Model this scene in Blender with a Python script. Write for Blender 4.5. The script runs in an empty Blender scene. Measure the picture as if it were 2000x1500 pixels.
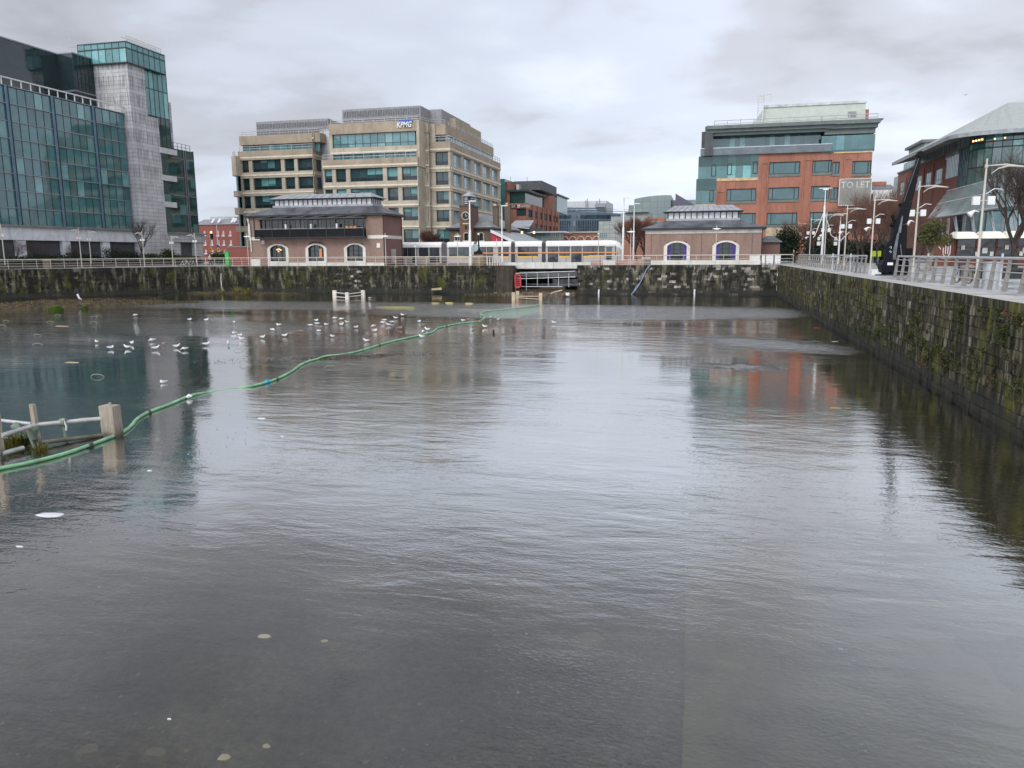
import bpy, math, random
from mathutils import Vector, Matrix
R = math.radians
S = bpy.context.scene
COL = S.collection
random.seed(7)
# ---------------------------------------------------------------- camera
CZ = 1.4
ROT = Matrix.Rotation(R(13.9), 3, 'Z') @ Matrix.Rotation(R(90-9.59), 3, 'X') @ Matrix.Rotation(R(-.38), 3, 'Z')
cd = bpy.data.cameras.new('camera'); cam = bpy.data.objects.new('camera', cd); COL.objects.link(cam)
cam.matrix_world = Matrix.Translation((0, 0, CZ)) @ ROT.to_4x4()
cd.sensor_width = 36; cd.lens = 27; cd.clip_start = .05; cd.clip_end = 6000
S.camera = cam
# ---------------------------------------------------------------- overcast sky
SUN_EL, SUN_AZ = 42, 205
w = bpy.data.worlds.new("World"); S.world = w; w.use_nodes = True
nt = w.node_tree; N = nt.nodes; L = nt.links; N.clear()
def wn(t, **k):
    n = N.new(t)
    for a, b in k.items(): setattr(n, a, b)
    return n
def wmath(op, a, b=None, c=None):
    n = wn('ShaderNodeMath', operation=op)
    for i, v in enumerate((a, b, c)):
        if v is None: continue
        if isinstance(v, (int, float)): n.inputs[i].default_value = v
        else: L.new(v, n.inputs[i])
    return n.outputs[0]
sky = wn('ShaderNodeTexSky', sky_type='NISHITA'); sky.sun_disc = False
sky.sun_elevation = R(SUN_EL); sky.sun_rotation = R(SUN_AZ)
tc = wn('ShaderNodeTexCoord'); sep = wn('ShaderNodeSeparateXYZ'); L.new(tc.outputs['Generated'], sep.inputs[0])
zz = wmath('ADD', wmath('MAXIMUM', sep.outputs[2], 0.0), .16)
cmb = wn('ShaderNodeCombineXYZ'); L.new(wmath('DIVIDE', sep.outputs[0], zz), cmb.inputs[0]); L.new(wmath('DIVIDE', sep.outputs[1], zz), cmb.inputs[1])
def cnoise(sc, det, off, dist=0.0):
    m = wn('ShaderNodeMapping'); m.inputs['Location'].default_value = off; L.new(cmb.outputs[0], m.inputs[0])
    n = wn('ShaderNodeTexNoise'); n.inputs['Scale'].default_value = sc; n.inputs['Detail'].default_value = det
    n.inputs['Roughness'].default_value = .48; n.inputs['Distortion'].default_value = dist; L.new(m.outputs[0], n.inputs['Vector']); return n.outputs[0]
def wramp(fac, pts):
    r = wn('ShaderNodeValToRGB'); e = r.color_ramp.elements; r.color_ramp.interpolation = 'EASE'
    while len(e) < len(pts): e.new(.5)
    for i, (p, c) in enumerate(pts): e[i].position = p; e[i].color = (*c, 1)
    L.new(fac, r.inputs[0]); return r.outputs[0]
nb = wmath('ADD', wmath('MULTIPLY', cnoise(.55, 6, (3.1, 1.7, 0), .3), .7), wmath('MULTIPLY', cnoise(1.9, 5, (8, 2, 0), .2), .3))
cl = wramp(nb, [(.385, (.32, .325, .36)), (.465, (.44, .455, .505)), (.53, (.55, .595, .69)), (.64, (.68, .735, .83))])
# horizon is paler and flatter
hz = wn('ShaderNodeMapRange'); hz.inputs['From Min'].default_value = 0; hz.inputs['From Max'].default_value = .3
hz.inputs['To Min'].default_value = .42; hz.inputs['To Max'].default_value = 0; L.new(sep.outputs[2], hz.inputs[0])
mx = wn('ShaderNodeMixRGB'); L.new(hz.outputs[0], mx.inputs[0]); L.new(cl, mx.inputs[1]); mx.inputs[2].default_value = (.57, .615, .695, 1)
# unseen sky overhead and behind the viewer is brightened to light the facades
dotn = wn('ShaderNodeVectorMath', operation='DOT_PRODUCT'); L.new(tc.outputs['Generated'], dotn.inputs[0])
dotn.inputs[1].default_value = (-.20, -.75, .63)
gl = wn('ShaderNodeMapRange'); gl.inputs['From Min'].default_value = -.1; gl.inputs['From Max'].default_value = 1
gl.inputs['To Min'].default_value = 13.4; gl.inputs['To Max'].default_value = 36.0; L.new(dotn.outputs['Value'], gl.inputs[0])
dot2 = wn('ShaderNodeVectorMath', operation='DOT_PRODUCT'); L.new(tc.outputs['Generated'], dot2.inputs[0]); dot2.inputs[1].default_value = (.50, .84, .22)
gl2 = wn('ShaderNodeMapRange', interpolation_type='SMOOTHSTEP'); gl2.inputs['From Min'].default_value = .62; gl2.inputs['From Max'].default_value = 1.0
gl2.inputs['To Min'].default_value = .96; gl2.inputs['To Max'].default_value = 1.22; L.new(dot2.outputs['Value'], gl2.inputs[0])
hi3 = wn('ShaderNodeMapRange', interpolation_type='SMOOTHSTEP'); hi3.inputs['From Min'].default_value = .26; hi3.inputs['From Max'].default_value = .62
hi3.inputs['To Min'].default_value = 1.0; hi3.inputs['To Max'].default_value = .78; L.new(sep.outputs[2], hi3.inputs[0])
fr3 = wn('ShaderNodeMapRange', interpolation_type='SMOOTHSTEP'); fr3.inputs['From Min'].default_value = -.2; fr3.inputs['From Max'].default_value = .45; L.new(sep.outputs[1], fr3.inputs[0])
one = wmath('ADD', 1.0, wmath('MULTIPLY', fr3.outputs[0], wmath('SUBTRACT', hi3.outputs[0], 1.0)))
glm = wmath('MULTIPLY', wmath('MULTIPLY', gl.outputs[0], gl2.outputs[0]), one)
sc_ = wn('ShaderNodeVectorMath', operation='SCALE'); L.new(mx.outputs[0], sc_.inputs[0]); L.new(glm, sc_.inputs['Scale'])
mx2 = wn('ShaderNodeMixRGB'); mx2.inputs[0].default_value = .93; L.new(sky.outputs[0], mx2.inputs[1]); L.new(sc_.outputs[0], mx2.inputs[2])
bg = wn('ShaderNodeBackground'); bg.inputs[1].default_value = .1; L.new(mx2.outputs[0], bg.inputs[0])
wo = wn('ShaderNodeOutputWorld'); L.new(bg.outputs[0], wo.inputs[0])
# ---------------------------------------------------------------- sun through the cloud
sl = bpy.data.lights.new('sun', 'SUN'); sl.energy = 1.4; sl.angle = R(25); sl.color = (1, .96, .9)
so = bpy.data.objects.new('sun', sl); COL.objects.link(so)
sd = Vector((-.20, -.75, .66)).normalized(); so.rotation_euler = sd.to_track_quat('Z', 'Y').to_euler(); so.location = (0, 0, 60)
S.view_settings.view_transform = 'Standard'; S.view_settings.look = 'None'
S.view_settings.exposure = 0; S.view_settings.gamma = 1
# ---------------------------------------------------------------- helpers
def ray(px, py): return ROT @ Vector(((px-1000)/1500, (750-py)/1500, -1))
def oy(px, py, Y): r = ray(px, py); t = Y/r.y; return Vector((r.x*t, Y, CZ+r.z*t))
def ox(px, py, X): r = ray(px, py); t = X/r.x; return Vector((X, r.y*t, CZ+r.z*t))
def oz(px, py, Z): r = ray(px, py); t = (Z-CZ)/r.z; return Vector((r.x*t, r.y*t, Z))
WZ = -3.45
class MB:
    def __init__(s): s.v = []; s.f = []; s.i = []; s.m = []; s.sm = []
    def split(s, name, parent=None, **tags):     # every separate piece becomes an object of its own
        par = list(range(len(s.v)))
        def fd(a):
            while par[a] != a: par[a] = par[par[a]]; a = par[a]
            return a
        for f in s.f:
            for q in f[1:]: par[fd(q)] = fd(f[0])
        grp = {}
        for i, f in enumerate(s.f): grp.setdefault(fd(f[0]), []).append(i)
        out = []
        for ids in grp.values():
            n = MB(); mp = {}
            for i in ids:
                for q in s.f[i]:
                    if q not in mp: mp[q] = len(n.v); n.v.append(s.v[q])
                n.f.append(tuple(mp[q] for q in s.f[i])); n.i.append(n.mi(s.m[s.i[i]])); n.sm.append(s.sm[i])
            out.append(n.build(name, parent, **tags))
        return out
    def mi(s, m):
        if m not in s.m: s.m.append(m)
        return s.m.index(m)
    def face(s, pts, m, smooth=False):
        b = len(s.v); s.v += [tuple(p) for p in pts]; s.f.append(tuple(range(b, b+len(pts)))); s.i.append(s.mi(m)); s.sm.append(smooth)
    def raw(s, vs, fs, m, smooth=False):
        b = len(s.v); s.v += [tuple(p) for p in vs]; k = s.mi(m)
        for f in fs: s.f.append(tuple(b+q for q in f)); s.i.append(k); s.sm.append(smooth)
    def hexa(s, p, m):   # p: 8 points, bottom ring 0-3 ccw, top ring 4-7
        s.raw(p, [(3, 2, 1, 0), (4, 5, 6, 7), (0, 1, 5, 4), (1, 2, 6, 5), (2, 3, 7, 6), (3, 0, 4, 7)], m)
    def box(s, x0, x1, y0, y1, z0, z1, m):
        if x0 > x1: x0, x1 = x1, x0
        if y0 > y1: y0, y1 = y1, y0
        if z0 > z1: z0, z1 = z1, z0
        s.hexa([(x0, y0, z0), (x1, y0, z0), (x1, y1, z0), (x0, y1, z0), (x0, y0, z1), (x1, y0, z1), (x1, y1, z1), (x0, y1, z1)], m)
    def prism(s, pl, z0, z1, m):
        n = len(pl); a = sum(pl[i][0]*pl[(i+1) % n][1]-pl[(i+1) % n][0]*pl[i][1] for i in range(n))
        if a < 0: pl = pl[::-1]
        vs = [(x, y, z0) for x, y in pl]+[(x, y, z1) for x, y in pl]
        s.raw(vs, [tuple(range(n-1, -1, -1)), tuple(range(n, 2*n))]+[(i, (i+1) % n, n+(i+1) % n, n+i) for i in range(n)], m)
    def tube(s, pts, r, m, n=8, smooth=True, cap=True):
        pts = [Vector(p) for p in pts]; K = len(pts); rr = r if isinstance(r, (list, tuple)) else [r]*K
        vs = []; up = Vector((0, 0, 1)); pu = None
        for k in range(K):
            t = (pts[min(k+1, K-1)]-pts[max(k-1, 0)]).normalized()
            if pu is None:
                pu = t.cross(up if abs(t.z) < .9 else Vector((1, 0, 0))).normalized()
            else:
                pu = (pu-t*pu.dot(t)).normalized()
            b = t.cross(pu)
            for j in range(n):
                a = 2*math.pi*j/n; vs.append(pts[k]+(pu*math.cos(a)+b*math.sin(a))*rr[k])
        fs = [(k*n+j, k*n+(j+1) % n, (k+1)*n+(j+1) % n, (k+1)*n+j) for k in range(K-1) for j in range(n)]
        s.raw(vs, fs, m, smooth)
        if cap: s.face(vs[:n][::-1], m); s.face(vs[-n:], m)
    def cyl(s, x, y, z0, z1, r, m, n=10, r1=None): s.tube([(x, y, z0), (x, y, z1)], [r, r if r1 is None else r1], m, n)
    def build(s, name, parent=None, org=None, **tags):
        me = bpy.data.meshes.new(name); o = bpy.data.objects.new(name, me)
        if parent is not None:
            org = ORG[parent.name]; o.parent = parent
        elif org is not None: o.location = org
        org = Vector(org) if org is not None else Vector((0, 0, 0))
        me.from_pydata([tuple(Vector(p)-org) for p in s.v], [], s.f)
        for m in s.m: me.materials.append(m)
        me.polygons.foreach_set('material_index', s.i); me.polygons.foreach_set('use_smooth', s.sm); me.update()
        COL.objects.link(o); ORG[o.name] = org
        for k, v in tags.items(): o[k] = v
        return o
WR = random.Random(17)
ORG = {}
def thing(name, loc, label, cat, group=None):
    o = bpy.data.objects.new(name, None); COL.objects.link(o); o.location = loc; ORG[o.name] = Vector(loc)
    o.empty_display_size = .3; o['label'] = label; o['category'] = cat
    if group: o['group'] = group
    return o
def tagd(label, cat, group=None):
    d = dict(label=label, category=cat)
    if group: d['group'] = group
    return d
def dup(root, loc, rz=0, label=None, sc=1.0, rx=0):
    def cp(o, par):
        c = o.copy(); COL.objects.link(c)
        if par: c.parent = par
        for ch in kids.get(o.name, ()): cp(ch, c)
        return c
    kids = {}
    def walk(o):
        kids[o.name] = list(o.children)
        for ch in o.children: walk(ch)
    walk(root)
    c = cp(root, None); c.location = loc; c.rotation_euler = (rx, 0, rz); c.scale = (sc,)*3
    if label: c['label'] = label
    return c
ORDW = 'first second third fourth fifth sixth seventh eighth ninth tenth eleventh twelfth thirteenth fourteenth fifteenth sixteenth seventeenth eighteenth nineteenth twentieth'.split()
def ordw(i):
    if i < 20: return ORDW[i]
    t = ['twenty', 'thirty', 'forty', 'fifty', 'sixty'][(i+1)//10-2]; r = (i+1) % 10
    return (t[:-1]+'ieth') if r == 0 else t+'-'+ORDW[r-1]
# vertical facade planes. kind Y faces the viewer (s = x); L stands left and faces +x, R stands right and faces -x (s = y)
class Fc:
    def __init__(f, k, v): f.k = k; f.v = v
    def p(f, s, z, o=0):
        if f.k == 'Y': return (s, f.v-o, z)
        if f.k == 'L': return (f.v+o, s, z)
        return (f.v-o, s, z)
    def sz(f, px, py):
        q = oy(px, py, f.v) if f.k == 'Y' else ox(px, py, f.v)
        return (q.x, q.z) if f.k == 'Y' else (q.y, q.z)
    def s(f, px, py=330): return f.sz(px, py)[0]
    def z(f, px, py): return f.sz(px, py)[1]
    def quad(f, mb, s0, s1, z0, z1, o, m):
        q = [f.p(s0, z0, o), f.p(s1, z0, o), f.p(s1, z1, o), f.p(s0, z1, o)]
        if f.k == 'R': q = q[::-1]
        mb.face(q, m)
    def box(f, mb, s0, s1, z0, z1, o0, o1, m):
        a = f.p(s0, z0, o0); b = f.p(s1, z1, o1); mb.box(a[0], b[0], a[1], b[1], a[2], b[2], m)
    def wall(f, mb, s0, s1, z0, z1, holes, dep, m, rm=None):
        ss = sorted({s0, s1}|{min(max(h[i], s0), s1) for h in holes for i in (0, 1)}); zs = sorted({z0, z1}|{min(max(h[i], z0), z1) for h in holes for i in (2, 3)})
        for a, b in zip(ss, ss[1:]):
            if b-a < 1e-4: continue
            run = None
            for c, d in zip(zs, zs[1:]):
                if d-c < 1e-4: continue
                x, y = (a+b)/2, (c+d)/2
                if any(h[0] < x < h[1] and h[2] < y < h[3] for h in holes):
                    if run: f.quad(mb, a, b, run[0], run[1], 0, m); run = None
                else: run = (run[0], d) if run else (c, d)
            if run: f.quad(mb, a, b, run[0], run[1], 0, m)
        for h in holes:
            a, b, c, d = h[:4]; P = f.p; rm_ = rm or m
            mb.face([P(a, c, 0), P(b, c, 0), P(b, c, -dep), P(a, c, -dep)], rm_); mb.face([P(a, d, -dep), P(b, d, -dep), P(b, d, 0), P(a, d, 0)], rm_)
            mb.face([P(a, c, 0), P(a, c, -dep), P(a, d, -dep), P(a, d, 0)], rm_); mb.face([P(b, c, -dep), P(b, c, 0), P(b, d, 0), P(b, d, -dep)], rm_)
    def window(f, par, s0, s1, z0, z1, dep, nv, glass, fm, hb=(), w=.07, name='window', jit=0.0, frame=True, pro=.05, low=None, blind=None, bp=.4, vs=None):
        if s0 > s1: s0, s1 = s1, s0
        g = MB(); zz = [z0]+[z0+(z1-z0)*h for h in hb]+[z1]
        for i in range(nv):
            a = s0+(s1-s0)*(vs[i] if vs else i/nv); b = s0+(s1-s0)*(vs[i+1] if vs else (i+1)/nv)
            for j_, (c, d) in enumerate(zip(zz, zz[1:])): f.quad(g, a, b, c, d, -dep, low if low and j_ == 0 else glass)
            if blind and WR.random() < bp:
                q = WR.choice([.3, .45, .7, 1.0]); f.quad(g, a+.04, b-.04, z1-(z1-zz[-2])*q, z1, -dep+.004, blind)
        o = g.build(name, par)
        if frame:
            m = MB()
            for i in range(nv+1):
                a = s0+(s1-s0)*(vs[i] if vs else i/nv); a = min(max(a, s0+w/2), s1-w/2); f.box(m, a-w/2, a+w/2, z0, z1, -dep+.005, -dep+pro, fm)
            for c in zz:
                c = min(max(c, z0+w/2), z1-w/2); f.box(m, s0, s1, c-w/2, c+w/2, -dep+.003, -dep+pro-.004, fm)
            m.build('frame', o)
        return o
# ---------------------------------------------------------------- materials
def nodes(name):
    m = bpy.data.materials.new(name); m.use_nodes = True; t = m.node_tree
    return m, t, t.nodes['Principled BSDF']
class NT:
    def __init__(s, t): s.t = t
    def n(s, ty, **k):
        n = s.t.nodes.new(ty)
        for a, b in k.items(): setattr(n, a, b)
        return n
    def ln(s, a, b): s.t.links.new(a, b)
    def math(s, op, a, b=None, c=None, clamp=False):
        n = s.n('ShaderNodeMath', operation=op); n.use_clamp = clamp
        for i, v in enumerate((a, b, c)):
            if v is None: continue
            if isinstance(v, (int, float)): n.inputs[i].default_value = v
            else: s.ln(v, n.inputs[i])
        return n.outputs[0]
    def pos(s, scale=(1, 1, 1), loc=(0, 0, 0)):
        g = s.n('ShaderNodeNewGeometry'); m = s.n('ShaderNodeMapping'); m.inputs['Scale'].default_value = scale; m.inputs['Location'].default_value = loc
        s.ln(g.outputs['Position'], m.inputs[0]); return m.outputs[0]
    def noise(s, vec, sc, det=4, rough=.55, dist=0):
        n = s.n('ShaderNodeTexNoise'); n.inputs['Scale'].default_value = sc; n.inputs['Detail'].default_value = det
        n.inputs['Roughness'].default_value = rough; n.inputs['Distortion'].default_value = dist; s.ln(vec, n.inputs['Vector']); return n.outputs[0]
    def ramp(s, fac, pts, interp='LINEAR'):
        r = s.n('ShaderNodeValToRGB'); e = r.color_ramp.elements; r.color_ramp.interpolation = interp
        while len(e) < len(pts): e.new(.5)
        for i, (p, c) in enumerate(pts):
            e[i].position = p; e[i].color = (c, c, c, 1) if isinstance(c, (int, float)) else (*c, 1)
        s.ln(fac, r.inputs[0]); return r.outputs[0]
    def mix(s, fac, a, b, mode='MIX'):
        n = s.n('ShaderNodeMixRGB', blend_type=mode)
        for i, v in enumerate((fac, a, b)):
            if isinstance(v, (int, float)): n.inputs[i].default_value = v
            elif isinstance(v, tuple): n.inputs[i].default_value = (*v, 1)
            else: s.ln(v, n.inputs[i])
        return n.outputs[0]
    def bump(s, h, st, dist=.02):
        b = s.n('ShaderNodeBump'); b.inputs['Strength'].default_value = st; b.inputs['Distance'].default_value = dist; s.ln(h, b.inputs['Height']); return b.outputs[0]
    def isl(s): return s.n('ShaderNodeNewGeometry').outputs['Random Per Island']
def M(name, c, rough=.75, metal=0, var=.25, sc=1.2, isl=0, bump=0, spec=.4, streak=0):
    m, t, b = nodes(name); k = NT(t)
    v = k.noise(k.pos(), sc, 5)
    dark = tuple(x*(1-var) for x in c); lite = tuple(min(1, x*(1+var)) for x in c)
    col = k.mix(k.ramp(v, [(.3, 0), (.7, 1)]), dark, lite)
    if isl: col = k.mix(1, col, k.ramp(k.isl(), [(0, 1-isl), (1, 1)]), 'MULTIPLY')
    if streak:
        sv = k.ramp(k.noise(k.pos((1, 1, .08)), 1.6, 4), [(.45, 1), (.7, 1-streak)]); col = k.mix(1, col, sv, 'MULTIPLY')
    k.ln(col, b.inputs['Base Color']); b.inputs['Roughness'].default_value = rough; b.inputs['Metallic'].default_value = metal
    b.inputs['Specular IOR Level'].default_value = spec
    if bump: k.ln(k.bump(k.noise(k.pos(), sc*12, 4), bump), b.inputs['Normal'])
    return m
def brick(name, c1, c2, mortar, bw=.225, bh=.075, stain=.2):
    m, t, b = nodes(name); k = NT(t); g = k.n('ShaderNodeNewGeometry'); sp = k.n('ShaderNodeSeparateXYZ'); k.ln(g.outputs['Position'], sp.inputs[0])
    cb = k.n('ShaderNodeCombineXYZ'); k.ln(k.math('ADD', sp.outputs[0], sp.outputs[1]), cb.inputs[0]); k.ln(sp.outputs[2], cb.inputs[1])
    bt = k.n('ShaderNodeTexBrick'); k.ln(cb.outputs[0], bt.inputs['Vector']); bt.inputs['Scale'].default_value = 1
    bt.inputs['Brick Width'].default_value = bw; bt.inputs['Row Height'].default_value = bh; bt.inputs['Mortar Size'].default_value = .008
    bt.inputs['Color1'].default_value = (*c1, 1); bt.inputs['Color2'].default_value = (*c2, 1); bt.inputs['Mortar'].default_value = (*mortar, 1)
    col = k.mix(1, bt.outputs['Color'], k.ramp(k.noise(k.pos((1, 1, .5)), .5, 6), [(.3, 1-stain), (.65, 1)]), 'MULTIPLY')
    col = k.mix(1, col, k.ramp(k.noise(k.pos((1, 1, .1)), 2.2, 4), [(.5, 1), (.75, 1-stain)]), 'MULTIPLY')
    k.ln(col, b.inputs['Base Color']); b.inputs['Roughness'].default_value = .85
    return m
def glass(name, dark, mid, lite, rough=.06, spec=.7, pl=.9, wob=.15):
    # panes: each pane (island) differs a little, a few show pale blinds or lit ceilings behind the glass
    m, t, b = nodes(name); k = NT(t)
    col = k.ramp(k.isl(), [(0, dark), (.55, mid), (pl, mid), (min(.999, pl+.03), lite)])
    iv = k.ramp(k.noise(k.pos((1, 1, 1.4)), .7, 5), [(.3, .8), (.65, 1.15)])
    col = k.mix(1, col, iv, 'MULTIPLY')
    k.ln(col, b.inputs['Base Color']); b.inputs['Roughness'].default_value = rough; b.inputs['Specular IOR Level'].default_value = spec
    b.inputs['IOR'].default_value = 1.55
    h = k.math('ADD', k.noise(k.pos(), .55, 2), k.math('MULTIPLY', k.isl(), 0.0))
    k.ln(k.bump(h, wob, .12), b.inputs['Normal'])
    return m
white = M('white_paint', (.68, .68, .66), .5, var=.08)
offwhite = M('off_white', (.62, .61, .57), .6, var=.12)
galv = M('galvanised_steel', (.52, .53, .53), .38, .55, var=.15, sc=3)
postgrey = M('cast_metal_post', (.25, .235, .21), .5, .35, var=.15, sc=3)
lampcream = M('lamp_post_paint', (.50, .465, .40), .5, var=.1)
black = M('black_paint', (.02, .02, .022), .45, var=.3)
darkgrey = M('dark_grey', (.07, .075, .08), .6, var=.25)
midgrey = M('mid_grey', (.25, .25, .255), .6, var=.15)
frame_d = M('dark_window_frame', (.03, .045, .048), .45, var=.2)
frame_l = M('pale_window_frame', (.34, .37, .38), .45, .3, var=.15)
# ================================================================ GROUND, DOCK FLOOR, WATER
YW = 93.7; XR = 8.3
LP = [(-67.2, YW), (-81, 73.8)]           # bend of the quay at the left
XLN = -92                                  # left edge nearer the viewer (outside the frame)
def paving(name, c1, c2, rough, wet, sx=1.2):
    m, t, b = nodes(name); k = NT(t)
    bt = k.n('ShaderNodeTexBrick'); k.ln(k.pos(), bt.inputs['Vector']); bt.inputs['Scale'].default_value = 1
    bt.inputs['Brick Width'].default_value = sx; bt.inputs['Row Height'].default_value = .6; bt.inputs['Mortar Size'].default_value = .012
    bt.inputs['Color1'].default_value = (*c1, 1); bt.inputs['Color2'].default_value = (*c2, 1); bt.inputs['Mortar'].default_value = (.06, .06, .06, 1)
    n = k.noise(k.pos(), .35, 6); col = k.mix(1, bt.outputs['Color'], k.ramp(n, [(.3, .62), (.65, 1.1)]), 'MULTIPLY')
    k.ln(col, b.inputs['Base Color']); k.ln(k.ramp(n, [(.35, wet), (.6, rough)]), b.inputs['Roughness'])
    return m
pave = paving('wet_granite_paving', (.36, .365, .37), (.46, .46, .46), .5, .15)
redpave = paving('red_paving', (.30, .19, .15), (.36, .23, .18), .7, .35, .4)
g = MB()
far = 3000
edge = [(XR, .7), (XR, YW), (-67.2, YW), (-81, 73.8), (XLN, 57), (XLN, .7)]
g.face([(XR, -far, 0), (far, -far, 0), (far, far, 0), (XR, far, 0)], pave)
g.face([(XLN, -far, 0), (XR, -far, 0), (XR, .7, 0), (XLN, .7, 0)], pave)
g.face([(-far, -far, 0), (XLN, -far, 0), (XLN, 57, 0), (-81, 73.8, 0), (-67.2, YW, 0), (-67.2, far, 0), (-far, far, 0)], pave)
OX0 = oy(1003, 540, YW).x; OX1 = oy(1127, 540, YW).x
g.face([(-67.2, YW, 0), (OX0-.02, YW, 0), (OX0-.02, far, 0), (-67.2, far, 0)], pave)
g.face([(OX1+.02, YW, 0), (XR, YW, 0), (XR, far, 0), (OX1+.02, far, 0)], pave)
g.face([(OX0-.02, 104, 0), (OX1+.02, 104, 0), (OX1+.02, far, 0), (OX0-.02, far, 0)], pave)
g.build('ground', kind='structure')
g = MB(); g.face([(-41.5, 94.9, .004), (OX0-.1, 94.9, .004), (OX0-.1, 107.5, .004), (-41.5, 107.5, .004)], redpave)
g.face([(OX1+.1, 94.9, .004), (-7.8, 94.9, .004), (-7.8, 107.5, .004), (OX1+.1, 107.5, .004)], redpave)
g.build('pavement', kind='structure')
g = MB(); asph = M('asphalt', (.055, .055, .057), .6, var=.2)
g.face([(-250, 107.6, .004), (260, 107.6, .004), (260, 118, .004), (-250, 118, .004)], asph)
g.build('road', kind='structure')
# dock floor
import mathutils.noise as mn
bedm, t_, b_ = nodes('dock_mud'); k = NT(t_)
n1 = k.noise(k.pos(), .5, 8, .6); n2 = k.noise(k.pos(), 9, 5, .65)
vor = k.n('ShaderNodeTexVoronoi'); vor.inputs['Scale'].default_value = 2.3; k.ln(k.pos(), vor.inputs['Vector'])
stn = k.ramp(vor.outputs['Distance'], [(.05, 1), (.14, 0)])
sel = k.n('ShaderNodeSeparateColor'); k.ln(vor.outputs['Color'], sel.inputs[0]); pick = k.math('GREATER_THAN', sel.outputs[0], .72)
col = k.mix(k.ramp(n1, [(.35, 0), (.65, 1)]), (.045, .043, .034), (.19, .17, .13))
col = k.mix(1, col, k.ramp(n2, [(.3, .5), (.7, 1.6)]), 'MULTIPLY')
col = k.mix(k.math('MULTIPLY', stn, pick), col, (.26, .235, .19))
spz = k.n('ShaderNodeSeparateXYZ'); k.ln(k.pos(), spz.inputs[0]); n3 = k.noise(k.pos(), 2.2, 8, .7)
shore = k.ramp(k.math('ADD', spz.outputs[2], 3.9), [(.38, 0), (.47, 1)])     # weed and silt left on what stands above the water
col = k.mix(shore, col, k.ramp(n3, [(.35, (.022, .018, .012)), (.52, (.075, .055, .035)), (.66, (.11, .085, .04))]))
k.ln(col, b_.inputs['Base Color']); b_.inputs['Roughness'].default_value = .7; b_.inputs['Specular IOR Level'].default_value = .2
k.ln(k.bump(k.math('ADD', n2, n3), .8, .1), b_.inputs['Normal'])
BARS = []   # centre, half axes, angle, height above the floor
def bar(px, py, ax, ay, ang, h): q = oz(px, py, WZ); BARS.append((q.x, q.y, ax, ay, R(ang), h))
bar(690, 697, 8.0, 1.6, 26, .36); bar(60, 600, 16, 5, 55, .62); bar(230, 596, 13, 3.2, 45, .5)
bar(470, 573, 14, 2.2, 0, .55); bar(1055, 572, 9, 3.5, 0, .85); bar(960, 576, 6, 1.6, 0, .42); bar(70, 878, 1.6, .9, 10, .34); bar(150, 860, 1.6, .5, 10, .33)
bar(135, 655, 7, 3, 0, .2)
def bedz(x, y):
    z = WZ-.30+.07*mn.noise(Vector((x*.25, y*.25, 0)))+.05*mn.noise(Vector((x*1.1, y*1.1, 3)))
    if x > -.55: z -= .0
    else: z -= .30*max(0, min(1, (-.5-x)/.25))*max(0, min(1, (24-y)/6))
    for cx, cy, ax, ay, an, h in BARS:
        dx, dy = x-cx, y-cy; u = (dx*math.cos(an)+dy*math.sin(an))/ax; v = (-dx*math.sin(an)+dy*math.cos(an))/ay
        d = math.hypot(u, v)+.25*mn.noise(Vector((x*.6, y*.6, 9)))
        if d < 1: z += h*(1-d*d)**1.0
    return z
g = MB()
xs = [-100+i*1.0 for i in range(92)]+[-8+i*.25 for i in range(70)]; ys = [i*.5 for i in range(50)]+[25+i*1.0 for i in range(82)]
vs = [(x, y, bedz(x, y)) for y in ys for x in xs]; nx = len(xs)
g.raw(vs, [(j*nx+i, j*nx+i+1, (j+1)*nx+i+1, (j+1)*nx+i) for j in range(len(ys)-1) for i in range(nx-1)], bedm, True)
g.build('dock_floor', kind='structure')
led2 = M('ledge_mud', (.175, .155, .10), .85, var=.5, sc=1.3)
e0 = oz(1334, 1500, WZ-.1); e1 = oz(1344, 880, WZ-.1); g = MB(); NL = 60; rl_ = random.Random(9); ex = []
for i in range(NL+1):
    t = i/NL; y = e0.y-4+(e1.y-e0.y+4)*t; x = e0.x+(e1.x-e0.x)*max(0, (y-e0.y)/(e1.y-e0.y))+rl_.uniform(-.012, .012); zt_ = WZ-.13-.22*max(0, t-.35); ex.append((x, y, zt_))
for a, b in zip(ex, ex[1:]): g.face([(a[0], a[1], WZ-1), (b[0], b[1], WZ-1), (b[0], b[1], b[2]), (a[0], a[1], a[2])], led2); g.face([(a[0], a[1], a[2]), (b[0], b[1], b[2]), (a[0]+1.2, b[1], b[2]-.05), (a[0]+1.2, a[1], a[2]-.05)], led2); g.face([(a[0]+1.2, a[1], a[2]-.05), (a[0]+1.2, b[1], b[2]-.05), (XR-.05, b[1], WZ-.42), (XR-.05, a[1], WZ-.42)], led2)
g.build('sunken_ledge', None, tuple(e0), label='sunken brown ledge running away from the viewer under the shallow water', category='ledge')
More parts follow.
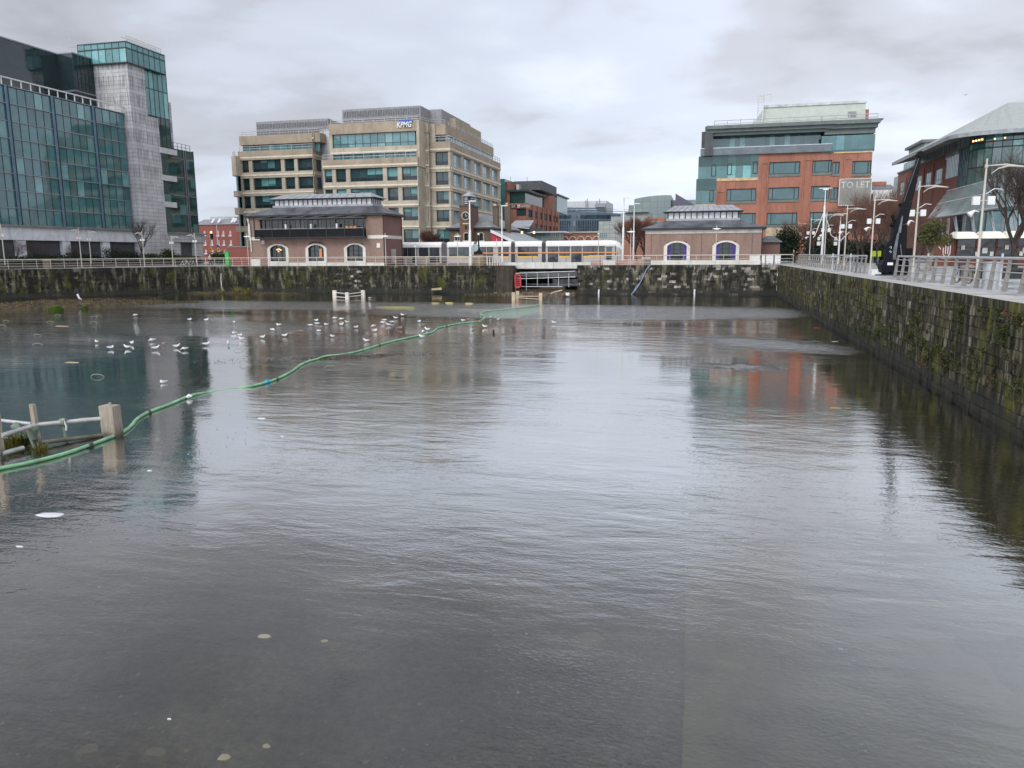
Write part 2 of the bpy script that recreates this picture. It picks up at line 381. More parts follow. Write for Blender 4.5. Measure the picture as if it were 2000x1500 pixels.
# water
wm = bpy.data.materials.new('dock_water'); wm.use_nodes = True; t_ = wm.node_tree; t_.nodes.clear(); k = NT(t_)
def ell(px, py, rx, ry, ang=0, soft=.5):
    q = oz(px, py, WZ); m = k.n('ShaderNodeMapping', vector_type='TEXTURE'); m.inputs['Location'].default_value = q
    m.inputs['Rotation'].default_value = (0, 0, R(ang)); m.inputs['Scale'].default_value = (rx, ry, 1)
    gg = k.n('ShaderNodeNewGeometry'); wv = k.n('ShaderNodeVectorMath', operation='ADD'); k.ln(gg.outputs['Position'], wv.inputs[0])
    nz = k.n('ShaderNodeTexNoise'); nz.inputs['Scale'].default_value = .9; nz.inputs['Detail'].default_value = 7; nz.inputs['Roughness'].default_value = .7; k.ln(gg.outputs['Position'], nz.inputs['Vector'])
    sc2 = k.n('ShaderNodeVectorMath', operation='MULTIPLY_ADD'); k.ln(nz.outputs['Color'], sc2.inputs[0]); sc2.inputs[1].default_value = (4, 4, 0); sc2.inputs[2].default_value = (-2, -2, 0)
    k.ln(sc2.outputs[0], wv.inputs[1]); k.ln(wv.outputs[0], m.inputs[0])
    ln_ = k.n('ShaderNodeVectorMath', operation='LENGTH'); k.ln(m.outputs[0], ln_.inputs[0])
    r = k.n('ShaderNodeMapRange', interpolation_type='SMOOTHSTEP'); r.inputs['From Min'].default_value = 1-(soft+.35)*.5; r.inputs['From Max'].default_value = 1+(soft+.35)*.5
    r.inputs['To Min'].default_value = 1; r.inputs['To Max'].default_value = 0; k.ln(ln_.outputs['Value'], r.inputs[0]); return r.outputs[0]
ruff = None
RUFF = [(1160, 608, 17, 6.5, 4, .3, 1), (1500, 672, 3.9, 2.2, -35, .35, 1), (1435, 716, 1.5, .7, 0, .6, .8), (620, 596, 22, 5, 0, .6, .6),
        (430, 640, 8, 4, 0, .8, .35)]
for a in RUFF:
    e = k.math('MULTIPLY', ell(a[0], a[1], a[2], a[3], a[4], a[5]), a[6]); ruff = e if ruff is None else k.math('MAXIMUM', ruff, e)
calm = None
for a in [(150, 720, 9, 6, 0, .9), (750, 645, 10, 4, 15, .7), (1500, 740, 4.0, 7, 0, .8)]:
    e = ell(*a); calm = e if calm is None else k.math('MAXIMUM', calm, e)
# wind ripples, crests lie roughly along the quay (x) direction
rip1 = k.noise(k.pos((.45, 1.15, 1)), .95, 3, .5, .7)
rip2 = k.noise(k.pos((1.0, 2.4, 1), (7, 3, 0)), 1.7, 4, .55, .6)
rip3 = k.noise(k.pos((1, 1.5, 1), (2, 9, 0)), 13, 2, .5)
capm = k.math('MAXIMUM', ell(1130, 1420, 1.9, 1.3, 0, 1.0), ell(1500, 1400, 1.5, 1.5, 0, 1.0))
big = k.ramp(k.noise(k.pos((.5, 1, 1)), .16, 4), [(.36, .12), (.62, 1)])
h = k.math('ADD', k.math('MULTIPLY', rip1, 1.0), k.math('ADD', k.math('MULTIPLY', rip2, k.math('ADD', .36, k.math('MULTIPLY', ruff, .9))), k.math('MULTIPLY', rip3, k.math('ADD', .13, k.math('ADD', k.math('MULTIPLY', ruff, .16), k.math('MULTIPLY', capm, .34))))))
amp = k.math('MULTIPLY', big, k.math('SUBTRACT', 1, k.math('MULTIPLY', calm, .75)))
amp = k.math('ADD', k.math('ADD', k.math('MULTIPLY', amp, .85), .10), k.math('MULTIPLY', ruff, 4.2))
bn = k.n('ShaderNodeBump'); bn.inputs['Distance'].default_value = .032; k.ln(k.math('MULTIPLY', h, amp), bn.inputs['Height']); bn.inputs['Strength'].default_value = 1
gls = k.n('ShaderNodeBsdfGlossy'); gls.inputs['Color'].default_value = (.99, .98, .965, 1); k.ln(bn.outputs[0], gls.inputs['Normal'])
k.ln(k.math('ADD', .02, k.math('MULTIPLY', ruff, .02)), gls.inputs['Roughness'])
trn = k.n('ShaderNodeBsdfTransparent'); trn.inputs['Color'].default_value = (.60, .61, .54, 1)
fr = k.n('ShaderNodeFresnel'); fr.inputs['IOR'].default_value = 1.36; k.ln(bn.outputs[0], fr.inputs['Normal'])
fac = k.math('ADD', k.math('MULTIPLY', fr.outputs[0], 3.45), k.math('MULTIPLY', ruff, .12), clamp=True)
fac = k.math('MINIMUM', k.math('ADD', fac, k.math('MULTIPLY', ruff, .15)), k.math('ADD', .73, k.math('MULTIPLY', ruff, .27)))
ms = k.n('ShaderNodeMixShader'); k.ln(fac, ms.inputs[0]); k.ln(trn.outputs[0], ms.inputs[1]); k.ln(gls.outputs[0], ms.inputs[2])
mo = k.n('ShaderNodeOutputMaterial'); k.ln(ms.outputs[0], mo.inputs[0])
g = MB(); g.face([(x, y, WZ) for x, y in [(XR+.3, .4), (XR+.3, YW+9), (-67.2, YW+9), (-95, YW+9), (XLN-4, .4)]], wm); g.build('water', kind='structure')
# ================================================================ QUAY WALLS
def stonemat(name, dark, mid, pale, palepos, moss, mosscol, mossp, tide=True, sx_=1):
    m, t, b = nodes(name); k = NT(t)
    isl = k.isl(); base = k.ramp(isl, [(0, dark), (.5, mid), (palepos, mid), (min(palepos+.06, .999), pale)])
    base = k.mix(1, base, k.ramp(k.noise(k.pos(), 3.5, 8, .65), [(.32, .25), (.68, 1.7)]), 'MULTIPLY')
    st = k.ramp(k.noise(k.pos((5*sx_, 5*sx_, .35)), 1.3, 5, .6), [(.5, 0), (.66, 1)]); base = k.mix(k.math('MULTIPLY', st, .62), base, (.27, .25, .17))
    dk = k.ramp(k.noise(k.pos((3.5*sx_, 3.5*sx_, .3), (5, 5, 5)), 1.1, 6, .65), [(.45, 0), (.56, 1)]); base = k.mix(k.math('MULTIPLY', dk, .9), base, (.018, .018, .015))
    mm_ = k.math('MULTIPLY', k.ramp(k.noise(k.pos((1.6, 1.6, .8), (1, 2, 3)), .55, 8, .62), [(mossp, 0), (mossp+.12, 1)]), moss)
    mc = k.mix(k.noise(k.pos(), 8, 4), tuple(x*.5 for x in mosscol), tuple(x*1.7 for x in mosscol)); base = k.mix(mm_, base, mc)
    if tide:
        sp = k.n('ShaderNodeSeparateXYZ'); k.ln(k.pos(), sp.inputs[0])
        zv = k.math('ADD', sp.outputs[2], k.math('MULTIPLY', k.noise(k.pos(), 1.2, 4), .7))
        base = k.mix(k.ramp(k.math('ADD', k.math('MULTIPLY', zv, .25), 1), [(.33, .8), (.41, 0)]), base, (.036, .037, .032))
    k.ln(base, b.inputs['Base Color']); b.inputs['Roughness'].default_value = .85; b.inputs['Specular IOR Level'].default_value = .15
    k.ln(k.bump(k.noise(k.pos(), 14, 6, .65), .7, .03), b.inputs['Normal'])
    return m
st_right = stonemat('mossy_quay_stone', (.030, .027, .019), (.070, .062, .040), (.19, .17, .125), .86, .85, (.12, .12, .020), .53)
st_left = stonemat('dark_quay_stone', (.014, .014, .010), (.045, .041, .030), (.13, .12, .09), .92, .75, (.07, .075, .014), .55, sx_=.32)
st_pale = stonemat('patched_quay_stone', (.018, .018, .014), (.065, .06, .048), (.34, .31, .27), .78, .5, (.05, .055, .014), .57, sx_=.3)
mortar = M('wall_joint', (.022, .021, .018), .9, var=.3)
coping = M('granite_coping', (.46, .44, .40), .45, var=.25, sc=1.5, isl=.25, bump=.2)
def stone_wall(name, label, P0, P1, zt, zb, courses, bl, mat, cop=True, rnd=.075, pale=None):
    P0 = Vector((*P0, 0)); P1 = Vector((*P1, 0)); u = (P1-P0); Ln = u.length; u.normalize(); n = Vector((u.y, -u.x, 0))   # n faces the water
    base = P0+Vector((0, 0, zb)); g = MB()
    def pt(s, z, o): return P0+u*s+n*o+Vector((0, 0, z))
    g.face([pt(0, zb, -.03), pt(Ln, zb, -.03), pt(Ln, zt, -.03), pt(0, zt, -.03)], mortar)
    ch = (zt-zb)/courses
    for c in range(courses):
        s = -random.random()*bl; z0 = zb+c*ch
        while s < Ln:
            l = bl*random.uniform(.6, 1.5); a, b = max(0, s), min(Ln, s+l); s += l
            if b-a < .05: continue
            q = .007; o = random.uniform(0, rnd); o2 = o+random.uniform(-.012, .012)
            mt = mat
            if pale and any(p0 < (a+b)/2 < p1 and random.random() < pr for p0, p1, pr in pale[0]): mt = pale[1]
            za, zb2 = z0+q+random.uniform(0, .01), z0+ch-q
            g.hexa([pt(a+q, za, -.03), pt(a+q, za, o), pt(b-q, za, o2), pt(b-q, za, -.03), pt(a+q, zb2, -.03), pt(a+q, zb2, o), pt(b-q, zb2, o2), pt(b-q, zb2, -.03)][::1], mt)
    root = thing(name, base, label, 'quay wall')
    g.build('stone_face', root)
    if cop:
        g = MB(); s = 0
        while s < Ln-.01:
            l = min(random.uniform(1.1, 1.7), Ln-s)
            if Ln-s-l < .3: l = Ln-s
            o = .05+random.uniform(0, .015); zz = .03+random.uniform(0, .008)
            V = [pt(s+.006, zt, -.95), pt(s+.006, zt, o), pt(s+l-.006, zt, o), pt(s+l-.006, zt, -.95), pt(s+.006, zz, -.95), pt(s+.006, zz, o), pt(s+l-.006, zz, o), pt(s+l-.006, zz, -.95)]
            g.raw(V, [(4, 5, 6, 7), (0, 4, 7, 3)], coping); g.raw(V, [(1, 2, 6, 5), (0, 1, 5, 4), (2, 3, 7, 6), (3, 2, 1, 0)], mat); s += l
        g.build('coping', root)
    return root
# right wall runs towards the viewer; u must leave the water on the n side
stone_wall('quay_wall', 'tall mossy stone quay wall receding along the right side of the dock', (XR, YW), (XR, .7), -.26, -3.9, 11, .55, st_right)
stone_wall('quay_wall', 'dark wet stone quay wall below the glass offices and brick pavilion, left of the sluice', (-67.2, YW), (OX0-2.15, YW), -.26, -3.9, 12, .75, st_left, pale=([(20.5, 24.2, .75)], st_pale))
stone_wall('quay_wall', 'stained stone quay wall with pale patched blocks right of the sluice opening', (OX1, YW), (XR-.05, YW), -.26, -3.9, 12, .75, st_pale)
stone_wall('quay_wall', 'dark quay wall turning towards the viewer at the far left of the dock', (-92, 57), (-67.2, YW), -.42, -3.9, 12, .75, st_left)
stone_wall('quay_wall', 'stone quay wall under the viewer at the near end of the dock', (XR, .7), (XLN, .7), -.26, -3.9, 9, 2.0, st_left)
# ================================================================ LEFT GLASS OFFICES
g_left = glass('teal_curtain_glass', (.028, .095, .10), (.055, .165, .170), (.14, .31, .31), spec=.9, pl=.92, wob=.08)
g_dark = glass('black_green_glass', (.010, .018, .019), (.018, .034, .035), (.05, .08, .085), spec=.6)
g_crown = glass('pale_teal_glass', (.05, .17, .17), (.085, .25, .25), (.17, .40, .39), spec=.8)
g_wing = glass('deep_green_glass', (.010, .034, .031), (.022, .065, .060), (.07, .17, .16), spec=.7)
pierblue = M('blue_grey_pier', (.14, .22, .28), .4, .3, var=.15)
mull_l = M('mullion_grey', (.26, .27, .29), .45, .3, var=.15)
def stonepanel(name, c, c2):
    m, t, b = nodes(name); k = NT(t); gg = k.n('ShaderNodeNewGeometry'); sp = k.n('ShaderNodeSeparateXYZ'); k.ln(gg.outputs['Position'], sp.inputs[0])
    cb = k.n('ShaderNodeCombineXYZ'); k.ln(k.math('ADD', sp.outputs[0], sp.outputs[1]), cb.inputs[0]); k.ln(sp.outputs[2], cb.inputs[1])
    bt = k.n('ShaderNodeTexBrick'); k.ln(cb.outputs[0], bt.inputs['Vector']); bt.inputs['Scale'].default_value = 1
    bt.inputs['Brick Width'].default_value = 1.25; bt.inputs['Row Height'].default_value = .62; bt.inputs['Mortar Size'].default_value = .02
    bt.inputs['Color1'].default_value = (*c, 1); bt.inputs['Color2'].default_value = (*c2, 1); bt.inputs['Mortar'].default_value = (.10, .10, .11, 1); bt.offset = 0
    # water stains: rows of dark vertical marks below each storey joint
    tri = k.math('FRACT', k.math('MULTIPLY', sp.outputs[2], .36)); vs = k.ramp(k.noise(k.pos((2.6, 2.6, .12)), 1.5, 3, .7), [(.45, 0), (.56, 1)])
    stn = k.math('MULTIPLY', vs, k.ramp(tri, [(.05, 0), (.2, 1), (.75, 1), (.85, 0)]))
    hs = k.ramp(sp.outputs[2], [(0, 0), (1, 1)]); hi = k.n('ShaderNodeMapRange'); hi.inputs['From Min'].default_value = 10; hi.inputs['From Max'].default_value = 17
    hi.inputs['To Min'].default_value = .05; hi.inputs['To Max'].default_value = .62; k.ln(sp.outputs[2], hi.inputs[0])
    col = k.mix(k.math('MULTIPLY', stn, hi.outputs[0]), bt.outputs['Color'], (.17, .165, .165))
    col = k.mix(1, col, k.ramp(k.noise(k.pos(), .4, 6), [(.3, .78), (.6, 1.05)]), 'MULTIPLY')
    k.ln(col, b.inputs['Base Color']); b.inputs['Roughness'].default_value = .8
    return m
lime = stonepanel('pale_limestone', (.56, .555, .55), (.50, .495, .49))
ledge = M('pale_stone_ledge', (.55, .55, .53), .7, var=.15)
X1 = -91
fL = Fc('L', X1)
root = thing('office_building', (X1, 95, 0), 'large teal glass office building with stained pale stone tower at the left edge', 'building')
ztop, zbase = 24.0, 5.75
bays = [-160, -70, 24, 111.5, 189, 244]       # image columns of the bay piers at y 300
bs = [fL.s(max(b, -70), 300) if b > -100 else 70 for b in bays]; bs[0] = 52
s_end = fL.s(250, 300); ts = s_end
bs[-1] = s_end
rows = 8; rh = (ztop-zbase)/rows
solid = MB(); solid.box(X1-40, X1-.3, 50, s_end, 0, ztop-.2, darkgrey); solid.box(X1-40, X1-.0, 50, s_end, ztop-.15, ztop+.1, M('roof_grey', (.2, .2, .2)))
solid.build('core', root)
for a, b in zip(bs, bs[1:]):
    gm = MB(); mm_ = MB(); a2, b2 = a+.35, b-.35; nv = 5 if b < s_end-.1 else 4
    for r in range(rows):
        z0 = zbase+r*rh
        for i in range(nv):
            fL.quad(gm, a2+(b2-a2)*i/nv, a2+(b2-a2)*(i+1)/nv, z0, z0+rh, 0, g_left)
    bay = gm.build('curtain_wall', root)
    for i in range(1, nv): s = a2+(b2-a2)*i/nv; fL.box(mm_, s-.03, s+.03, zbase, ztop, .01, .05, frame_d)
    for r in range(rows+1): z0 = zbase+r*rh; fL.box(mm_, a2, b2, z0-.06, z0+.06, .012, .2 if r % 2 else .13, mull_l)
    mm_.build('mullion_grid', bay)
pm = MB()
for b in bs[:-1]: fL.box(pm, b-.35, b+.35, zbase-.2, ztop, -.1, .05, pierblue); fL.box(pm, b-.36, b-.31, zbase, ztop, .05, .16, frame_d); fL.box(pm, b+.31, b+.36, zbase, ztop, .05, .16, frame_d)
pm.split('pier', root)
rl = MB(); fL.box(rl, 50, s_end, 25.0, 25.15, -.2, .0, white); s = 52
while s < s_end: fL.box(rl, s, s+.12, ztop+.1, 25.0, -.15, -.05, white); s += 1.55
rl.build('roof_rail', root)
# lintel and arcade
st = MB(); zl0, zl1 = 3.75, 5.5
wst = M('pale_lintel_stone', (.70, .70, .71), .8, var=.12, streak=.2); fL.box(st, 48, s_end+.04, zl0, zl1, -1.2, .35, wst); fL.box(st, 48, s_end+.04, zl1+.003, zl1+.25, -1.2, .8, M('lintel_cap', (.2, .195, .19)))
for pxc in (-150, -60, 40, 128, 206): s = fL.s(pxc, 480); fL.box(st, s-.75, s+.75, 0, zl0-.003, -1.1, .2, wst)
st.build('arcade', root)
ag = MB(); fL.box(ag, 48, s_end, 0, zl0, -4.2, -4, g_dark); fL.box(ag, 48, s_end, zl0-.05, zl0-.01, -4, -1.2, darkgrey); ag.build('arcade_glazing', root)
# upper set back block
xa = -99; fa = Fc('L', xa); y1, zA = fa.sz(110, 105); zA0 = 22
fy = Fc('Y', y1); x2 = oy(140, 103, y1).x; f2 = Fc('L', x2); zB = f2.z(208, 122)
zT = oy(140, 103, y1).z
ub = MB(); ub.prism([(xa-30, 40), (xa, 40), (xa, y1), (x2, y1), (x2, 112), (xa-30, 112)], 22, zT, g_dark)
ub2 = ub.build('upper_storeys', root)
ul = MB(); zm = zT-5.6
for z in (zm, zT): fa.box(ul, 40, y1, z-.1, z+.1, 0, .12, mull_l); ul.box(xa, x2+.1, y1-.12, y1, z-.1, z+.1, mull_l); f2.box(ul, y1, 112, z-.1, z+.1, 0, .12, mull_l)
for i in range(1, 4): z = zm+(zT-zm)*i/4; f2.box(ul, y1, 112, z-.03, z+.03, 0, .05, frame_d)
for i in range(8): s = y1+(112-y1)*i/8; f2.box(ul, s-.03, s+.03, 22, zT, 0, .06, frame_d)
ul.build('mullion_grid', ub2)
# stone tower
sc0 = s_end+.05; xt = oy(263, 300, sc0).x; ft = Fc('L', xt)
s283 = ft.s(286, 190); s314 = ft.s(321, 380); s205 = oy(206, 125, sc0).x
zt_u = ft.z(250, 122); zt_m = ft.z(312, 232)
tw = MB(); tw.box(s205-3, xt, sc0, s283, 0, zt_u, lime); tw.box(xt-8, xt-.02, s283+.003, s314, 0, zt_m, lime)
tw.build('stone_tower', root)
# glass crown and stair glazing behind the tower
xc = xt+.35; fc = Fc('L', xc); zc1 = fc.z(248, 82); zc0 = zt_u-.1; s320 = fc.s(321, 112); xl = oy(152, 92, sc0-.3).x
cr = MB(); fyc = Fc('Y', sc0-.4)
n = 7
for i in range(n):
    a, b = xl+(xc-xl)*i/n, xl+(xc-xl)*(i+1)/n; fyc.quad(cr, a, b, zc0, zc1-.9, 0, g_crown); fyc.quad(cr, a, b, zc1-.9, zc1, 0, g_crown)
n = 7
for i in range(n):
    a, b = sc0-.4+(s320-sc0+.4)*i/n, sc0-.4+(s320-sc0+.4)*(i+1)/n; fc.quad(cr, a, b, zc0, zc1-.9, 0, g_crown); fc.quad(cr, a, b, zc1-.9, zc1, 0, g_crown)
cr.box(xl+.1, xc-.1, sc0-.3, s320-.1, zc0+.1, zc1-.05, M('crown_inside', (.12, .22, .22)))
f3 = Fc('L', xt-.25); zs0 = f3.z(322, 290); se = f3.s(328, 200)
zz = [zs0, f3.z(322, 260), f3.z(322, 232), f3.z(310, 178), f3.z(300, 134), zc0]
for zi, (c, d) in enumerate(zip(zz, zz[1:])):
    sA = s283+.05 if c >= zt_m-.5 else s314+.05
    n = 5 if sA < s314 else 2
    for i in range(n): f3.quad(cr, sA+(se-sA)*i/n, sA+(se-sA)*(i+1)/n, c, d, 0, g_crown if zi > 1 else g_wing)
cro = cr.build('glass_crown', root)
cm = MB()
for i in range(8): a = xl+(xc-xl)*i/7; fyc.box(cm, a-.03, a+.03, zc0, zc1, 0, .05, frame_d)
for i in range(8): a = sc0-.4+(s320-sc0+.4)*i/7; fc.box(cm, a-.03, a+.03, zc0, zc1, 0, .05, frame_d)
for z in (zc0, zc1-.9, zc1): fyc.box(cm, xl, xc, z-.07, z+.07, 0, .1, frame_d); fc.box(cm, sc0-.4, s320, z-.07, z+.07, 0, .1, frame_d)
for z in zz[:-1]: f3.box(cm, s283, se, z-.05, z+.05, .0, .08, frame_d)
for i in range(1, 6): a = s283+(se-s283)*i/5; f3.box(cm, a-.03, a+.03, zs0 if a > s314 else zt_m, zc0, .0, .06, frame_d)
cm.build('mullion_grid', cro)
cr2 = MB(); cr2.box(xt-9, xt-.3, s283+.1, se-.05, zs0, zc0, M('stair_inside', (.05, .12, .12))); cr2.build('stair_core', root)
rr = MB()
for i in range(12):
    s = sc0+2+(s320-sc0-2.5)*i/11; rr.tube([(xc-.3, s, zc1), (xc-.3, s, zc1+1)], .05, white, 4); rr.tube([(xc-1.2, s, zc1), (xc-1.2, s, zc1+.9)], .05, white, 4)
for z in (.35, .7, 1.0): rr.tube([(xc-.3, sc0, zc1+z), (xc-.3, s320-.3, zc1+z)], .05, white, 4)
rr.tube([(xc-1.2, sc0, zc1+.9), (xc-1.2, s320-.3, zc1+.9)], .05, white, 4); rr.tube([(xc-2.5, sc0+.5, zc1+.3), (xc-.3, sc0+.5, zc1+.3)], .07, white, 4)
rr.build('crown_rail', root)
am = MB(); q = oy(139, 104, y1+1); am.tube([(q.x, q.y, zT-.5), (q.x, q.y, oy(137, 64, y1+1).z)], .05, galv, 4); am.tube([(q.x-.4, q.y, zT+1.1), (q.x+2.4, q.y, zT+1.2)], .03, galv, 4); am.build('aerial', root)
# grey slab behind, lower glass wing with stone ledges
f4 = Fc('L', xt-1); sg = f4.s(339, 250)
gs = MB(); gs.box(xt-9, xt-1.2, se, sg, 8, f4.z(334, 200), lime); gs.build('rear_slab', root)
fw = Fc('L', xt-.5); sw0 = fw.s(319, 400); sw1 = fw.s(384, 400); zw1 = fw.z(350, 292); zw0 = 5.6; sp_ = fw.s(365, 380)
wg = MB(); R_ = 9
for i in range(R_):
    c, d = zw0+(zw1-zw0)*i/R_, zw0+(zw1-zw0)*(i+1)/R_
    for a, b in ((sw0, sw0+(sp_-sw0)/3), (sw0+(sp_-sw0)/3, sw0+(sp_-sw0)*2/3), (sw0+(sp_-sw0)*2/3, sp_-.3), (sp_+.3, (sp_+sw1)/2), ((sp_+sw1)/2, sw1)): fw.quad(wg, a, b, c, d, 0, g_wing)
wgo = wg.build('glass_wing', root)
wm_ = MB()
for i in range(0, R_+1, 2): z = zw0+(zw1-zw0)*i/R_; fw.box(wm_, sw0+(sp_-sw0)*.45, sp_-.3, z-.05, z+.05, 0, .08, mull_l); fw.box(wm_, sp_+.3, sw1, z-.05, z+.05, 0, .08, mull_l)
fw.box(wm_, sp_-.3, sp_+.3, zw0, zw1, -.2, .05, frame_d); fw.box(wm_, sp_-.3, sp_-.2, zw0, zw1, .05, .2, mull_l); fw.box(wm_, sp_+.2, sp_+.3, zw0, zw1, .05, .2, mull_l)
wm_.build('mullion_grid', wgo)
lm = MB()
for py in (297, 349, 400): z = fw.z(328, py); fw.box(lm, s314-.3, fw.s(339, py), z-.45, z+.45, -.3, .7, ledge)
fw.box(lm, s314, sw1+1, 3.9, 5.3, -1, .5, lime); fw.box(lm, s314, sw1+1.4, 5.3, 5.55, -1, .9, M('ledge_cap', (.22, .22, .22)))
fw.box(lm, s314, fw.s(350, 480), 0, 3.9, -1, .3, lime); fw.box(lm, fw.s(376, 480), sw1+.5, 0, 3.9, -1, .3, lime)
lm.split('stone_ledge', root)
wc = MB(); wc.box(xt-20, xt-.7, sw0-1, sw1-.03, 0, zw1-.05, darkgrey); wc.box(xt-20, xt-.4, sw1, sw1+.05, 3, zw1+.1, g_wing); wc.build('wing_core', root)
wr = MB()
for z in (.5, 1.1): fw.box(wr, sw0, sw1, zw1+z, zw1+z+.07, -.6, -.53, mull_l)
for i in range(9): s = sw0+(sw1-sw0)*i/8; fw.box(wr, s-.04, s+.04, zw1, zw1+1.1, -.6, -.53, mull_l)
wr.build('roof_rail', root)
# ================================================================ BEIGE OFFICE BUILDING (two blocks)
def concrete(name, c):
    m, t, b = nodes(name); k = NT(t)
    col = k.mix(k.ramp(k.noise(k.pos(), .5, 6), [(.3, 0), (.7, 1)]), tuple(x*.82 for x in c), tuple(min(1, x*1.12) for x in c))
    col = k.mix(1, col, k.ramp(k.noise(k.pos((1, 1, .15)), 1.1, 5), [(.5, 1), (.72, .74)]), 'MULTIPLY')
    k.ln(col, b.inputs['Base Color']); b.inputs['Roughness'].default_value = .85; return m
beige = concrete('beige_precast', (.45, .39, .30)); beige2 = concrete('weathered_beige_band', (.37, .30, .22)); g_low = M('dark_spandrel_glass', (.012, .022, .028), .12, spec=.6); blindm = M('teal_seen_blind', (.13, .30, .29), .35, var=.15); cream = M('cream_ledge', (.66, .60, .47), .7, var=.12)
lowstone = M('grey_granite_base', (.30, .30, .30), .7, var=.2)
g_k = glass('office_teal_glass', (.008, .022, .024), (.020, .060, .062), (.07, .18, .18), spec=.75, pl=.85)
g_ks = glass('side_blue_glass', (.16, .30, .33), (.26, .42, .46), (.32, .50, .55), spec=1.0)
g_lit = glass('upper_teal_glass', (.06, .16, .17), (.10, .23, .24), (.16, .32, .33), spec=.9)
plantm = M('grey_plant_cladding', (.26, .26, .265), .7, var=.25, sc=2.5)
kroot = thing('office_building', (-60, 140, 0), 'beige concrete office building with teal windows and a blue and white rooftop sign', 'building')
def roofrail(par, pts, z, h=1.0, sp=2.0, m=None, name='roof_rail'):
    m = m or galv; r = MB()
    for a, b in zip(pts, pts[1:]):
        A, B = Vector((*a, 0)), Vector((*b, 0)); n = max(1, int((B-A).length/sp))
        for i in range(n+1): p = A.lerp(B, i/n); r.tube([(p.x, p.y, z), (p.x, p.y, z+h)], .05, m, 4)
        for q in (.5, 1): r.tube([(A.x, A.y, z+h*q), (B.x, B.y, z+h*q)], .055, m, 4)
    return r.build(name, par)
def kfac(f, par, s0, s1, z0, z1, cols, rws, gl, nv=3, dep=.5, ledges=True, zl=None):
    holes = [(a, b, c, d) for a, b in cols for c, d in rws]; g = MB(); f.wall(g, s0, s1, z0, z1, holes, dep, beige)
    for c, d in rws:
        if ledges:
            f.box(g, s0, s1, d+.35, d+.62, 0, .22, cream); f.box(g, s0, s1, c-1.15, c-.15, 0, .12, beige)
    wl = g.build('wall', par)
    for a, b in cols:
        n = max(1, round(abs(b-a)/1.55))
        for c, d in rws: f.window(par, a, b, c, d, dep-.02, n, gl, frame_d if gl is not g_ks else frame_l, hb=(.3,), w=.09, low=g_low if gl is g_k else None, blind=blindm if gl is g_k else None, bp=.42)
    return wl
fB = Fc('Y', 135); ZB = lambda py, px=720: fB.z(px, py)
xB0, xB1 = fB.s(632, 350), fB.s(817, 350)
fS = Fc('L', xB1)
cb_ = [fB.s(p, 350) for p in (634, 649, 656, 676, 684, 748, 756, 777, 785, 815)]
colsB = list(zip(cb_[::2], cb_[1::2]))
rowsB = [(ZB(474), ZB(449)), (ZB(432), ZB(407)), (ZB(393), ZB(368)), (ZB(354), ZB(328))]
kfac(fB, kroot, xB0, xB1, 0, ZB(328)+.01, colsB, rowsB, g_k)
core = MB(); core.box(xB0, xB1-.03, 135.6, 182, 0, ZB(314), darkgrey); fS.box(core, 135.02, 139, 0, ZB(314), -.02, .01, beige); core.box(xB0+1, xB1-1, 136, 182, ZB(300), ZB(240), darkgrey)
bd = MB(); zpB = ZB(310); bd.box(xB0-.15, xB1+.05, 134.8, 138, ZB(328), zpB, beige2)
# upper storeys of the main block, two glass strips
xU0 = fB.s(644, 270); fU = Fc('Y', 135.8)
bd.box(xU0-.1, xB1-.2, 135.3, 137, ZB(259), ZB(238), beige2); bd.box(xU0, xB1-.2, 135.4, 137, ZB(295), ZB(286), beige); bd.box(xU0, xB1-.2, 135.2, 137, ZB(295)-.25, ZB(295), cream)
fU.window(kroot, xU0+.3, xB1-.6, ZB(286), ZB(259), 0, 11, g_lit, frame_d, hb=(.27,), w=.08)
fU.window(kroot, xU0+.3, xB1-.6, ZB(310)-1, ZB(295), 0, 11, g_lit, frame_d, w=.08)
bd.box(xU0-.3, xU0+.3, 135.35, 182, ZB(328), ZB(238), beige)
# recess and second block to the right
fN = Fc('Y', 138.5); xN1 = fN.s(839, 350); xN0 = xB1
kfac(fN, kroot, xN0, xN1, 0, ZB(258), [(xN0+.5, xN1-.3)], rowsB+[(ZB(287), ZB(262)), (ZB(325), ZB(299))], g_k)
bd.box(xB1-.3, xB1+.25, 135.35, 139, ZB(328), ZB(238), beige); bd.box(xN0, xN1, 138.2, 139.5, ZB(258), ZB(238)-.1, beige2)
fC = Fc('Y', 139.5); xC0 = fC.s(838, 350); xC1 = fC.s(880, 350); ZC = lambda py, px=860: fC.z(px, py)
c0, c1 = fC.s(851, 350), fC.s(876, 350)
rowsC = [(ZC(474), ZC(448)), (ZC(433), ZC(408)), (ZC(398), ZC(372)), (ZC(361), ZC(334)), (ZC(323), ZC(297))]
kfac(fC, kroot, xC0, xC1, 0, ZC(296), [(c0, c1)], rowsC, g_k)
zC2 = ZC(277)
fSd = Fc('L', xC1); sE = fSd.s(977, 400)
cc = []
for a, b in ((885, 902), (906, 921), (926, 939.5), (943.5, 957), (960.5, 972.5)): cc.append((fSd.s(a, 350), fSd.s(b, 350)))
rowsS = [(max(c, 3), d) for c, d in rowsC]
kfac(fSd, kroot, 139.5, sE, 0, ZC(296), cc, rowsS, g_ks)
bd.box(xC0, xC1+.15, 139.3, sE+.1, ZC(296), zC2, beige2)
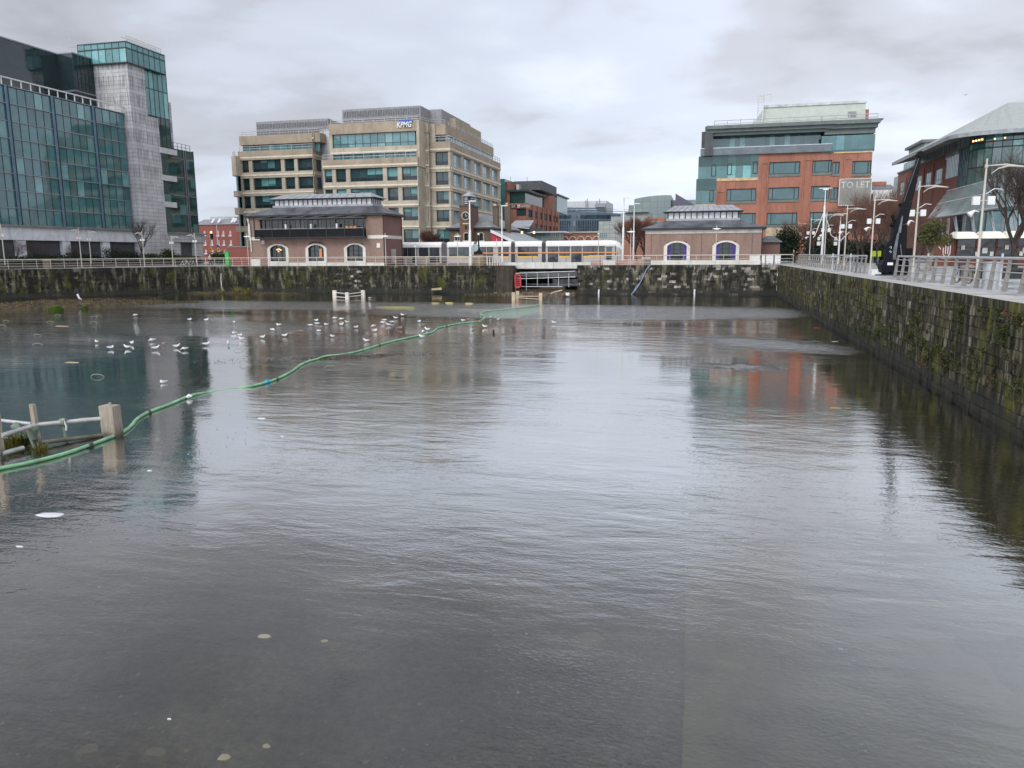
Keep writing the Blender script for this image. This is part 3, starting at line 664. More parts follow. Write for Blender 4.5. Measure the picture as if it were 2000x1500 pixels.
# set back top storey of the right block
fT = Fc('L', xC1-1.2); sE2 = fT.s(962, 310)
zt0, zt1, zt2 = zC2, ZC(262), ZC(241)
fT.window(kroot, 140.5, sE2, zt0-.2, zt1, 0, 22, g_ks, frame_l, w=.1); Fc('Y', 140.4).window(kroot, c0, xC1-1.2, zt0-.2, zt1, 0, 2, g_k, frame_d, w=.1)
bd.box(xC0, xC1-1.0, 140.0, sE2+.2, zt1, zt2, beige2); bd.box(xC0, c0, 139.7, 141, ZC(296), zt2, beige)
bd.build('parapet_bands', kroot)
core.box(xB1-8, xC1-.62, 140.1, sE-.05, 0, ZC(300), darkgrey); core.box(xB1-8, xC1-1.8, 141, sE2, ZC(300), zt2-.1, darkgrey); core.box(xC0-6, xC1-.1, sE, sE+.3, 0, zC2, beige); core.build('core', kroot)
roofrail(kroot, [(xB0, 135.1), (xB1-.3, 135.1)], zpB); roofrail(kroot, [(xU0, 135.6), (xB1, 135.6), (xN1, 138.6), (xC1-1.2, 140.3), (xC1-1.2, sE2)], zt2, .7)
roofrail(kroot, [(c0, 139.6), (xC1, 139.6), (xC1, sE)], zC2)
pl = MB(); q0 = oy(669, 240, 141); q1 = oy(821, 206, 141); pl.box(q0.x, q1.x, 141, 170, zt2-.5, q1.z, plantm)
q2 = ox(850, 222, q1.x+2.5); pl.box(q1.x, q1.x+2.4, 146, 165, zt2-.5, q2.z+1.5, plantm)
pl.box(q1.x, xC1-2.2, 150, 168, zt2-.4, zt2+2.6, beige2); pl.build('rooftop_plant', kroot)
lv = MB()
for r in range(2):
    for i in range(46):
        x = q0.x+.4+i*(q1.x-q0.x-.8)/45; z = zt2+1.2+r*1.5; lv.box(x-.07, x+.07, 140.93, 141.02, z-.55, z+.55, M('plant_louvre', (.13, .13, .135)) if i == 0 and r == 0 else bpy.data.materials['plant_louvre'])
lv.build('plant_louvres', kroot)
# left block
fA = Fc('Y', 140); ZA = lambda py, px=540: fA.z(px, py)
xA0, xA1 = fA.s(470, 350), fA.s(613, 350)
ca = [fA.s(p, 330) for p in (472, 486, 493, 549, 556, 575, 581.5, 611)]
rowsA = [(ZA(440), ZA(418)), (ZA(406), ZA(381)), (ZA(370), ZA(346)), (ZA(335), ZA(311))]
colsA = list(zip(ca[::2], ca[1::2]))
kfac(fA, kroot, xA0, xA1, 0, ZA(311)+.01, colsA, rowsA, g_k)
ba = MB(); ba.box(xA0-.15, xA1+.1, 139.8, 143, ZA(311), ZA(293), beige2); ba.box(xA0-.1, xA1+1.4, 140.5, 143, ZA(280), ZA(262), beige2)
Fc('Y', 141).window(kroot, xA0+.3, xA1+1.2, ZA(293)-.5, ZA(280), 0, 12, g_lit, frame_d, w=.08)
fAs = Fc('L', xA1+.05); sA2 = 156
ca2 = [(fAs.s(616, 350), fAs.s(637, 350))]
kfac(fAs, kroot, 140, sA2, 0, ZA(262), [(141.2, 149)], rowsA+[(ZA(301), ZA(278))], g_k)
ba.box(xA1-.1, xA1+.35, 140.3, sA2, ZA(280)+.1, ZA(262)+.02, beige2)
ba.build('parapet_bands', kroot)
# curved left end of the left block, lower by a storey
xW0, xW1 = fA.s(449, 350), xA0; zW = ZA(303)
cw = MB(); cwg = MB(); pts = []
for i in range(9):
    a = math.pi/2*i/8; pts.append((xW0+3*(1-math.sin(a)), 141+6*(1-math.cos(a))) if False else (xW0+2.2*(1-math.sin(a)), 141.2+4*math.sin(a)))
xW0 = oy(448, 350, 138.3).x; pts = [(xW1+.3, 138.3)]+[(xW0+1.6-1.6*math.sin(math.pi/2*i/8), 138.3+1.6-1.6*math.cos(math.pi/2*i/8)) for i in range(9)]+[(xW0, 160), (xW1+.3, 160)]
bandz = [(ZA(303), ZA(342)), (ZA(372), ZA(383)), (ZA(405), ZA(418)), (ZA(441), ZA(452))]
for hi_, lo_ in bandz: cw.prism(pts, lo_, hi_, beige)
cw.prism(pts, 0, 2.5, lowstone)
cw.build('rounded_end_bands', kroot)
inn = [(x+.5 if x < xW1 else x, y+.35) for x, y in pts]
for (h0, l0), (h1, l1) in zip(bandz, bandz[1:]):
    for a, b in zip(inn, inn[1:]): cwg.face([(a[0], a[1], h1), (b[0], b[1], h1), (b[0], b[1], l0), (a[0], a[1], l0)], g_k)
for a, b in zip(inn, inn[1:]): cwg.face([(a[0], a[1], 2.5), (b[0], b[1], 2.5), (b[0], b[1], bandz[-1][1]), (a[0], a[1], bandz[-1][1])], g_k)
cwg.build('rounded_glazing', kroot)
ca_ = MB(); ca_.box(xA0, xA1-.02, 140.6, 158, 0, ZA(295), darkgrey); ca_.box(xA0, xA1, 143, 158, ZA(295), ZA(264), darkgrey); q0 = oy(500, 240, 146); q1 = oy(640, 231, 146)
ca_.box(q0.x, q1.x, 146, 160, ZA(264)-.5, q1.z, plantm); ca_.build('core', kroot)
lv = MB()
for r in range(2):
    for i in range(44): x = q0.x+.3+i*(q1.x-q0.x-.6)/43; z = q1.z-.95-r*1.3; lv.box(x-.07, x+.07, 145.93, 146.02, z-.45, z+.45, bpy.data.materials['plant_louvre'])
lv.build('plant_louvres', kroot)
roofrail(kroot, [(xA0, 140.2), (xA1, 140.2)], ZA(293), .9); roofrail(kroot, [(xA0+.3, 140.8), (xA1+1, 140.8), (xA1+.1, sA2-8)], ZA(262), .8); roofrail(kroot, [(xW0+.3, 139.5), (xW0+1.2, 138.6), (xW1, 138.6)], zW, .8)
# linking block between the two
lk = MB(); lk.box(xA1+.1, xB0, 143, 160, 0, ZB(232), lime); lk.build('link_block', kroot)
# rooftop sign
def letters(txt, size, par, m, fn, ext=.03, name='lettering', bold=0, shear=0, org=None, tags=None):
    cu = bpy.data.curves.new(name, 'FONT'); cu.body = txt; cu.size = size; cu.extrude = ext; cu.offset = bold; cu.shear = shear; cu.resolution_u = 2
    ob = bpy.data.objects.new('tmp', cu); COL.objects.link(ob); dg = bpy.context.evaluated_depsgraph_get(); me = bpy.data.meshes.new_from_object(ob.evaluated_get(dg))
    bpy.data.objects.remove(ob); g = MB(); g.raw([fn(v.co) for v in me.vertices], [tuple(p.vertices) for p in me.polygons], m)
    return g.build(name, par, org=org, **(tags or {}))
blue = M('sign_blue', (.06, .12, .42), .5, var=.05)
a_ = oy(775, 248, 134.8); b_2 = oy(803, 234, 134.8); wS = b_2.x-a_.x
sg = MB()
for i in range(4): x = a_.x+.25+i*(wS-.1)/4; sg.box(x, x+(wS-.1)/4-.07, 135.12, 135.2, a_.z+.75, b_2.z+.15, blue)
sgo = sg.build('sign_panels', kroot)
letters('KPMG', 1.35, sgo, white, lambda c: (a_.x-.15+c.x*.78, 135.05-c.z, a_.z-.05+c.y), .04, 'lettering', .035, .25)
# ================================================================ BRICK PAVILIONS
brk = brick('brown_brick', (.33, .20, .15), (.26, .155, .115), (.22, .19, .17))
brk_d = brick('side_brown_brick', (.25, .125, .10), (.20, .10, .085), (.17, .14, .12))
slate, t_, b_ = nodes('wet_slate'); k = NT(t_); c_ = k.mix(k.ramp(k.noise(k.pos((1, 1, 1)), .6, 6), [(.35, 0), (.62, 1)]), (.045, .047, .055), (.13, .135, .145))
k.ln(k.mix(1, c_, k.ramp(k.noise(k.pos(), 5, 4), [(.3, .6), (.7, 1.3)]), 'MULTIPLY'), b_.inputs['Base Color']); b_.inputs['Roughness'].default_value = .38
lead = M('lead_grey_roof', (.33, .34, .355), .45, .2, var=.2); stonew = M('cream_stone', (.62, .59, .52), .75, var=.14, streak=.2)
g_int = glass('dark_interior_glass', (.012, .014, .014), (.02, .026, .026), (.06, .07, .065), spec=.6)
g_lan = M('lantern_glass', (.62, .62, .62), .3, var=.3, sc=.8, isl=0)
warm = bpy.data.materials.new('warm_lamp'); warm.use_nodes = True; pb = warm.node_tree.nodes['Principled BSDF']; pb.inputs['Base Color'].default_value = (.9, .5, .2, 1); pb.inputs['Emission Color'].default_value = (1, .55, .2, 1); pb.inputs['Emission Strength'].default_value = 2.2
orange = M('orange_plastic', (.62, .23, .07), .5, var=.1)
def hip(g, x0, x1, y0, y1, ze, X0, X1, Y0, Y1, zr, m, m2=None):
    A = [(x0, y0, ze), (x1, y0, ze), (x1, y1, ze), (x0, y1, ze)]; B = [(X0, Y0, zr), (X1, Y0, zr), (X1, Y1, zr), (X0, Y1, zr)]
    for i in range(4): j = (i+1) % 4; g.face([A[i], A[j], B[j], B[i]], (m2 or m) if i in (1, 3) else m)
    g.face(B, m)
def arch(g, f, s0, s1, zs, rise, w, z0, o0, o1, m, n=12):
    # stone surround: jambs and segmental head
    c = (s0+s1)/2; h = (s1-s0)/2
    def cur(hw, rs, t): x = c-hw+2*hw*t; u = (x-c)/hw; return x, zs+rs*math.sqrt(max(0, 1-(u*.92)**2))-rs*math.sqrt(1-.92**2)
    inner = [(s0, z0)]+[cur(h, rise, i/n) for i in range(n+1)]+[(s1, z0)]
    outer = [(s0-w, z0)]+[cur(h+w, rise+w*.75, i/n) for i in range(n+1)]+[(s1+w, z0)]
    for i in range(len(inner)-1):
        a, b, c1, d = outer[i], outer[i+1], inner[i+1], inner[i]
        P = [f.p(*a, o1), f.p(*b, o1), f.p(*c1, o1), f.p(*d, o1)]; Q = [f.p(*a, o0), f.p(*b, o0), f.p(*c1, o0), f.p(*d, o0)]
        g.face(P, m); g.face([P[0], P[1], Q[1], Q[0]], m); g.face([P[3], P[2], Q[2], Q[3]], m)
    return cur
def pavilion(label, f, x0, x1, dep, ze, lan, holes, side=False):
    r = thing('brick_pavilion', ((x0+x1)/2, f.v+dep/2, 0), label, 'pavilion'); y0 = f.v
    g = MB(); f.wall(g, x0, x1, 0, ze, [h for h in holes], .35, brk)
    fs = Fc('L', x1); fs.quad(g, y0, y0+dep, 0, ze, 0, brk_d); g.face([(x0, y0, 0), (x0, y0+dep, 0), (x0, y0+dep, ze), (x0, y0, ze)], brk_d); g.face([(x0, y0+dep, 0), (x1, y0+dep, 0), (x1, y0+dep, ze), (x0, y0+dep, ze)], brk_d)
    g.build('wall', r)
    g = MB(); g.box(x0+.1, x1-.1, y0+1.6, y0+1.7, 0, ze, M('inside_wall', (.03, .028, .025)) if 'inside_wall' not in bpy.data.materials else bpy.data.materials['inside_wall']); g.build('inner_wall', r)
    L0, L1, D0, D1, zl0, zl1, ztp = lan; ov = .45
    g = MB(); hip(g, x0-ov, x1+ov, y0-ov, y0+dep+ov, ze+.28, L0, L1, D0, D1, zl0, slate)
    g.box(x0-ov-.05, x1+ov+.05, y0-ov-.05, y0+dep+ov+.05, ze+.02, ze+.27, black)
    rf = g.build('roof', r)
    g = MB(); g.box(L0-.1, L1+.1, D0-.1, D1+.1, zl0-.08, zl0+.22, lead); g.box(L0+.12, L1-.12, D0+.12, D1-.12, zl0+.2, zl1, g_lan)
    g.box(L0-.05, L1+.05, D0-.05, D1+.05, zl1-.12, zl1, black)
    n = int((L1-L0)/.72)
    for i in range(n+1): x = L0+.12+(L1-L0-.24)*i/n; g.box(x-.06, x+.06, D0+.06, D0+.11, zl0+.2, zl1, black)
    for i in range(6): y = D0+.12+(D1-D0-.24)*i/5; g.box(L1-.11, L1-.06, y-.06, y+.06, zl0+.2, zl1, black)
    ln = g.build('lantern', rf)
    g = MB(); hip(g, L0-.5, L1+.5, D0-.5, D1+.5, zl1+.05, L0+.9, L1-.9, D0+(D1-D0)*.48, D0+(D1-D0)*.52, ztp, lead)
    for i in range(13): t = i/12; xa = L0-.3+(L1-L0+.6)*t; xb = L0+.9+(L1-L0-1.8)*t; g.tube([(xa, D0-.5, zl1+.09), (xb, D0+(D1-D0)*.48, ztp+.03)], .035, lead, 4)
    g.box(L0-.52, L1+.52, D0-.52, D1+.52, zl1-.03, zl1+.05, black); g.build('lantern_roof', rf)
    return r
f = Fc('Y', 98); x0, x1 = f.s(488, 480), f.s(750, 480); ze = f.z(620, 423); sidedep = ox(785, 470, x1).y-98
ar = [(f.s(528, 490), f.s(558.5, 490)), (f.s(602.5, 490), f.s(633, 490)), (f.s(678, 490), f.s(709, 490))]
zs = f.z(620, 485); z_b = f.z(620, 510)
bx0, bx1 = f.s(506, 445), f.s(717, 445); bz0, bz1 = f.z(610, 464), f.z(610, 426)
zl0 = oy(630, 403, 100.2).z; zl1 = oy(630, 388, 100.2).z; ztp = oy(630, 379, 102).z
Lx0 = oy(534, 395, 100.2).x; Lx1 = oy(727, 395, 100.2).x
holes = [(a, b, z_b, zs+.55) for a, b in ar]+[(bx0+.15, bx1-.15, bz0+.1, bz1-.15)]
pl_ = pavilion('large brown brick pavilion with black glazed balcony, three cream arches and roof lantern', f, x0, x1, sidedep, ze, (Lx0, Lx1, 100.2, 98+sidedep-1.0, zl0, zl1, ztp), holes)
def archwin(par, f, a, b, zb, zs, curt=None, lit=False):
    g = MB(); arch(g, f, a, b, zs, .75, .42, .0, -.1, .10, stonew); o = g.build('stone_arch', par)
    g = MB(); g.face([f.p(a, zb, -.3), f.p(b, zb, -.3), f.p(b, zs+.6, -.3), f.p(a, zs+.6, -.3)], g_int); w = g.build('window', par)
    m = MB()
    for i in range(4): s = a+(b-a)*i/3; s = min(max(s, a+.04), b-.04); f.box(m, s-.04, s+.04, zb, zs+.5, -.29, -.22, black)
    f.box(m, a, b, zs-.4, zs-.33, -.288, -.225, black); m.build('frame', w)
    g = MB(); f.box(g, a-.42, b+.42, -.02, zb, -.3, .16, stonew); g.build('sill', w)
    if curt:
        g = MB(); f.box(g, a+.02, a+.42, zb, zs+.3, -.2, -.17, curt); f.box(g, b-.42, b-.02, zb, zs+.3, -.2, -.17, curt); g.build('curtain', w)
    return w
for i, (a, b) in enumerate(ar):
    w_ = archwin(pl_, f, a, b, z_b, zs)
    if i < 2:
        g = MB(); c = (a+b)/2
        if i == 0:
            for dx, dz in ((-.1, .55), (.2, .6), (.45, .5), (.1, .3)): g.cyl(c+dx, 97.95, zs-.25+dz-.5, zs-.1+dz-.5, .09, warm, 8)
        else: g.box(c+.35, c+.75, 98.19, 98.21, zs-1.3, zs-.05, orange)
        g.build('lit_lamp' if i == 0 else 'banner', w_)
g = MB(); f.box(g, x0, x0+1.6, .0, .95, 0, .1, stonew)
for (a, b), (c, d) in zip(ar, ar[1:]): f.box(g, b+.43, c-.43, 0, .45, 0, .1, stonew)
f.box(g, ar[2][1]+.43, x1, 0, .4, 0, .1, stonew)
zq = f.z(500, 466); f.box(g, x0-.02, bx0+.1, zq-.25, zq+.2, 0, .08, stonew); f.box(g, bx1-.02, x1+.02, zq-.2, zq+.25, 0, .08, stonew); Fc('L', x1).box(g, 98, 98+sidedep, zq-.2, zq+.25, 0, .06, stonew); f.box(g, bx0+.3, bx0+.75, zq-.75, zq-.25, 0, .08, stonew)
g.split('stone_trim', pl_)
# balcony
g = MB(); f.box(g, bx0, bx1, bz0-.12, bz0+.08, 0, 1.25, black); f.box(g, bx0, bx1, bz1-.12, bz1+.03, 0, .9, darkgrey)
n = 6
for i in range(n+1): x = bx0+(bx1-bx0)*i/n; f.box(g, x-.06, x+.06, bz0+.08, bz1-.12, 1.1, 1.22, black)
f.box(g, bx0, bx1, bz0+1.15, bz0+1.22, 1.12, 1.2, midgrey)
for i in range(n):
    x = bx0+(bx1-bx0)*(i+.5)/n; g.tube([(x-1.2, 97.2, bz1+.02), (x+1.2, 96.9, bz1+.25)], .06, darkgrey, 4)
balc = g.build('balcony', pl_)
g = MB(); gb = glass('balustrade_glass', (.006, .006, .007), (.009, .009, .01), (.012, .012, .012), spec=.1)
for i in range(n): x = bx0+(bx1-bx0)*i/n; f.quad(g, x+.07, x+(bx1-bx0)/n-.07, bz0+.1, bz0+1.12, 1.15, gb)
g.build('balustrade', balc)
g = MB(); zw_ = bz0+1.3
for i in range(12): x = bx0+.2+(bx1-bx0-.4)*i/12; f.quad(g, x, x+(bx1-bx0-.4)/12-.05, bz0+.1, bz1-.2, -.3, g_int)
for i in (2, 4, 6): x = bx0+(bx1-bx0)*(i*.118+.03); f.box(g, x-.12, x+.12, bz0+.2, bz1-.8, .2, .4, white)
for i in range(1, 5): x = bx0+(bx1-bx0)*(.3+i*.13); f.box(g, x-.6, x+.5, bz0+.75, bz0+.85, .3, .6, M('bench_wood', (.35, .16, .07)) if i == 1 else bpy.data.materials['bench_wood'])
g.build('balcony_glazing', balc)
proto = None
for i in range(3):
    x = f.s([680.5, 688.5, 696][i], 455); g = MB(); zb = bz0+.1
    for dx in (-.2, .2):
        for dy in (0, .35): g.tube([(x+dx*1.1, 96.9+.3+dy, zb), (x+dx*.8, 96.95+.3+dy, zb+.62)], .03, orange, 5)
    g.box(x-.22, x+.22, 97.15, 97.6, zb+.6, zb+.66, orange); g.box(x-.2, x+.2, 97.58, 97.63, zb+.66, zb+1.35, orange)
    g.build('high_chair', None, (x, 97.3, zb), **tagd('orange high chair on the black balcony, %s of three from the left' % ORDW[i], 'chair', 'orange chairs on the balcony'))
g = MB(); f.box(g, x0+.02, x0+.16, zq+.1, ze-.1, .05, .2, white); xx = x0; g.tube([(xx-.1, 97.8, ze), (xx+.25, 97.8, ze-1), (xx+.35, 97.8, 2.0)], .07, white, 6)
g.tube([(x1+.02, 97.95, ze), (x1+.02, 97.95, 0)], .06, black, 6); g.tube([(x1+.06, 98+sidedep-.1, ze), (x1+.06, 98+sidedep-.1, 0)], .06, black, 6); g.split('drain_pipe', pl_)
g = MB(); q = ox(768, 497, x1+.05); g.box(x1, x1+.3, q.y-.6, q.y+.4, .3, 2.2, galv); q = oy(740, 480, 97.95); g.box(q.x-.3, q.x+.2, 97.9, 97.99, q.z-.25, q.z+.35, offwhite); g.build('meter_box', pl_)
# arched lettering band: a row of small dark raised characters is unreadable at this distance, so plain dark blocks stand in for it
g = MB(); a, b = ar[1]
for i in range(15): t = (i+.5)/15; u = (t*2-1)*.86; x = (a+b)/2+u*1.15; z = zs+.3+.55*math.sqrt(1-u*u*.8)-.1; g.box(x-.04, x+.04, 97.86, 97.9, z, z+.16, black)
g.build('arch_lettering_marks', pl_)
# right pavilion
f = Fc('Y', 100); x0, x1 = f.s(1260, 480), f.s(1487, 480); ze = f.z(1370, 449)
ar = [(f.s(1303, 490), f.s(1341, 490)), (f.s(1398, 490), f.s(1437, 490))]; zs = f.z(1370, 480.5); z_b = f.z(1370, 508)
zl0 = oy(1370, 430, 102.5).z; zl1 = oy(1370, 413, 102.5).z; ztp = oy(1370, 401, 104.5).z
Lx0 = oy(1303, 420, 102.5).x; Lx1 = oy(1444, 420, 102.5).x
purple = M('purple_banner', (.055, .035, .20), .6, var=.5, sc=3)
pr_ = pavilion('low brown brick pavilion with two cream arches, purple curtains and roof lantern', f, x0, x1, 9, ze, (Lx0, Lx1, 102.5, 106.5, zl0, zl1, ztp), [(a, b, z_b, zs+.55) for a, b in ar])
for a, b in ar: archwin(pr_, f, a, b, z_b, zs, purple)
g = MB(); f.box(g, x0, x1, ze-.42, ze, 0, .08, stonew); f.box(g, x0, ar[0][0]-.43, 0, .5, 0, .1, stonew); f.box(g, ar[0][1]+.43, ar[1][0]-.43, 0, .5, 0, .1, stonew); f.box(g, ar[1][1]+.43, x1, 0, .5, 0, .1, stonew)
g.split('stone_trim', pr_)
g = MB()
for s in (f.s(1272, 480), f.s(1370, 480), f.s(1469, 480)): f.box(g, s-.03, s+.03, .5, ze-.42, .005, .02, darkgrey)
g.tube([(x1+.05, 99.95, ze), (x1+.05, 99.95, 0)], .06, black, 6); g.build('movement_joint', pr_)
# ================================================================ TO LET BRICK AND GLASS BUILDING
redb = brick('orange_red_brick', (.42, .165, .105), (.35, .13, .085), (.36, .2, .14), stain=.3)
g_t = glass('petrol_green_glass', (.030, .095, .095), (.05, .15, .15), (.14, .36, .34), spec=.8, pl=.86)
g_t2 = glass('green_spandrel_glass', (.02, .062, .055), (.028, .08, .072), (.04, .10, .095), spec=.5)
sill = M('olive_sill', (.14, .155, .13), .6); bandc = M('cream_band', (.55, .38, .21), .7); cornice = M('green_grey_cornice', (.13, .155, .145), .6, var=.15)
f = Fc('Y', 135); S_ = lambda px, py=330: f.s(px, py); Z_ = lambda py, px=1530: f.z(px, py)
r = thing('office_building', (13, 150, 0), 'red brick and green glass office block with a faded to let banner on its corner', 'building')
xl, xm, xb, xr = S_(1362), S_(1398, 400), S_(1481), S_(1702)
zA, zB_, zt = Z_(345), Z_(396), Z_(293)
wins = [(1502, 1562, 340, 316), (1586, 1624, 337, 313), (1663.5, 1701, 339, 314), (1418.5, 1476, 393, 368.5), (1500, 1560, 390, 366), (1583, 1620, 388, 363), (1440, 1475, 440, 416), (1497, 1556, 439.5, 415.5), (1580.5, 1633, 440, 414), (1624.5, 1639, 339, 316), (1621.5, 1636, 390, 366)]
H = [(S_(a, c), S_(b, c), Z_(c, (a+b)/2), Z_(d, (a+b)/2)) for a, b, c, d in wins]
rec = [(1485, 1497, 440, 316), (1568, 1581, 440, 312), (1646, 1658, 400, 312), (1402, 1414, 440, 370)]
g = MB()
f.wall(g, xb, xr, 0, zt, [h for h in H if h[0] > xb]+[(S_(1499, 470), S_(1556, 470), 0, Z_(465)), (S_(1575, 470), S_(1632, 470), 0, Z_(458))], .3, redb)
f.wall(g, xm, xb, 0, zA, [h for h in H if xm < h[0] < xb], .3, redb); f.quad(g, xl, xm, 0, zB_, 0, redb)
g.face([(xr, 135, 0), (xr, 165, 0), (xr, 165, zt), (xr, 135, zt)], redb); g.face([(xl, 135, 0), (xl, 165, 0), (xl, 165, zB_), (xl, 135, zB_)], redb)
g.build('wall', r)
g_t3 = glass('petrol_window_glass', (.022, .075, .08), (.04, .12, .125), (.10, .26, .25), spec=.8, pl=.8, wob=.08)
for h in H: f.window(r, *h, .28, 3 if h[1]-h[0] > 2.2 else 2, g_t3, frame_d, w=.13, vs=(0, .14, .85, 1) if h[1]-h[0] > 2.2 else None)
g = MB()
for h in H: f.box(g, h[0]-.1, h[1]+.1, h[2]-.4, h[2], -.2, .1, sill)
g.split('sill', r)
g = MB()
for a, b, c, d in rec: f.box(g, S_(a, 380)-.12, S_(a, 380)+.05, Z_(c), Z_(d), 0, .12, redb); f.box(g, S_(b, 380)-.05, S_(b, 380)+.12, Z_(c), Z_(d), 0, .12, redb); f.box(g, S_(a, 380), S_(b, 380), Z_(d)-.2, Z_(d), 0, .1, redb)
g.split('brick_pilaster', r)
g = MB(); zr = Z_(300)
def gp(a, b, c, d, nx, nz, m, hi=None):
    for i in range(nx):
        for j in range(nz): f.quad(g, a+(b-a)*i/nx, a+(b-a)*(i+1)/nx, c+(d-c)*j/nz, c+(d-c)*(j+1)/nz, 0, m)
gp(xl+.15, xb, zA, Z_(321), 8, 1, g_t); gp(xl+.15, xb, Z_(321), zr, 8, 1, g_t2); gp(xl-.1, xm, zB_, Z_(369), 3, 1, g_t); gp(xl-.1, xm, Z_(369), zA, 3, 1, g_t2)
gl_ = g.build('corner_glazing', r)
g = MB()
for a, b, c, d in ((1390, 1398, 343, 321), (1421, 1429, 341, 320), (1471, 1479, 340, 318), (1388, 1395, 393, 371)):
    A, B, C_, D = S_(a), S_(b), Z_(c, 1430), Z_(d, 1430)
    f.box(g, A-.06, A+.06, C_, D, .004, .06, black); f.box(g, B-.06, B+.06, C_, D, .004, .06, black); f.box(g, A, B, C_-.06, C_+.06, .004, .056, black); f.box(g, A, B, D-.06, D+.06, .004, .056, black)
g.split('casement_bar', gl_)
g = MB(); f.box(g, xm, xb, zA-.45, zA-.003, 0, .1, bandc); f.box(g, xl-.1, xm, zB_-.4, zB_-.003, 0, .1, bandc); f.box(g, S_(1627), xr, Z_(299, 1660), Z_(296, 1660), 0, .12, bandc); f.box(g, S_(1495, 460), S_(1556, 460), Z_(461), Z_(444), .005, .1, M('tan_panel', (.45, .36, .23), .7)); f.box(g, S_(1575, 460), S_(1632, 460), Z_(456), Z_(444), .005, .1, bpy.data.materials['tan_panel']); g.split('stone_band', r)
g = MB(); f.box(g, S_(1499, 470), S_(1633, 470), 0, Z_(458), -.35, -.3, g_wing); g.build('ground_glazing', r)
# balcony strip, top floor glazing, cornice
g = MB(); f.box(g, S_(1367), S_(1622), Z_(299, 1500), Z_(286.5, 1500), .3, .4, M('grey_parapet_glass', (.115, .14, .155), .3, spec=.6)); f.box(g, S_(1367), S_(1622), Z_(286.5, 1500), Z_(286.5, 1500)+.1, .28, .42, galv); f.box(g, S_(1367), S_(1622), Z_(300.5, 1500), Z_(299, 1500), 0, .45, cornice); g.build('terrace_parapet', r)
fz = Fc('Y', 136.5); g = MB(); a, b = fz.s(1388, 270), fz.s(1603, 270); zt0, zt1 = zr, fz.z(1500, 263)
for i in range(22): fz.quad(g, a+(b-a)*i/22, a+(b-a)*(i+1)/22, zt0, zt1, 0, g_t)
a2, b2 = S_(1601), S_(1705)
for i in range(7): f.quad(g, a2+(b2-a2)*i/7, a2+(b2-a2)*(i+1)/7, Z_(292, 1660), Z_(264, 1660), .1, g_t if i not in (2,) else g_crown)
f.quad(g, a2, b2, Z_(297, 1660), Z_(292, 1660), .1, g_t2)
g.build('top_floor_glazing', r)
g = MB(); zc = Z_(262, 1500)
for d, (z0, z1) in enumerate(((zc, zc+.45), (zc+.45, zc+.95), (zc+.95, zc+1.5))): f.box(g, S_(1376)+.1, S_(1612)+d*.5, z0, z1-.003, -4, .5+d*.45, cornice)
f.box(g, S_(1376)-.1, S_(1376)+1.2, zr, zc+1.45, -4, .9, darkgrey)
for d, (z0, z1) in enumerate(((zc-.5, zc+.3), (zc+.3, zc+.9), (zc+.9, zc+1.35))): f.box(g, S_(1606), S_(1704)+d*.25, z0, z1-.003, -4, .3+d*.5, cornice)
g.box(S_(1612), S_(1706)+.7, 133.7, 165, zc+1.35, zc+1.5, cornice); g.box(xl+.5, xr-.2, 138.5, 165, 0, zc+1.3, darkgrey); g.box(xl+.1, xr-.1, 135.5, 165, 0, zB_-.5, darkgrey)
g.box(xb+.1, xr-.1, 135.5, 165, 0, zt-.1, darkgrey); g.build('cornice', r)
roofrail(r, [(S_(1392), 135.5), (S_(1600), 135.5), (xr+.5, 135.5)], zc+1.5, 1.0, 1.9, galv)
pen = M('pale_green_cladding', (.42, .45, .39), .6, var=.08); fp = Fc('Y', 138); g = MB()
a, b, z0, z1 = fp.s(1463, 240), fp.s(1690, 240), zc+1.4, fp.z(1600, 202)
a1 = fp.s(1495, 205)
g.raw([(a, 138, z0), (b, 138, z0), (b, 160, z0), (a, 160, z0), (a1, 138.8, z1), (b, 138.8, z1), (b, 160, z1), (a1, 160, z1)], [(0, 1, 5, 4), (1, 2, 6, 5), (2, 3, 7, 6), (3, 0, 4, 7), (4, 5, 6, 7)], pen)
g.box(a1-.2, b+.1, 138.6, 138.9, z1-.15, z1+.25, M('pale_capping', (.5, .53, .5))); q = fp.s(1665, 225); g.box(q-.6, q+.6, 138.2, 138.6, fp.z(1665, 229), fp.z(1665, 217), midgrey)
g.box(b, b+.5, 138.4, 139.2, z0, z1-1.2, redb); g.build('penthouse', r)
g = MB(); q = fp.s(1479, 230)
for dx in (0, .9): g.tube([(q+dx, 137.6, zc+3), (q+dx, 137.6, zc+6.6)], .06, offwhite, 4)
for i in range(8): g.tube([(q, 137.6, zc+3.2+i*.45), (q+.9, 137.6, zc+3.2+i*.45)], .04, offwhite, 4)
g.tube([(q, 137.6, zc+6.6), (q+2, 137.6, zc+6.6), (q+2, 137.6, zc+5.6)], .05, offwhite, 4); g.tube([(q+.8, 137.6, zc+1.5), (q+.8, 137.6, zc+4)], .1, offwhite, 5); g.build('roof_ladder', r)
g = MB(); fb = Fc('Y', 134.7); a, b = fb.s(1638.5, 380), fb.s(1700.5, 380); z0, z1 = fb.z(1669, 401), fb.z(1669, 349.5)
bm_, t_, b_ = nodes('faded_banner'); k = NT(t_); k.ln(k.mix(k.ramp(k.noise(k.pos(), .6, 5), [(.35, 0), (.65, 1)]), (.20, .205, .18), (.27, .265, .235)), b_.inputs['Base Color']); b_.inputs['Roughness'].default_value = .9
g.box(a, b, 134.6, 134.66, z0, z1, bm_); bo = g.build('to_let_banner', r)
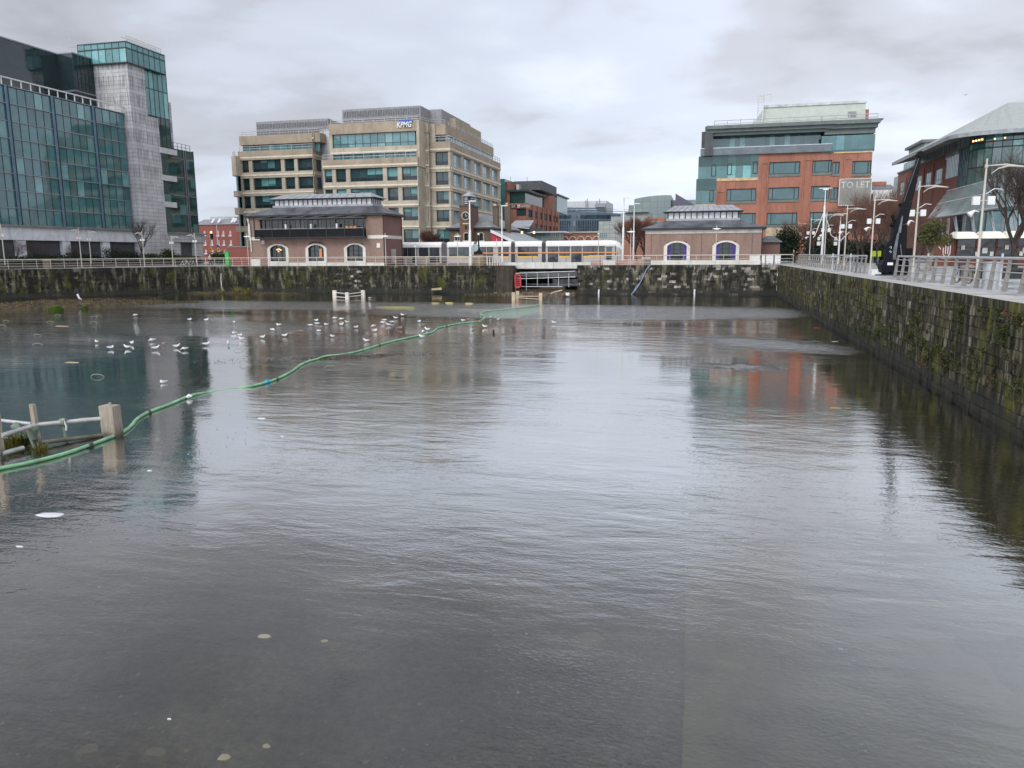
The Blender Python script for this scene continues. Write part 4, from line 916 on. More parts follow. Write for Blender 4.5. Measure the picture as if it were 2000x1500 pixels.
g = MB(); g.box(a-.05, a+.05, 134.55, 134.7, z0, z1, offwhite); g.box(b-.05, b+.05, 134.55, 134.7, z0, z1, offwhite); g.box(a, b, 134.56, 134.69, z1-.04, z1+.05, offwhite); g.box(a, b, 134.56, 134.69, z0-.05, z0+.04, offwhite); g.build('frame', bo)
letters('TO LET', 1.35, bo, M('faded_letter', (.50, .49, .45), .8, var=.35, sc=1.5), lambda c: (a+.2+c.x*.96, 134.58-c.z*.5, z1-1.35+c.y), .02, 'lettering', .015)
# ================================================================ RIGHT CURVED-ROOF OFFICES
roofm = M('pale_green_roof', (.33, .355, .33), .5, var=.08); soff = M('grey_soffit', (.16, .17, .175), .6, var=.1); rredb = brick('dull_red_brick', (.31, .12, .085), (.26, .10, .07), (.2, .12, .09))
g_r = glass('silver_blue_glass', (.10, .20, .21), (.20, .33, .35), (.32, .45, .47), spec=1.0); g_rg = glass('sage_glass', (.05, .095, .085), (.09, .155, .14), (.13, .22, .2), spec=.8)
XF = 40; f = Fc('R', XF); yC = f.s(1886, 300); yE = f.s(1763, 340); yB = f.s(1753, 360)
r = thing('office_building', (XF+15, 150, 0), 'red brick and glass offices with a sweeping pale roof overhang at the right edge', 'building')
ztr = 19.35
# brick storeys
yb1 = f.s(1845, 340); yb2 = f.s(1867, 390); zbt = f.z(1845, 304); zbm = f.z(1860, 346)
wins = [(1757, 1766, 388, 356), (1771.5, 1776.5, 384, 352), (1787, 1799, 378, 346), (1804, 1817, 372, 338), (1823, 1838, 367, 330)]
H = []
for a, b, c, d in wins: s0, s1 = sorted((f.s(a, 360), f.s(b, 360))); H.append((s0, s1, f.z(1830, 361), f.z(1830, 331)))
g = MB(); f.wall(g, yb1, yB, 0, zbt, H, .3, rredb); f.wall(g, yb2, yb1, 0, zbm, [], .3, rredb); f.box(g, yb1-.3, yB, zbt, zbt+.35, -.3, .25, sill)
for i in range(len(H)): s = H[i][0]-1.3; f.box(g, s-.5, s+.3, 0, zbt-.8, 0, .15, rredb)
g.build('wall', r)
for h in H: f.window(r, *h, .12, 4, g_r, frame_d, hb=(.3,), w=.09, pro=.03)
g = MB(); n = 44; yR0 = f.s(1893, 300); zr0, zr1 = f.z(1845, 304)+.1, ztr+.2
for i in range(n): f.quad(g, yR0+(yE-yR0)*i/n, yR0+(yE-yR0)*(i+1)/n, zr0, zr1, -.15, g_r)
n = 9
for i in range(n):
    for j in range(4): zA, zB2 = zbm-.01, zr0; f.quad(g, yb2+(yb1-yb2)*i/n, yb2+(yb1-yb2)*(i+1)/n, zA+(zB2-zA)*j/4, zA+(zB2-zA)*(j+1)/4, 0.02, g_r)
for i in range(6):
    for j in range(6): f.quad(g, yR0+(yb2-yR0)*i/6, yR0+(yb2-yR0)*(i+1)/6, 4+(zr0-4)*j/6, 4+(zr0-4)*(j+1)/6, 0, g_r)
gg_ = g.build('curtain_wall', r)
g = MB()
for i in range(45): s = yR0+(yE-yR0)*i/44; f.box(g, s-.03, s+.03, zr0, zr1, -.145, -.1, frame_l)
for i in range(10): s = yb2+(yb1-yb2)*i/9; f.box(g, s-.03, s+.03, zbm, zr0, .025, .07, frame_l)
for i in range(7): s = yR0+(yb2-yR0)*i/6; f.box(g, s-.05, s+.05, 4, zr0, .005, .1, frame_d)
for j in range(7): z = 4+(zr0-4)*j/6; f.box(g, yR0, yb2, z-.06, z+.06, .006, .09, frame_d)
f.box(g, yR0, yb1, zr0-.1, zr0+.15, .02, .3, sill); g.split('mullion', gg_)
# rounded front facing the dock
def arc_pts(o): return [(XF-o, yE+2), (XF-o, yR0)]+[(XF-o+(7+o)*(1-math.cos(math.pi/2*i/8)), yR0-(5.5+o*.9)*math.sin(math.pi/2*i/8)) for i in range(1, 9)]+[(XF+60, yR0-5.5-o*.9+1)]
g = MB(); P = arc_pts(0)[1:]
PL = []
for a, b in zip(P, P[1:]):
    L_ = math.hypot(b[0]-a[0], b[1]-a[1]); n = max(1, int(L_/1.6))
    for i in range(n): PL.append((a[0]+(b[0]-a[0])*i/n, a[1]+(b[1]-a[1])*i/n))
PL.append(P[-1]); zf = [3.5, 7.5, 11.2, 14.2, 16.9, 17.8, ztr+.6]
for (a, b) in zip(PL, PL[1:]):
    for i, (c, d) in enumerate(zip(zf, zf[1:])): g.face([(a[0], a[1], c), (b[0], b[1], c), (b[0], b[1], d), (a[0], a[1], d)], g_rg if i in (1, 2, 3) else g_r if i == 0 else g_t)
cg = g.build('curved_glazing', r)
g = MB()
for z in zf[1:-1]: g.tube([(x-.05, y-.08, z) for x, y in PL], .07, frame_d, 4)
for i, (x, y) in enumerate(PL): g.tube([(x-.03, y-.06, 14.2 if i % 2 else 3.5), (x-.03, y-.06, ztr)], .045, frame_d, 4)
g.build('mullion_grid', cg)
g = MB()
for i in range(4): p = oy(1901+i*5.8, 276-i*1.2, yR0-4.5); g.cyl(p.x, p.y, p.z-.12, p.z+.12, .14, warm, 8)
for p_ in ((1963, 269), (1943, 271)): p = oy(*p_, yR0-6); g.cyl(p.x, p.y, p.z-.1, p.z+.1, .12, warm, 8)
g.split('lit_lamp', cg)
g = MB(); g.box(XF+.4, XF+60, yR0+.5, yE+1, 0, ztr, darkgrey); g.build('core', r)
# roof: eaves out over the quay, sloping up to a ridge
zE = f.z(1887, 252)
OV = 3.6; fo = Fc('R', XF-OV); zEo = fo.z(1887, 252); yT = fo.s(1742, 319)
oP = [(XF-OV, yT), (XF-OV, yR0-1)]+[(XF-OV+(8+OV)*(1-math.cos(math.pi/2*i/8)), yR0-1-6.5*math.sin(math.pi/2*i/8)) for i in range(1, 9)]+[(XF+60, yR0-7)]
g = MB(); iP = [(XF+.2, yT-6), (XF+.2, yR0+.3)]+[(XF+.2+6.5*(1-math.cos(math.pi/2*i/8)), yR0+.3-5.2*math.sin(math.pi/2*i/8)) for i in range(1, 9)]+[(XF+60, yR0-5)]
for i in range(len(oP)-1):
    a, b, c, d = oP[i], oP[i+1], iP[i+1], iP[i]
    g.face([(*a, zEo-.35), (*b, zEo-.35), (*c, ztr+.1), (*d, ztr+.1)], soff); g.face([(*a, zEo-.35), (*b, zEo-.35), (*b, zEo+.25), (*a, zEo+.25)], M('eaves_fascia', (.30, .32, .33), .5) if 'eaves_fascia' not in bpy.data.materials else bpy.data.materials['eaves_fascia'])
rdg = [(XF+1, yT-2, zEo+.5)]
pk = oy(1972, 200, yR0+2); pk2 = ox(1810, 288, XF+1)
up = [(XF+1.5, yT-3), (XF+3.2, yR0+6)]+[(XF+3.2+(i)*2.2, yR0+6) for i in range(1, 9)]+[(XF+60, yR0+6)]
uz = [zEo+.8, pk2.z]+[None]*8+[pk.z]
for i in range(2, 10): t = min(1, (up[i][0]-up[1][0])/max(.1, pk.x-up[1][0])); uz[i] = (zEo+3.2)+(pk.z-zEo-3.2)*t
uz[1] = zEo+3.2
for i in range(1, 10):
    q = min(1, (i-1)/7); px_ = 1885+(1969-1885)*q; p = oy(px_, 319-.522*(px_-1742), yR0+6); up[i] = (p.x, p.y); uz[i] = p.z
up[10] = (XF+60, yR0+6)
for i in range(len(oP)-1): g.face([(*oP[i], zEo+.25), (*oP[i+1], zEo+.25), (*up[i+1], uz[i+1]), (*up[i], uz[i])], roofm)
g.face([(x, y, z) for (x, y), z in zip(up, uz)]+[(XF+60, yT, pk.z), (XF+20, yT, zEo+1)], roofm)
rf = g.build('roof', r)
g = MB(); n = 18
for i in range(n):
    y = yR0+2+(yT-4-yR0)*i/n; g.hexa([(XF-OV+.2, y, zEo-.45), (XF-OV+.2, y+.5, zEo-.45), (XF, y+1.3, ztr-.05), (XF, y+.8, ztr-.05), (XF-OV+.2, y, zEo-.36), (XF-OV+.2, y+.5, zEo-.36), (XF, y+1.3, ztr+.05), (XF, y+.8, ztr+.05)], roofm)
g.split('eaves_bracket', rf)
g = MB(); a = f.s(1812, 300); p = ox(1812, 278, XF+1); g.box(XF+.5, XF+8, p.y, p.y+12, zEo, p.z, roofm); g.box(XF-.2, XF+8.4, p.y-.5, p.y+12.5, p.z, p.z+.5, soff); g.build('roof_hatch', r)
g = MB(); q = f.s(1743, 380); g.box(XF+.1, XF+6, yB, q, 0, f.z(1750, 345), g_wing); g.box(XF+.2, XF+6, q, q+.3, 0, f.z(1750, 345), rredb); g.build('glass_end_bay', r)
# glass canopy on raking struts
cgm = glass('canopy_glass', (.20, .25, .24), (.25, .30, .29), (.3, .35, .34), rough=.15, spec=1)
r = thing('glass_canopy', (36, 110, 0), 'long sloping glass entrance canopy on raking steel struts beside the right offices', 'canopy')
xlo, xhi = 33, 39.6; zlo = ox(1940, 407.5, xlo).z; zhi = ox(1910, 358, xhi).z; yl1 = ox(1812, 427, xlo).y; yh1 = min(ox(1808, 382, xhi).y, 147); y0 = 72
g = MB(); n = 26; sp_g = MB()
for i in range(n):
    t0, t1 = i/n, (i+1)/n; A = (xlo, y0+(yl1-y0)*t0, zlo); B = (xlo, y0+(yl1-y0)*t1, zlo); C_ = (xhi, y0+(yh1-y0)*t1, zhi); D = (xhi, y0+(yh1-y0)*t0, zhi)
    g.face([A, B, C_, D], cgm); g.face([(v[0], v[1], v[2]+.12) for v in (A, B, C_, D)], cgm)
    sp_g.tube([(A[0], A[1], A[2]-.1), (D[0], D[1], D[2]-.1)], .13, darkgrey, 4)
for x, y1_, z in ((xlo, yl1, zlo), (xhi, yh1, zhi), ((xlo+xhi)/2, (yl1+yh1)/2, (zlo+zhi)/2)): sp_g.tube([(x, y0, z), (x, y1_, z)], .14, galv, 6)
cp = g.build('roof', r); sp_g.build('rafter', cp)
g = MB()
for i in range(8):
    y = 76+i*7.2; g.tube([(xlo+1.5, y, zlo-.1), (xlo+2.2, y+2.2, 0)], [.22, .13], galv, 6); g.tube([(xlo+1.5, y+4.4, zlo-.1), (xlo+2.2, y+2.2, 0)], [.22, .13], galv, 6)
g.split('strut', r)
# timber kiosks with white parasols/awnings
wood = M('red_brown_timber', (.17, .055, .035), .6, var=.3, sc=2, isl=.3); awn = M('cream_canvas', (.72, .68, .58), .8, var=.08)
r = thing('timber_kiosk', (28, 84, 0), 'red-brown timber cafe kiosk with glass panels and white pictogram under cream awnings', 'kiosk')
fk = Fc('Y', 83); a, b = fk.s(1826, 490), fk.s(1868, 490); zk = fk.z(1850, 466); g = MB()
n = 10
for i in range(n): fk.box(g, a+(b-a)*i/n+.01, a+(b-a)*(i+1)/n-.01, 0, zk, -3, 0, wood)
g.box(b, b+12, 83.2, 88, 0, .9, wood)
for i in range(8): x = b+12*i/7; g.box(x-.08, x+.08, 83, 83.2, .9, zk+.4, wood)
g.box(b, b+12, 83, 83.15, 1.7, 1.8, wood); g.build('timber_wall', r)
g = MB()
for i in range(7): fk.quad(g, b+.1+12*i/7, b-.1+12*(i+1)/7, .9, zk+.3, -.1, g_int)
for i in range(7):
    if i % 2: g.box(b+.5+12*i/7, b+.95+12*i/7, 82.98, 83.05, 1.2, 1.7, white)
for i in range(9): x = b+.4+i*1.25; g.box(x, x+.3, 82.98, 83.05, .95+.6*(i % 3 == 0), 1.35+.6*(i % 3 == 0), awn)
g.build('glass_panel', r)
g = MB(); c = (a+b)/2+.1
for i, (dx, z0_, z1_) in enumerate(((-.32, 1.15, 1.75), (-.12, 1.05, 2.0), (.08, 1.05, 2.15), (.28, 1.05, 2.0))): g.tube([(c+dx, 82.97, z0_+.1), (c+dx, 82.97, z1_)], .045, white, 6)
g.tube([(c-.32, 82.97, 1.2), (c-.2, 82.97, .95), (c+.1, 82.97, .9), (c+.28, 82.97, 1.15)], .045, white, 6); g.box(c-.4, c+.4, 82.96, 82.99, .72, .76, white); g.tube([(c-.75, 82.97, 1.85), (c-.55, 82.97, 1.6)], .04, white, 5)
g.build('emblem', r)
g = MB()
for i in range(6):
    x = b-.6+i*2.2; z = zk-.05; g.hexa([(x, 81.2, z), (x+2.1, 81.2, z), (x+2.1, 84.2, z+.25), (x, 84.2, z+.25), (x+.35, 82.2, z+.62+i*.03), (x+1.75, 82.2, z+.62+i*.03), (x+1.75, 83.6, z+.7), (x+.35, 83.6, z+.7)], awn)
g.split('awning', r)
# ================================================================ MIDDLE DISTANCE BUILDINGS
def simple(name, label, org): return thing(name, org, label, 'building')
# red brick offices beyond the pub
Y = 190; f = Fc('Y', Y); r = simple('office_building', 'red brick offices with green window bays and a bank sign beyond the pub', (-38, 200, 0))
x0, x1 = f.s(985, 420), f.s(1028, 420); fs = Fc('L', x1); yend = fs.s(1092, 420); zb = f.z(1005, 397); g = MB()
hs = [(f.s(991, 410), f.s(998, 410), f.z(1000, 422), f.z(1000, 408)), (f.s(1009, 410), f.s(1027.9, 410), f.z(1018, 422), f.z(1018, 408))]
f.wall(g, x0, x1, 0, zb, hs, .3, redb)
cols = [(1031, 1040), (1045, 1051), (1055, 1060.5), (1063, 1069), (1072, 1077), (1081, 1084), (1086, 1090)]
rs = [(f.z(1028, 423), f.z(1028, 408)), (f.z(1028, 447), f.z(1028, 434))]
H = [(fs.s(a, 420), fs.s(b, 420), c, d) for a, b in cols for c, d in rs]
fs.wall(g, Y, yend, 0, zb, H, .3, redb)
for i in range(7): s = Y+(yend-Y)*i/7; fs.box(g, s-.15, s+.35, 0, zb, 0, .25, redb)
g.build('wall', r)
for h in hs: f.window(r, *h, .28, 3, g_wing, frame_d, w=.12)
for h in H: fs.window(r, *h, .28, 2, g_wing, frame_d, w=.12)
g = MB(); za = zb; zt = f.z(1010, 374); x2 = f.s(995, 380)
g.box(x2, x1-.5, Y+1, Y+22, za, zt, g_wing); g.box(x2-.6, x1+.6, Y, Y+23, zt, zt+.45, frame_d); g.box(f.s(988, 370), x2-.1, Y+.5, Y+20, za, f.z(1000, 355), redb)
g.box(f.s(979, 370), f.s(988, 370), Y-1, Y+12, 0, f.z(985, 350), g_wing); g.box(x2+1, x1-4, Y+6, Y+22, zt+.4, f.z(1012, 356), pen); g.box(x2-1, x1+2, Y+9, Y+30, zt+1, f.z(1020, 347), darkgrey)
g.box(x1-4, x1-.4, Y+24, Y+40, za, f.z(1010, 362)+1, redb); g.box(x1-3, x1-.1, Y+42, Y+60, za, za+4.8, g_r); g.box(x1-3.5, x1+.4, Y+41, Y+61, za+4.8, za+5.2, frame_d)
for x_, y_ in ((x1-2, Y+10), (x1-6, Y+8)): g.tube([(x_, y_, f.z(1020, 347)), (x_, y_, f.z(1020, 338))], .08, galv, 4)
g.build('upper_storeys', r)
g = MB(); p = oy(989.5, 408, Y-.2); q = oy(1027, 400, Y-.2); g.box(p.x, q.x, Y-.15, Y-.02, p.z, q.z, M('sign_maroon', (.09, .035, .03))); sg_ = g.build('sign_board', r)
letters('INTESA', .95, sg_, white, lambda c: (p.x+.3+c.x*.62, Y-.2-c.z, p.z+.28+c.y), .02); g = MB(); g.box(p.x+2.75, p.x+3.45, Y-.2, Y-.1, p.z+.2, p.z+1.0, offwhite); g.box(p.x+2.85, p.x+3.35, Y-.22, Y-.12, p.z+.3, p.z+.6, M('sign_orange', (.7, .16, .1))); g.build('emblem', sg_)
letters('SANPAOLO', .95, sg_, white, lambda c: (p.x+3.6+c.x*.48, Y-.2-c.z, p.z+.28+c.y), .02)
# dark curved glass office
g_d2 = glass('slate_blue_glass', (.018, .028, .036), (.04, .06, .075), (.10, .14, .16), spec=.7, pl=.9); g_d3 = M('slate_blue_spandrel', (.10, .135, .17), .4, .2, var=.1)
Y = 300; f = Fc('Y', Y); r = simple('office_building', 'long dark blue-grey glass office with a curving top in the far centre', (-20, 320, 0)); g = MB()
x0, x1 = f.s(1076, 430), f.s(1225, 430); n = 34
zs_ = [0]+[f.z(1150, y) for y in (452, 441, 430, 427, 419, 412, 408, 404)]
for i in range(n):
    ta, tb = i/n, (i+1)/n; a, b = x0+(x1-x0)*ta, x0+(x1-x0)*tb; da, db = 14*(ta-.1)**2, 14*(tb-.1)**2; dz = lambda t: -1.0*t*t
    for j, (c, d) in enumerate(zip(zs_, zs_[1:])):
        mt = g_d3 if j in (3, 5, 7) else g_d2
        g.face([(a, Y+da, c), (b, Y+db, c), (b, Y+db, d+dz(tb)*(j > 4)), (a, Y+da, d+dz(ta)*(j > 4))], mt)
cw_ = g.build('glazing', r)
g = MB()
for i in range(n+1):
    t = i/n; a = x0+(x1-x0)*t; g.box(a-.1, a+.1, Y+14*(t-.1)**2-.15, Y+14*(t-.1)**2, 4, zs_[4], g_d3)
for z in (zs_[1], (zs_[1]+zs_[2])/2, zs_[2], zs_[6]): g.tube([(x0+(x1-x0)*i/n, Y+14*(i/n-.1)**2-.1, z) for i in range(n+1)], .1, g_d3, 4)
g.build('mullion_grid', cw_)
g = MB(); g.box(f.s(1076), f.s(1181), Y+6, Y+30, 0, f.z(1130, 391), M('pale_grey_cladding', (.50, .51, .52), .6, var=.08)); g.box(x0, x1, Y+16, Y+40, 0, zs_[-1]-2, darkgrey)
for px_, py_ in ((1072, 384), (1141, 389), (1144, 386), (1168, 386), (1163, 391)): p = f.s(px_); g.tube([(p, Y+5, zs_[-1]), (p, Y+5, f.z(px_, py_))], .13, midgrey, 4)
g.box(f.s(1160), f.s(1181), Y+4, Y+6, zs_[-1], f.z(1170, 396), midgrey); g.build('rooftop_plant', r)
# arcaded brick viaduct-like wall under it
Y = 230; f = Fc('Y', Y); r = simple('brick_arcade', 'low red brick wall with a row of cream round arches behind the tram', (-30, 231, 0)); g = MB(); g.box(f.s(1095), f.s(1172), Y, Y+6, 0, f.z(1130, 455), redb); g.box(f.s(1095), f.s(1172), Y-.3, Y+6.1, f.z(1130, 455), f.z(1130, 452), pen); g.build('wall', r); g = MB()
for i in range(5): c = f.s(1097+i*15.5+7); rr_ = abs(f.s(1103)-f.s(1097)); g.tube([(c+rr_*1.15*math.cos(a), Y-.05, f.z(1130, 470)+rr_*1.15*math.sin(a)*1.15) for a in [math.pi*j/10 for j in range(11)]], .16, stonew, 5)
g.split('arch_ring', r)
# pale panelled block, green glass vault, purple wedge
def panels(name, c, w_=1.6, h_=1.1):
    m, t, b = nodes(name); k = NT(t); gg = k.n('ShaderNodeNewGeometry'); sp = k.n('ShaderNodeSeparateXYZ'); k.ln(gg.outputs['Position'], sp.inputs[0]); cb = k.n('ShaderNodeCombineXYZ'); k.ln(k.math('ADD', sp.outputs[0], sp.outputs[1]), cb.inputs[0]); k.ln(sp.outputs[2], cb.inputs[1])
    bt = k.n('ShaderNodeTexBrick'); bt.offset = 0; k.ln(cb.outputs[0], bt.inputs['Vector']); bt.inputs['Scale'].default_value = 1; bt.inputs['Brick Width'].default_value = w_; bt.inputs['Row Height'].default_value = h_; bt.inputs['Mortar Size'].default_value = .05
    bt.inputs['Color1'].default_value = (*c, 1); bt.inputs['Color2'].default_value = (*[x*.85 for x in c], 1); bt.inputs['Mortar'].default_value = (*[x*.5 for x in c], 1)
    k.ln(bt.outputs['Color'], b.inputs['Base Color']); b.inputs['Roughness'].default_value = .4; return m
pn = panels('pale_sage_panels', (.36, .40, .37)); pg = panels('green_grey_vault', (.22, .27, .26), 2.4, 2.0)
Y = 205; f = Fc('Y', Y); r = simple('office_building', 'pale sage panelled block stepping up behind the tram nose', (-18, 210, 0)); g = MB()
g.box(f.s(1171), f.s(1216), Y, Y+15, 0, f.z(1190, 432), pn); g.box(f.s(1188), f.s(1264), Y+8, Y+20, 0, f.z(1220, 420), pn); g.box(f.s(1206), f.s(1266), Y+10, Y+22, 0, f.z(1230, 412), pn); g.box(f.s(1215), f.s(1264), Y+9, Y+22, f.z(1230, 412), f.z(1230, 411), frame_d); g.build('wall', r)
for a in (1173, 1181): f.window(r, f.s(a), f.s(a+7), f.z(1178, 463), f.z(1178, 454), -.05, 2, g_t, frame_l, hb=(.5,), w=.15)
g = MB(); g.box(f.s(1223), f.s(1264), Y-8, Y, 0, f.z(1240, 435), redb); g.box(f.s(1265), f.s(1303), Y-6, Y+4, 0, f.z(1280, 428), redb); g.build('brick_base', r); f2_ = Fc('Y', Y-6); f2_.window(r, f2_.s(1276), f2_.s(1291), f2_.z(1280, 444), f2_.z(1280, 432), -.05, 1, g_t, frame_l, w=.15)
Y = 260; f = Fc('Y', Y); r = simple('office_building', 'green-grey barrel vaulted office behind the right brick pavilion', (0, 270, 0)); g = MB(); pts = []
for i in range(13): px_ = 1240+72*i/12; pts.append((f.s(px_), f.z(px_, 389-8.0*math.sin(math.pi/2*min(1, i/11))**.8)))
prof = [(pts[0][0], 0)]+pts+[(pts[-1][0], 0)]
g.face([(x, Y, z) for x, z in prof], pg)
for a, b in zip(prof, prof[1:]): g.face([(a[0], Y, a[1]), (b[0], Y, b[1]), (b[0], Y+30, b[1]), (a[0], Y+30, a[1])], pg)
g.box(f.s(1228), f.s(1240), Y+2, Y+20, 0, f.z(1235, 400), pg); g.box(f.s(1312), f.s(1360), Y+4, Y+20, 0, f.z(1330, 389), pg); g.build('vault', r)
r = simple('purple_wedge_building', 'dark purple wedge-shaped roof beside the green vaulted office', (6, 250, 0)); f = Fc('Y', 250); g = MB(); A, B, C_, D = f.sz(1319.5, 378), f.sz(1355, 399), f.sz(1355, 420), f.sz(1319.5, 420)
pw = M('purple_cladding', (.10, .095, .13), .6, var=.1); g.face([(A[0], 250, A[1]), (B[0], 250, B[1]), (C_[0], 250, 0), (D[0], 250, 0)], pw); g.face([(A[0], 250, A[1]), (A[0], 265, A[1]), (B[0], 265, B[1]), (B[0], 250, B[1])], pw); g.face([(A[0], 250, A[1]), (A[0], 265, A[1]), (A[0], 265, 0), (A[0], 250, 0)], pw); g.build('wall', r)
# houses between the two right-hand office blocks
r = simple('terrace_house', 'white rendered house with dark slate roof between the brick offices on the right', (52, 230, 0)); f = Fc('Y', 225); g = MB(); a, b = f.s(1690, 380), f.s(1750, 380); g.box(a, b, 225, 240, 0, f.z(1720, 369), white)
z0, z1 = f.z(1720, 369), f.z(1720, 357); g.face([(a, 224.7, z0), (b, 224.7, z0), (b, 232, z1), (a, 232, z1)], slate); g.face([(a, 240, z0), (b, 240, z0), (b, 232, z1), (a, 232, z1)], slate); g.face([(a, 225, z0), (a, 240, z0), (a, 232, z1)], white)
g.box(f.s(1718), f.s(1745), 232, 236, z1-1, f.z(1730, 350), redb); g.build('wall', r)
f.window(r, f.s(1702), f.s(1709), f.z(1705, 390), f.z(1705, 379), -.06, 1, g_int, frame_d, w=.1)
r = simple('terrace_house', 'red brick lower range below the white house', (45, 205, 0)); f = Fc('Y', 200); g = MB(); g.box(f.s(1690), f.s(1760), 200, 212, 0, f.z(1720, 392), redb); g.box(f.s(1690)-.3, f.s(1760), 199.8, 212, f.z(1720, 392), f.z(1720, 390.5), midgrey); g.build('wall', r)
# red brick flats far left
Y = 170; f = Fc('Y', Y); r = simple('apartment_building', 'red brick flats with small white windows and grey roof at the far left', (-110, 178, 0)); g = MB(); a, b = f.s(375, 470), f.s(470, 470); zt = f.z(420, 438.5)
cols = [388.5, 400.5, 413.5, 426.5, 437, 450.5]; H = []
for i, c in enumerate(cols):
    for y0_, y1_ in ((460, 450.5), (478, 469), (495, 487.5)): H.append((f.s(c-1.7, 470), f.s(c+1.7, 470), f.z(c, y0_), f.z(c, y1_)))
fb_ = brick('flat_red_brick', (.33, .095, .07), (.28, .08, .06), (.25, .11, .09)); f.wall(g, a, b, 0, zt, H, .15, fb_); g.build('wall', r)
for h in H: f.window(r, *h, .13, 1, g_int, white, hb=(.5,), w=.16)
g = MB()
for h in H: f.box(g, h[0]-.2, h[1]+.2, h[2]-.22, h[2], 0, .15, white)
g.split('sill', r)
g = MB(); zr = f.z(420, 428); g.face([(a, Y-.3, zt), (b, Y-.3, zt), (b, Y+5, zr), (a, Y+5, zr)], M('grey_roof_sheet', (.24, .24, .26), .5)); g.box(a, f.s(430), Y+5, Y+9, zr-.3, f.z(400, 427), midgrey); g.box(a, f.s(416), Y+8, Y+14, zr, f.z(400, 420.5), M('pale_plant_box', (.4, .42, .4))); g.box(a, b, Y+.1, Y+14, 0, zt-.05, fb_); rf = g.build('roof', r)
g = MB()
for px_ in (402, 414.5, 441, 446): x = f.s(px_); g.hexa([(x, Y+.5, zt+.4), (x+.55, Y+.5, zt+.4), (x-.1, Y+2.6, zt+1.45), (x-.65, Y+2.6, zt+1.45), (x, Y+.45, zt+.55), (x+.55, Y+.45, zt+.55), (x-.1, Y+2.55, zt+1.6), (x-.65, Y+2.55, zt+1.6)], white)
g.split('skylight', rf)
r = thing('brick_wall', (-70, 112, 0), 'low dark red brick boundary wall left of the big pavilion', 'wall'); f = Fc('Y', 112); g = MB(); g.box(f.s(446, 490), f.s(492, 490), 112, 118, 0, f.z(470, 483), fb_); g.box(f.s(445, 490), f.s(492, 490), 111.9, 118, f.z(470, 483), f.z(470, 481), midgrey); g.build('brickwork', r)
# brick annex right of the right pavilion
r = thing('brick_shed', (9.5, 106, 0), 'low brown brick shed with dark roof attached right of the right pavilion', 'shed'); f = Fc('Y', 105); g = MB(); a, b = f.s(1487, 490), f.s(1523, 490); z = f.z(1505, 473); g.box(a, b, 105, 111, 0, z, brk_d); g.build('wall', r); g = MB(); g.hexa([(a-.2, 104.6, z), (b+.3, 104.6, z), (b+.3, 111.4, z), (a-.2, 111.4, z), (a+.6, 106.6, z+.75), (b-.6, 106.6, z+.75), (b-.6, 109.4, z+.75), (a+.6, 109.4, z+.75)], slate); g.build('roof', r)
# ================================================================ OLD PUB WITH CLOCK TOWER
bb = brick('dark_brown_brick', (.17, .115, .07), (.13, .085, .055), (.14, .12, .09)); bb2 = brick('brown_tower_brick', (.19, .10, .07), (.15, .08, .055), (.14, .11, .09))
r = thing('brick_pub', (-38, 128, 0), 'old brown brick pub with a clock tower, slate roof and tall chimneys behind the tram', 'pub'); Y = 122; f = Fc('Y', Y)
x0, x1 = f.s(878, 470), f.s(959, 470); ze = f.z(920, 444.5); a1, b1 = f.s(898, 470), f.s(929, 470); ft_ = Fc('Y', Y-2); ta, tb = ft_.s(897.5, 420), ft_.s(919, 420); ztw = ft_.z(908, 403)
g = MB(); hh = [(f.s(889.5, 470), f.s(897, 470), f.z(893, 470), f.z(893, 457)), (f.s(936.5, 470), f.s(944, 470), f.z(940, 470), f.z(940, 454))]
f.wall(g, x0, x1, 0, ze, hh, .2, bb); g.face([(x1, Y, 0), (x1, Y+18, 0), (x1, Y+18, ze), (x1, Y, ze)], bb); g.face([(x0, Y, 0), (x0, Y+18, 0), (x0, Y+18, ze), (x0, Y, ze)], bb); g.build('wall', r)
g = MB(); th = [(ft_.s(907, 460), ft_.s(914.5, 460), ft_.z(910, 470), ft_.z(910, 454)), (ft_.s(908.5, 445), ft_.s(911.5, 445), ft_.z(910, 448), ft_.z(910, 441))]
ft_.wall(g, ta, tb, 0, ztw, th, .2, bb2); g.face([(tb, Y-2, 0), (tb, Y+2.5, 0), (tb, Y+2.5, ztw), (tb, Y-2, ztw)], bb2); g.face([(ta, Y-2, 0), (ta, Y+2, 0), (ta, Y+2, ztw), (ta, Y-2, ztw)], bb2); g.box(ta-.1, tb+.1, Y-2.1, Y+2.6, ztw, ztw+.2, darkgrey)
tw_ = g.build('clock_tower', r)
for h in hh+th[:1]:
    ff = ft_ if h is th[0] else f; w_ = ff.window(r, h[0], h[1], h[2], h[3], .18, 2, g_int, black, hb=(.35, .65), w=.06); g = MB(); c = (h[0]+h[1])/2; rr_ = (h[1]-h[0])/2+.08
    g.tube([ff.p(c-rr_, h[2], .04)]+[ff.p(c+rr_*math.cos(math.pi-math.pi*i/10), h[3]-.35+rr_*.75*math.sin(math.pi*i/10), .04) for i in range(11)]+[ff.p(c+rr_, h[2], .04)], .1, M('pub_stone', (.42, .38, .28)) if 'pub_stone' not in bpy.data.materials else bpy.data.materials['pub_stone'], 4); ff.box(g, h[0]-.25, h[1]+.25, h[2]-.2, h[2], 0, .2, white); g.build('stone_arch', w_)
g = MB(); c = ft_.sz(909.5, 422); rad = .62
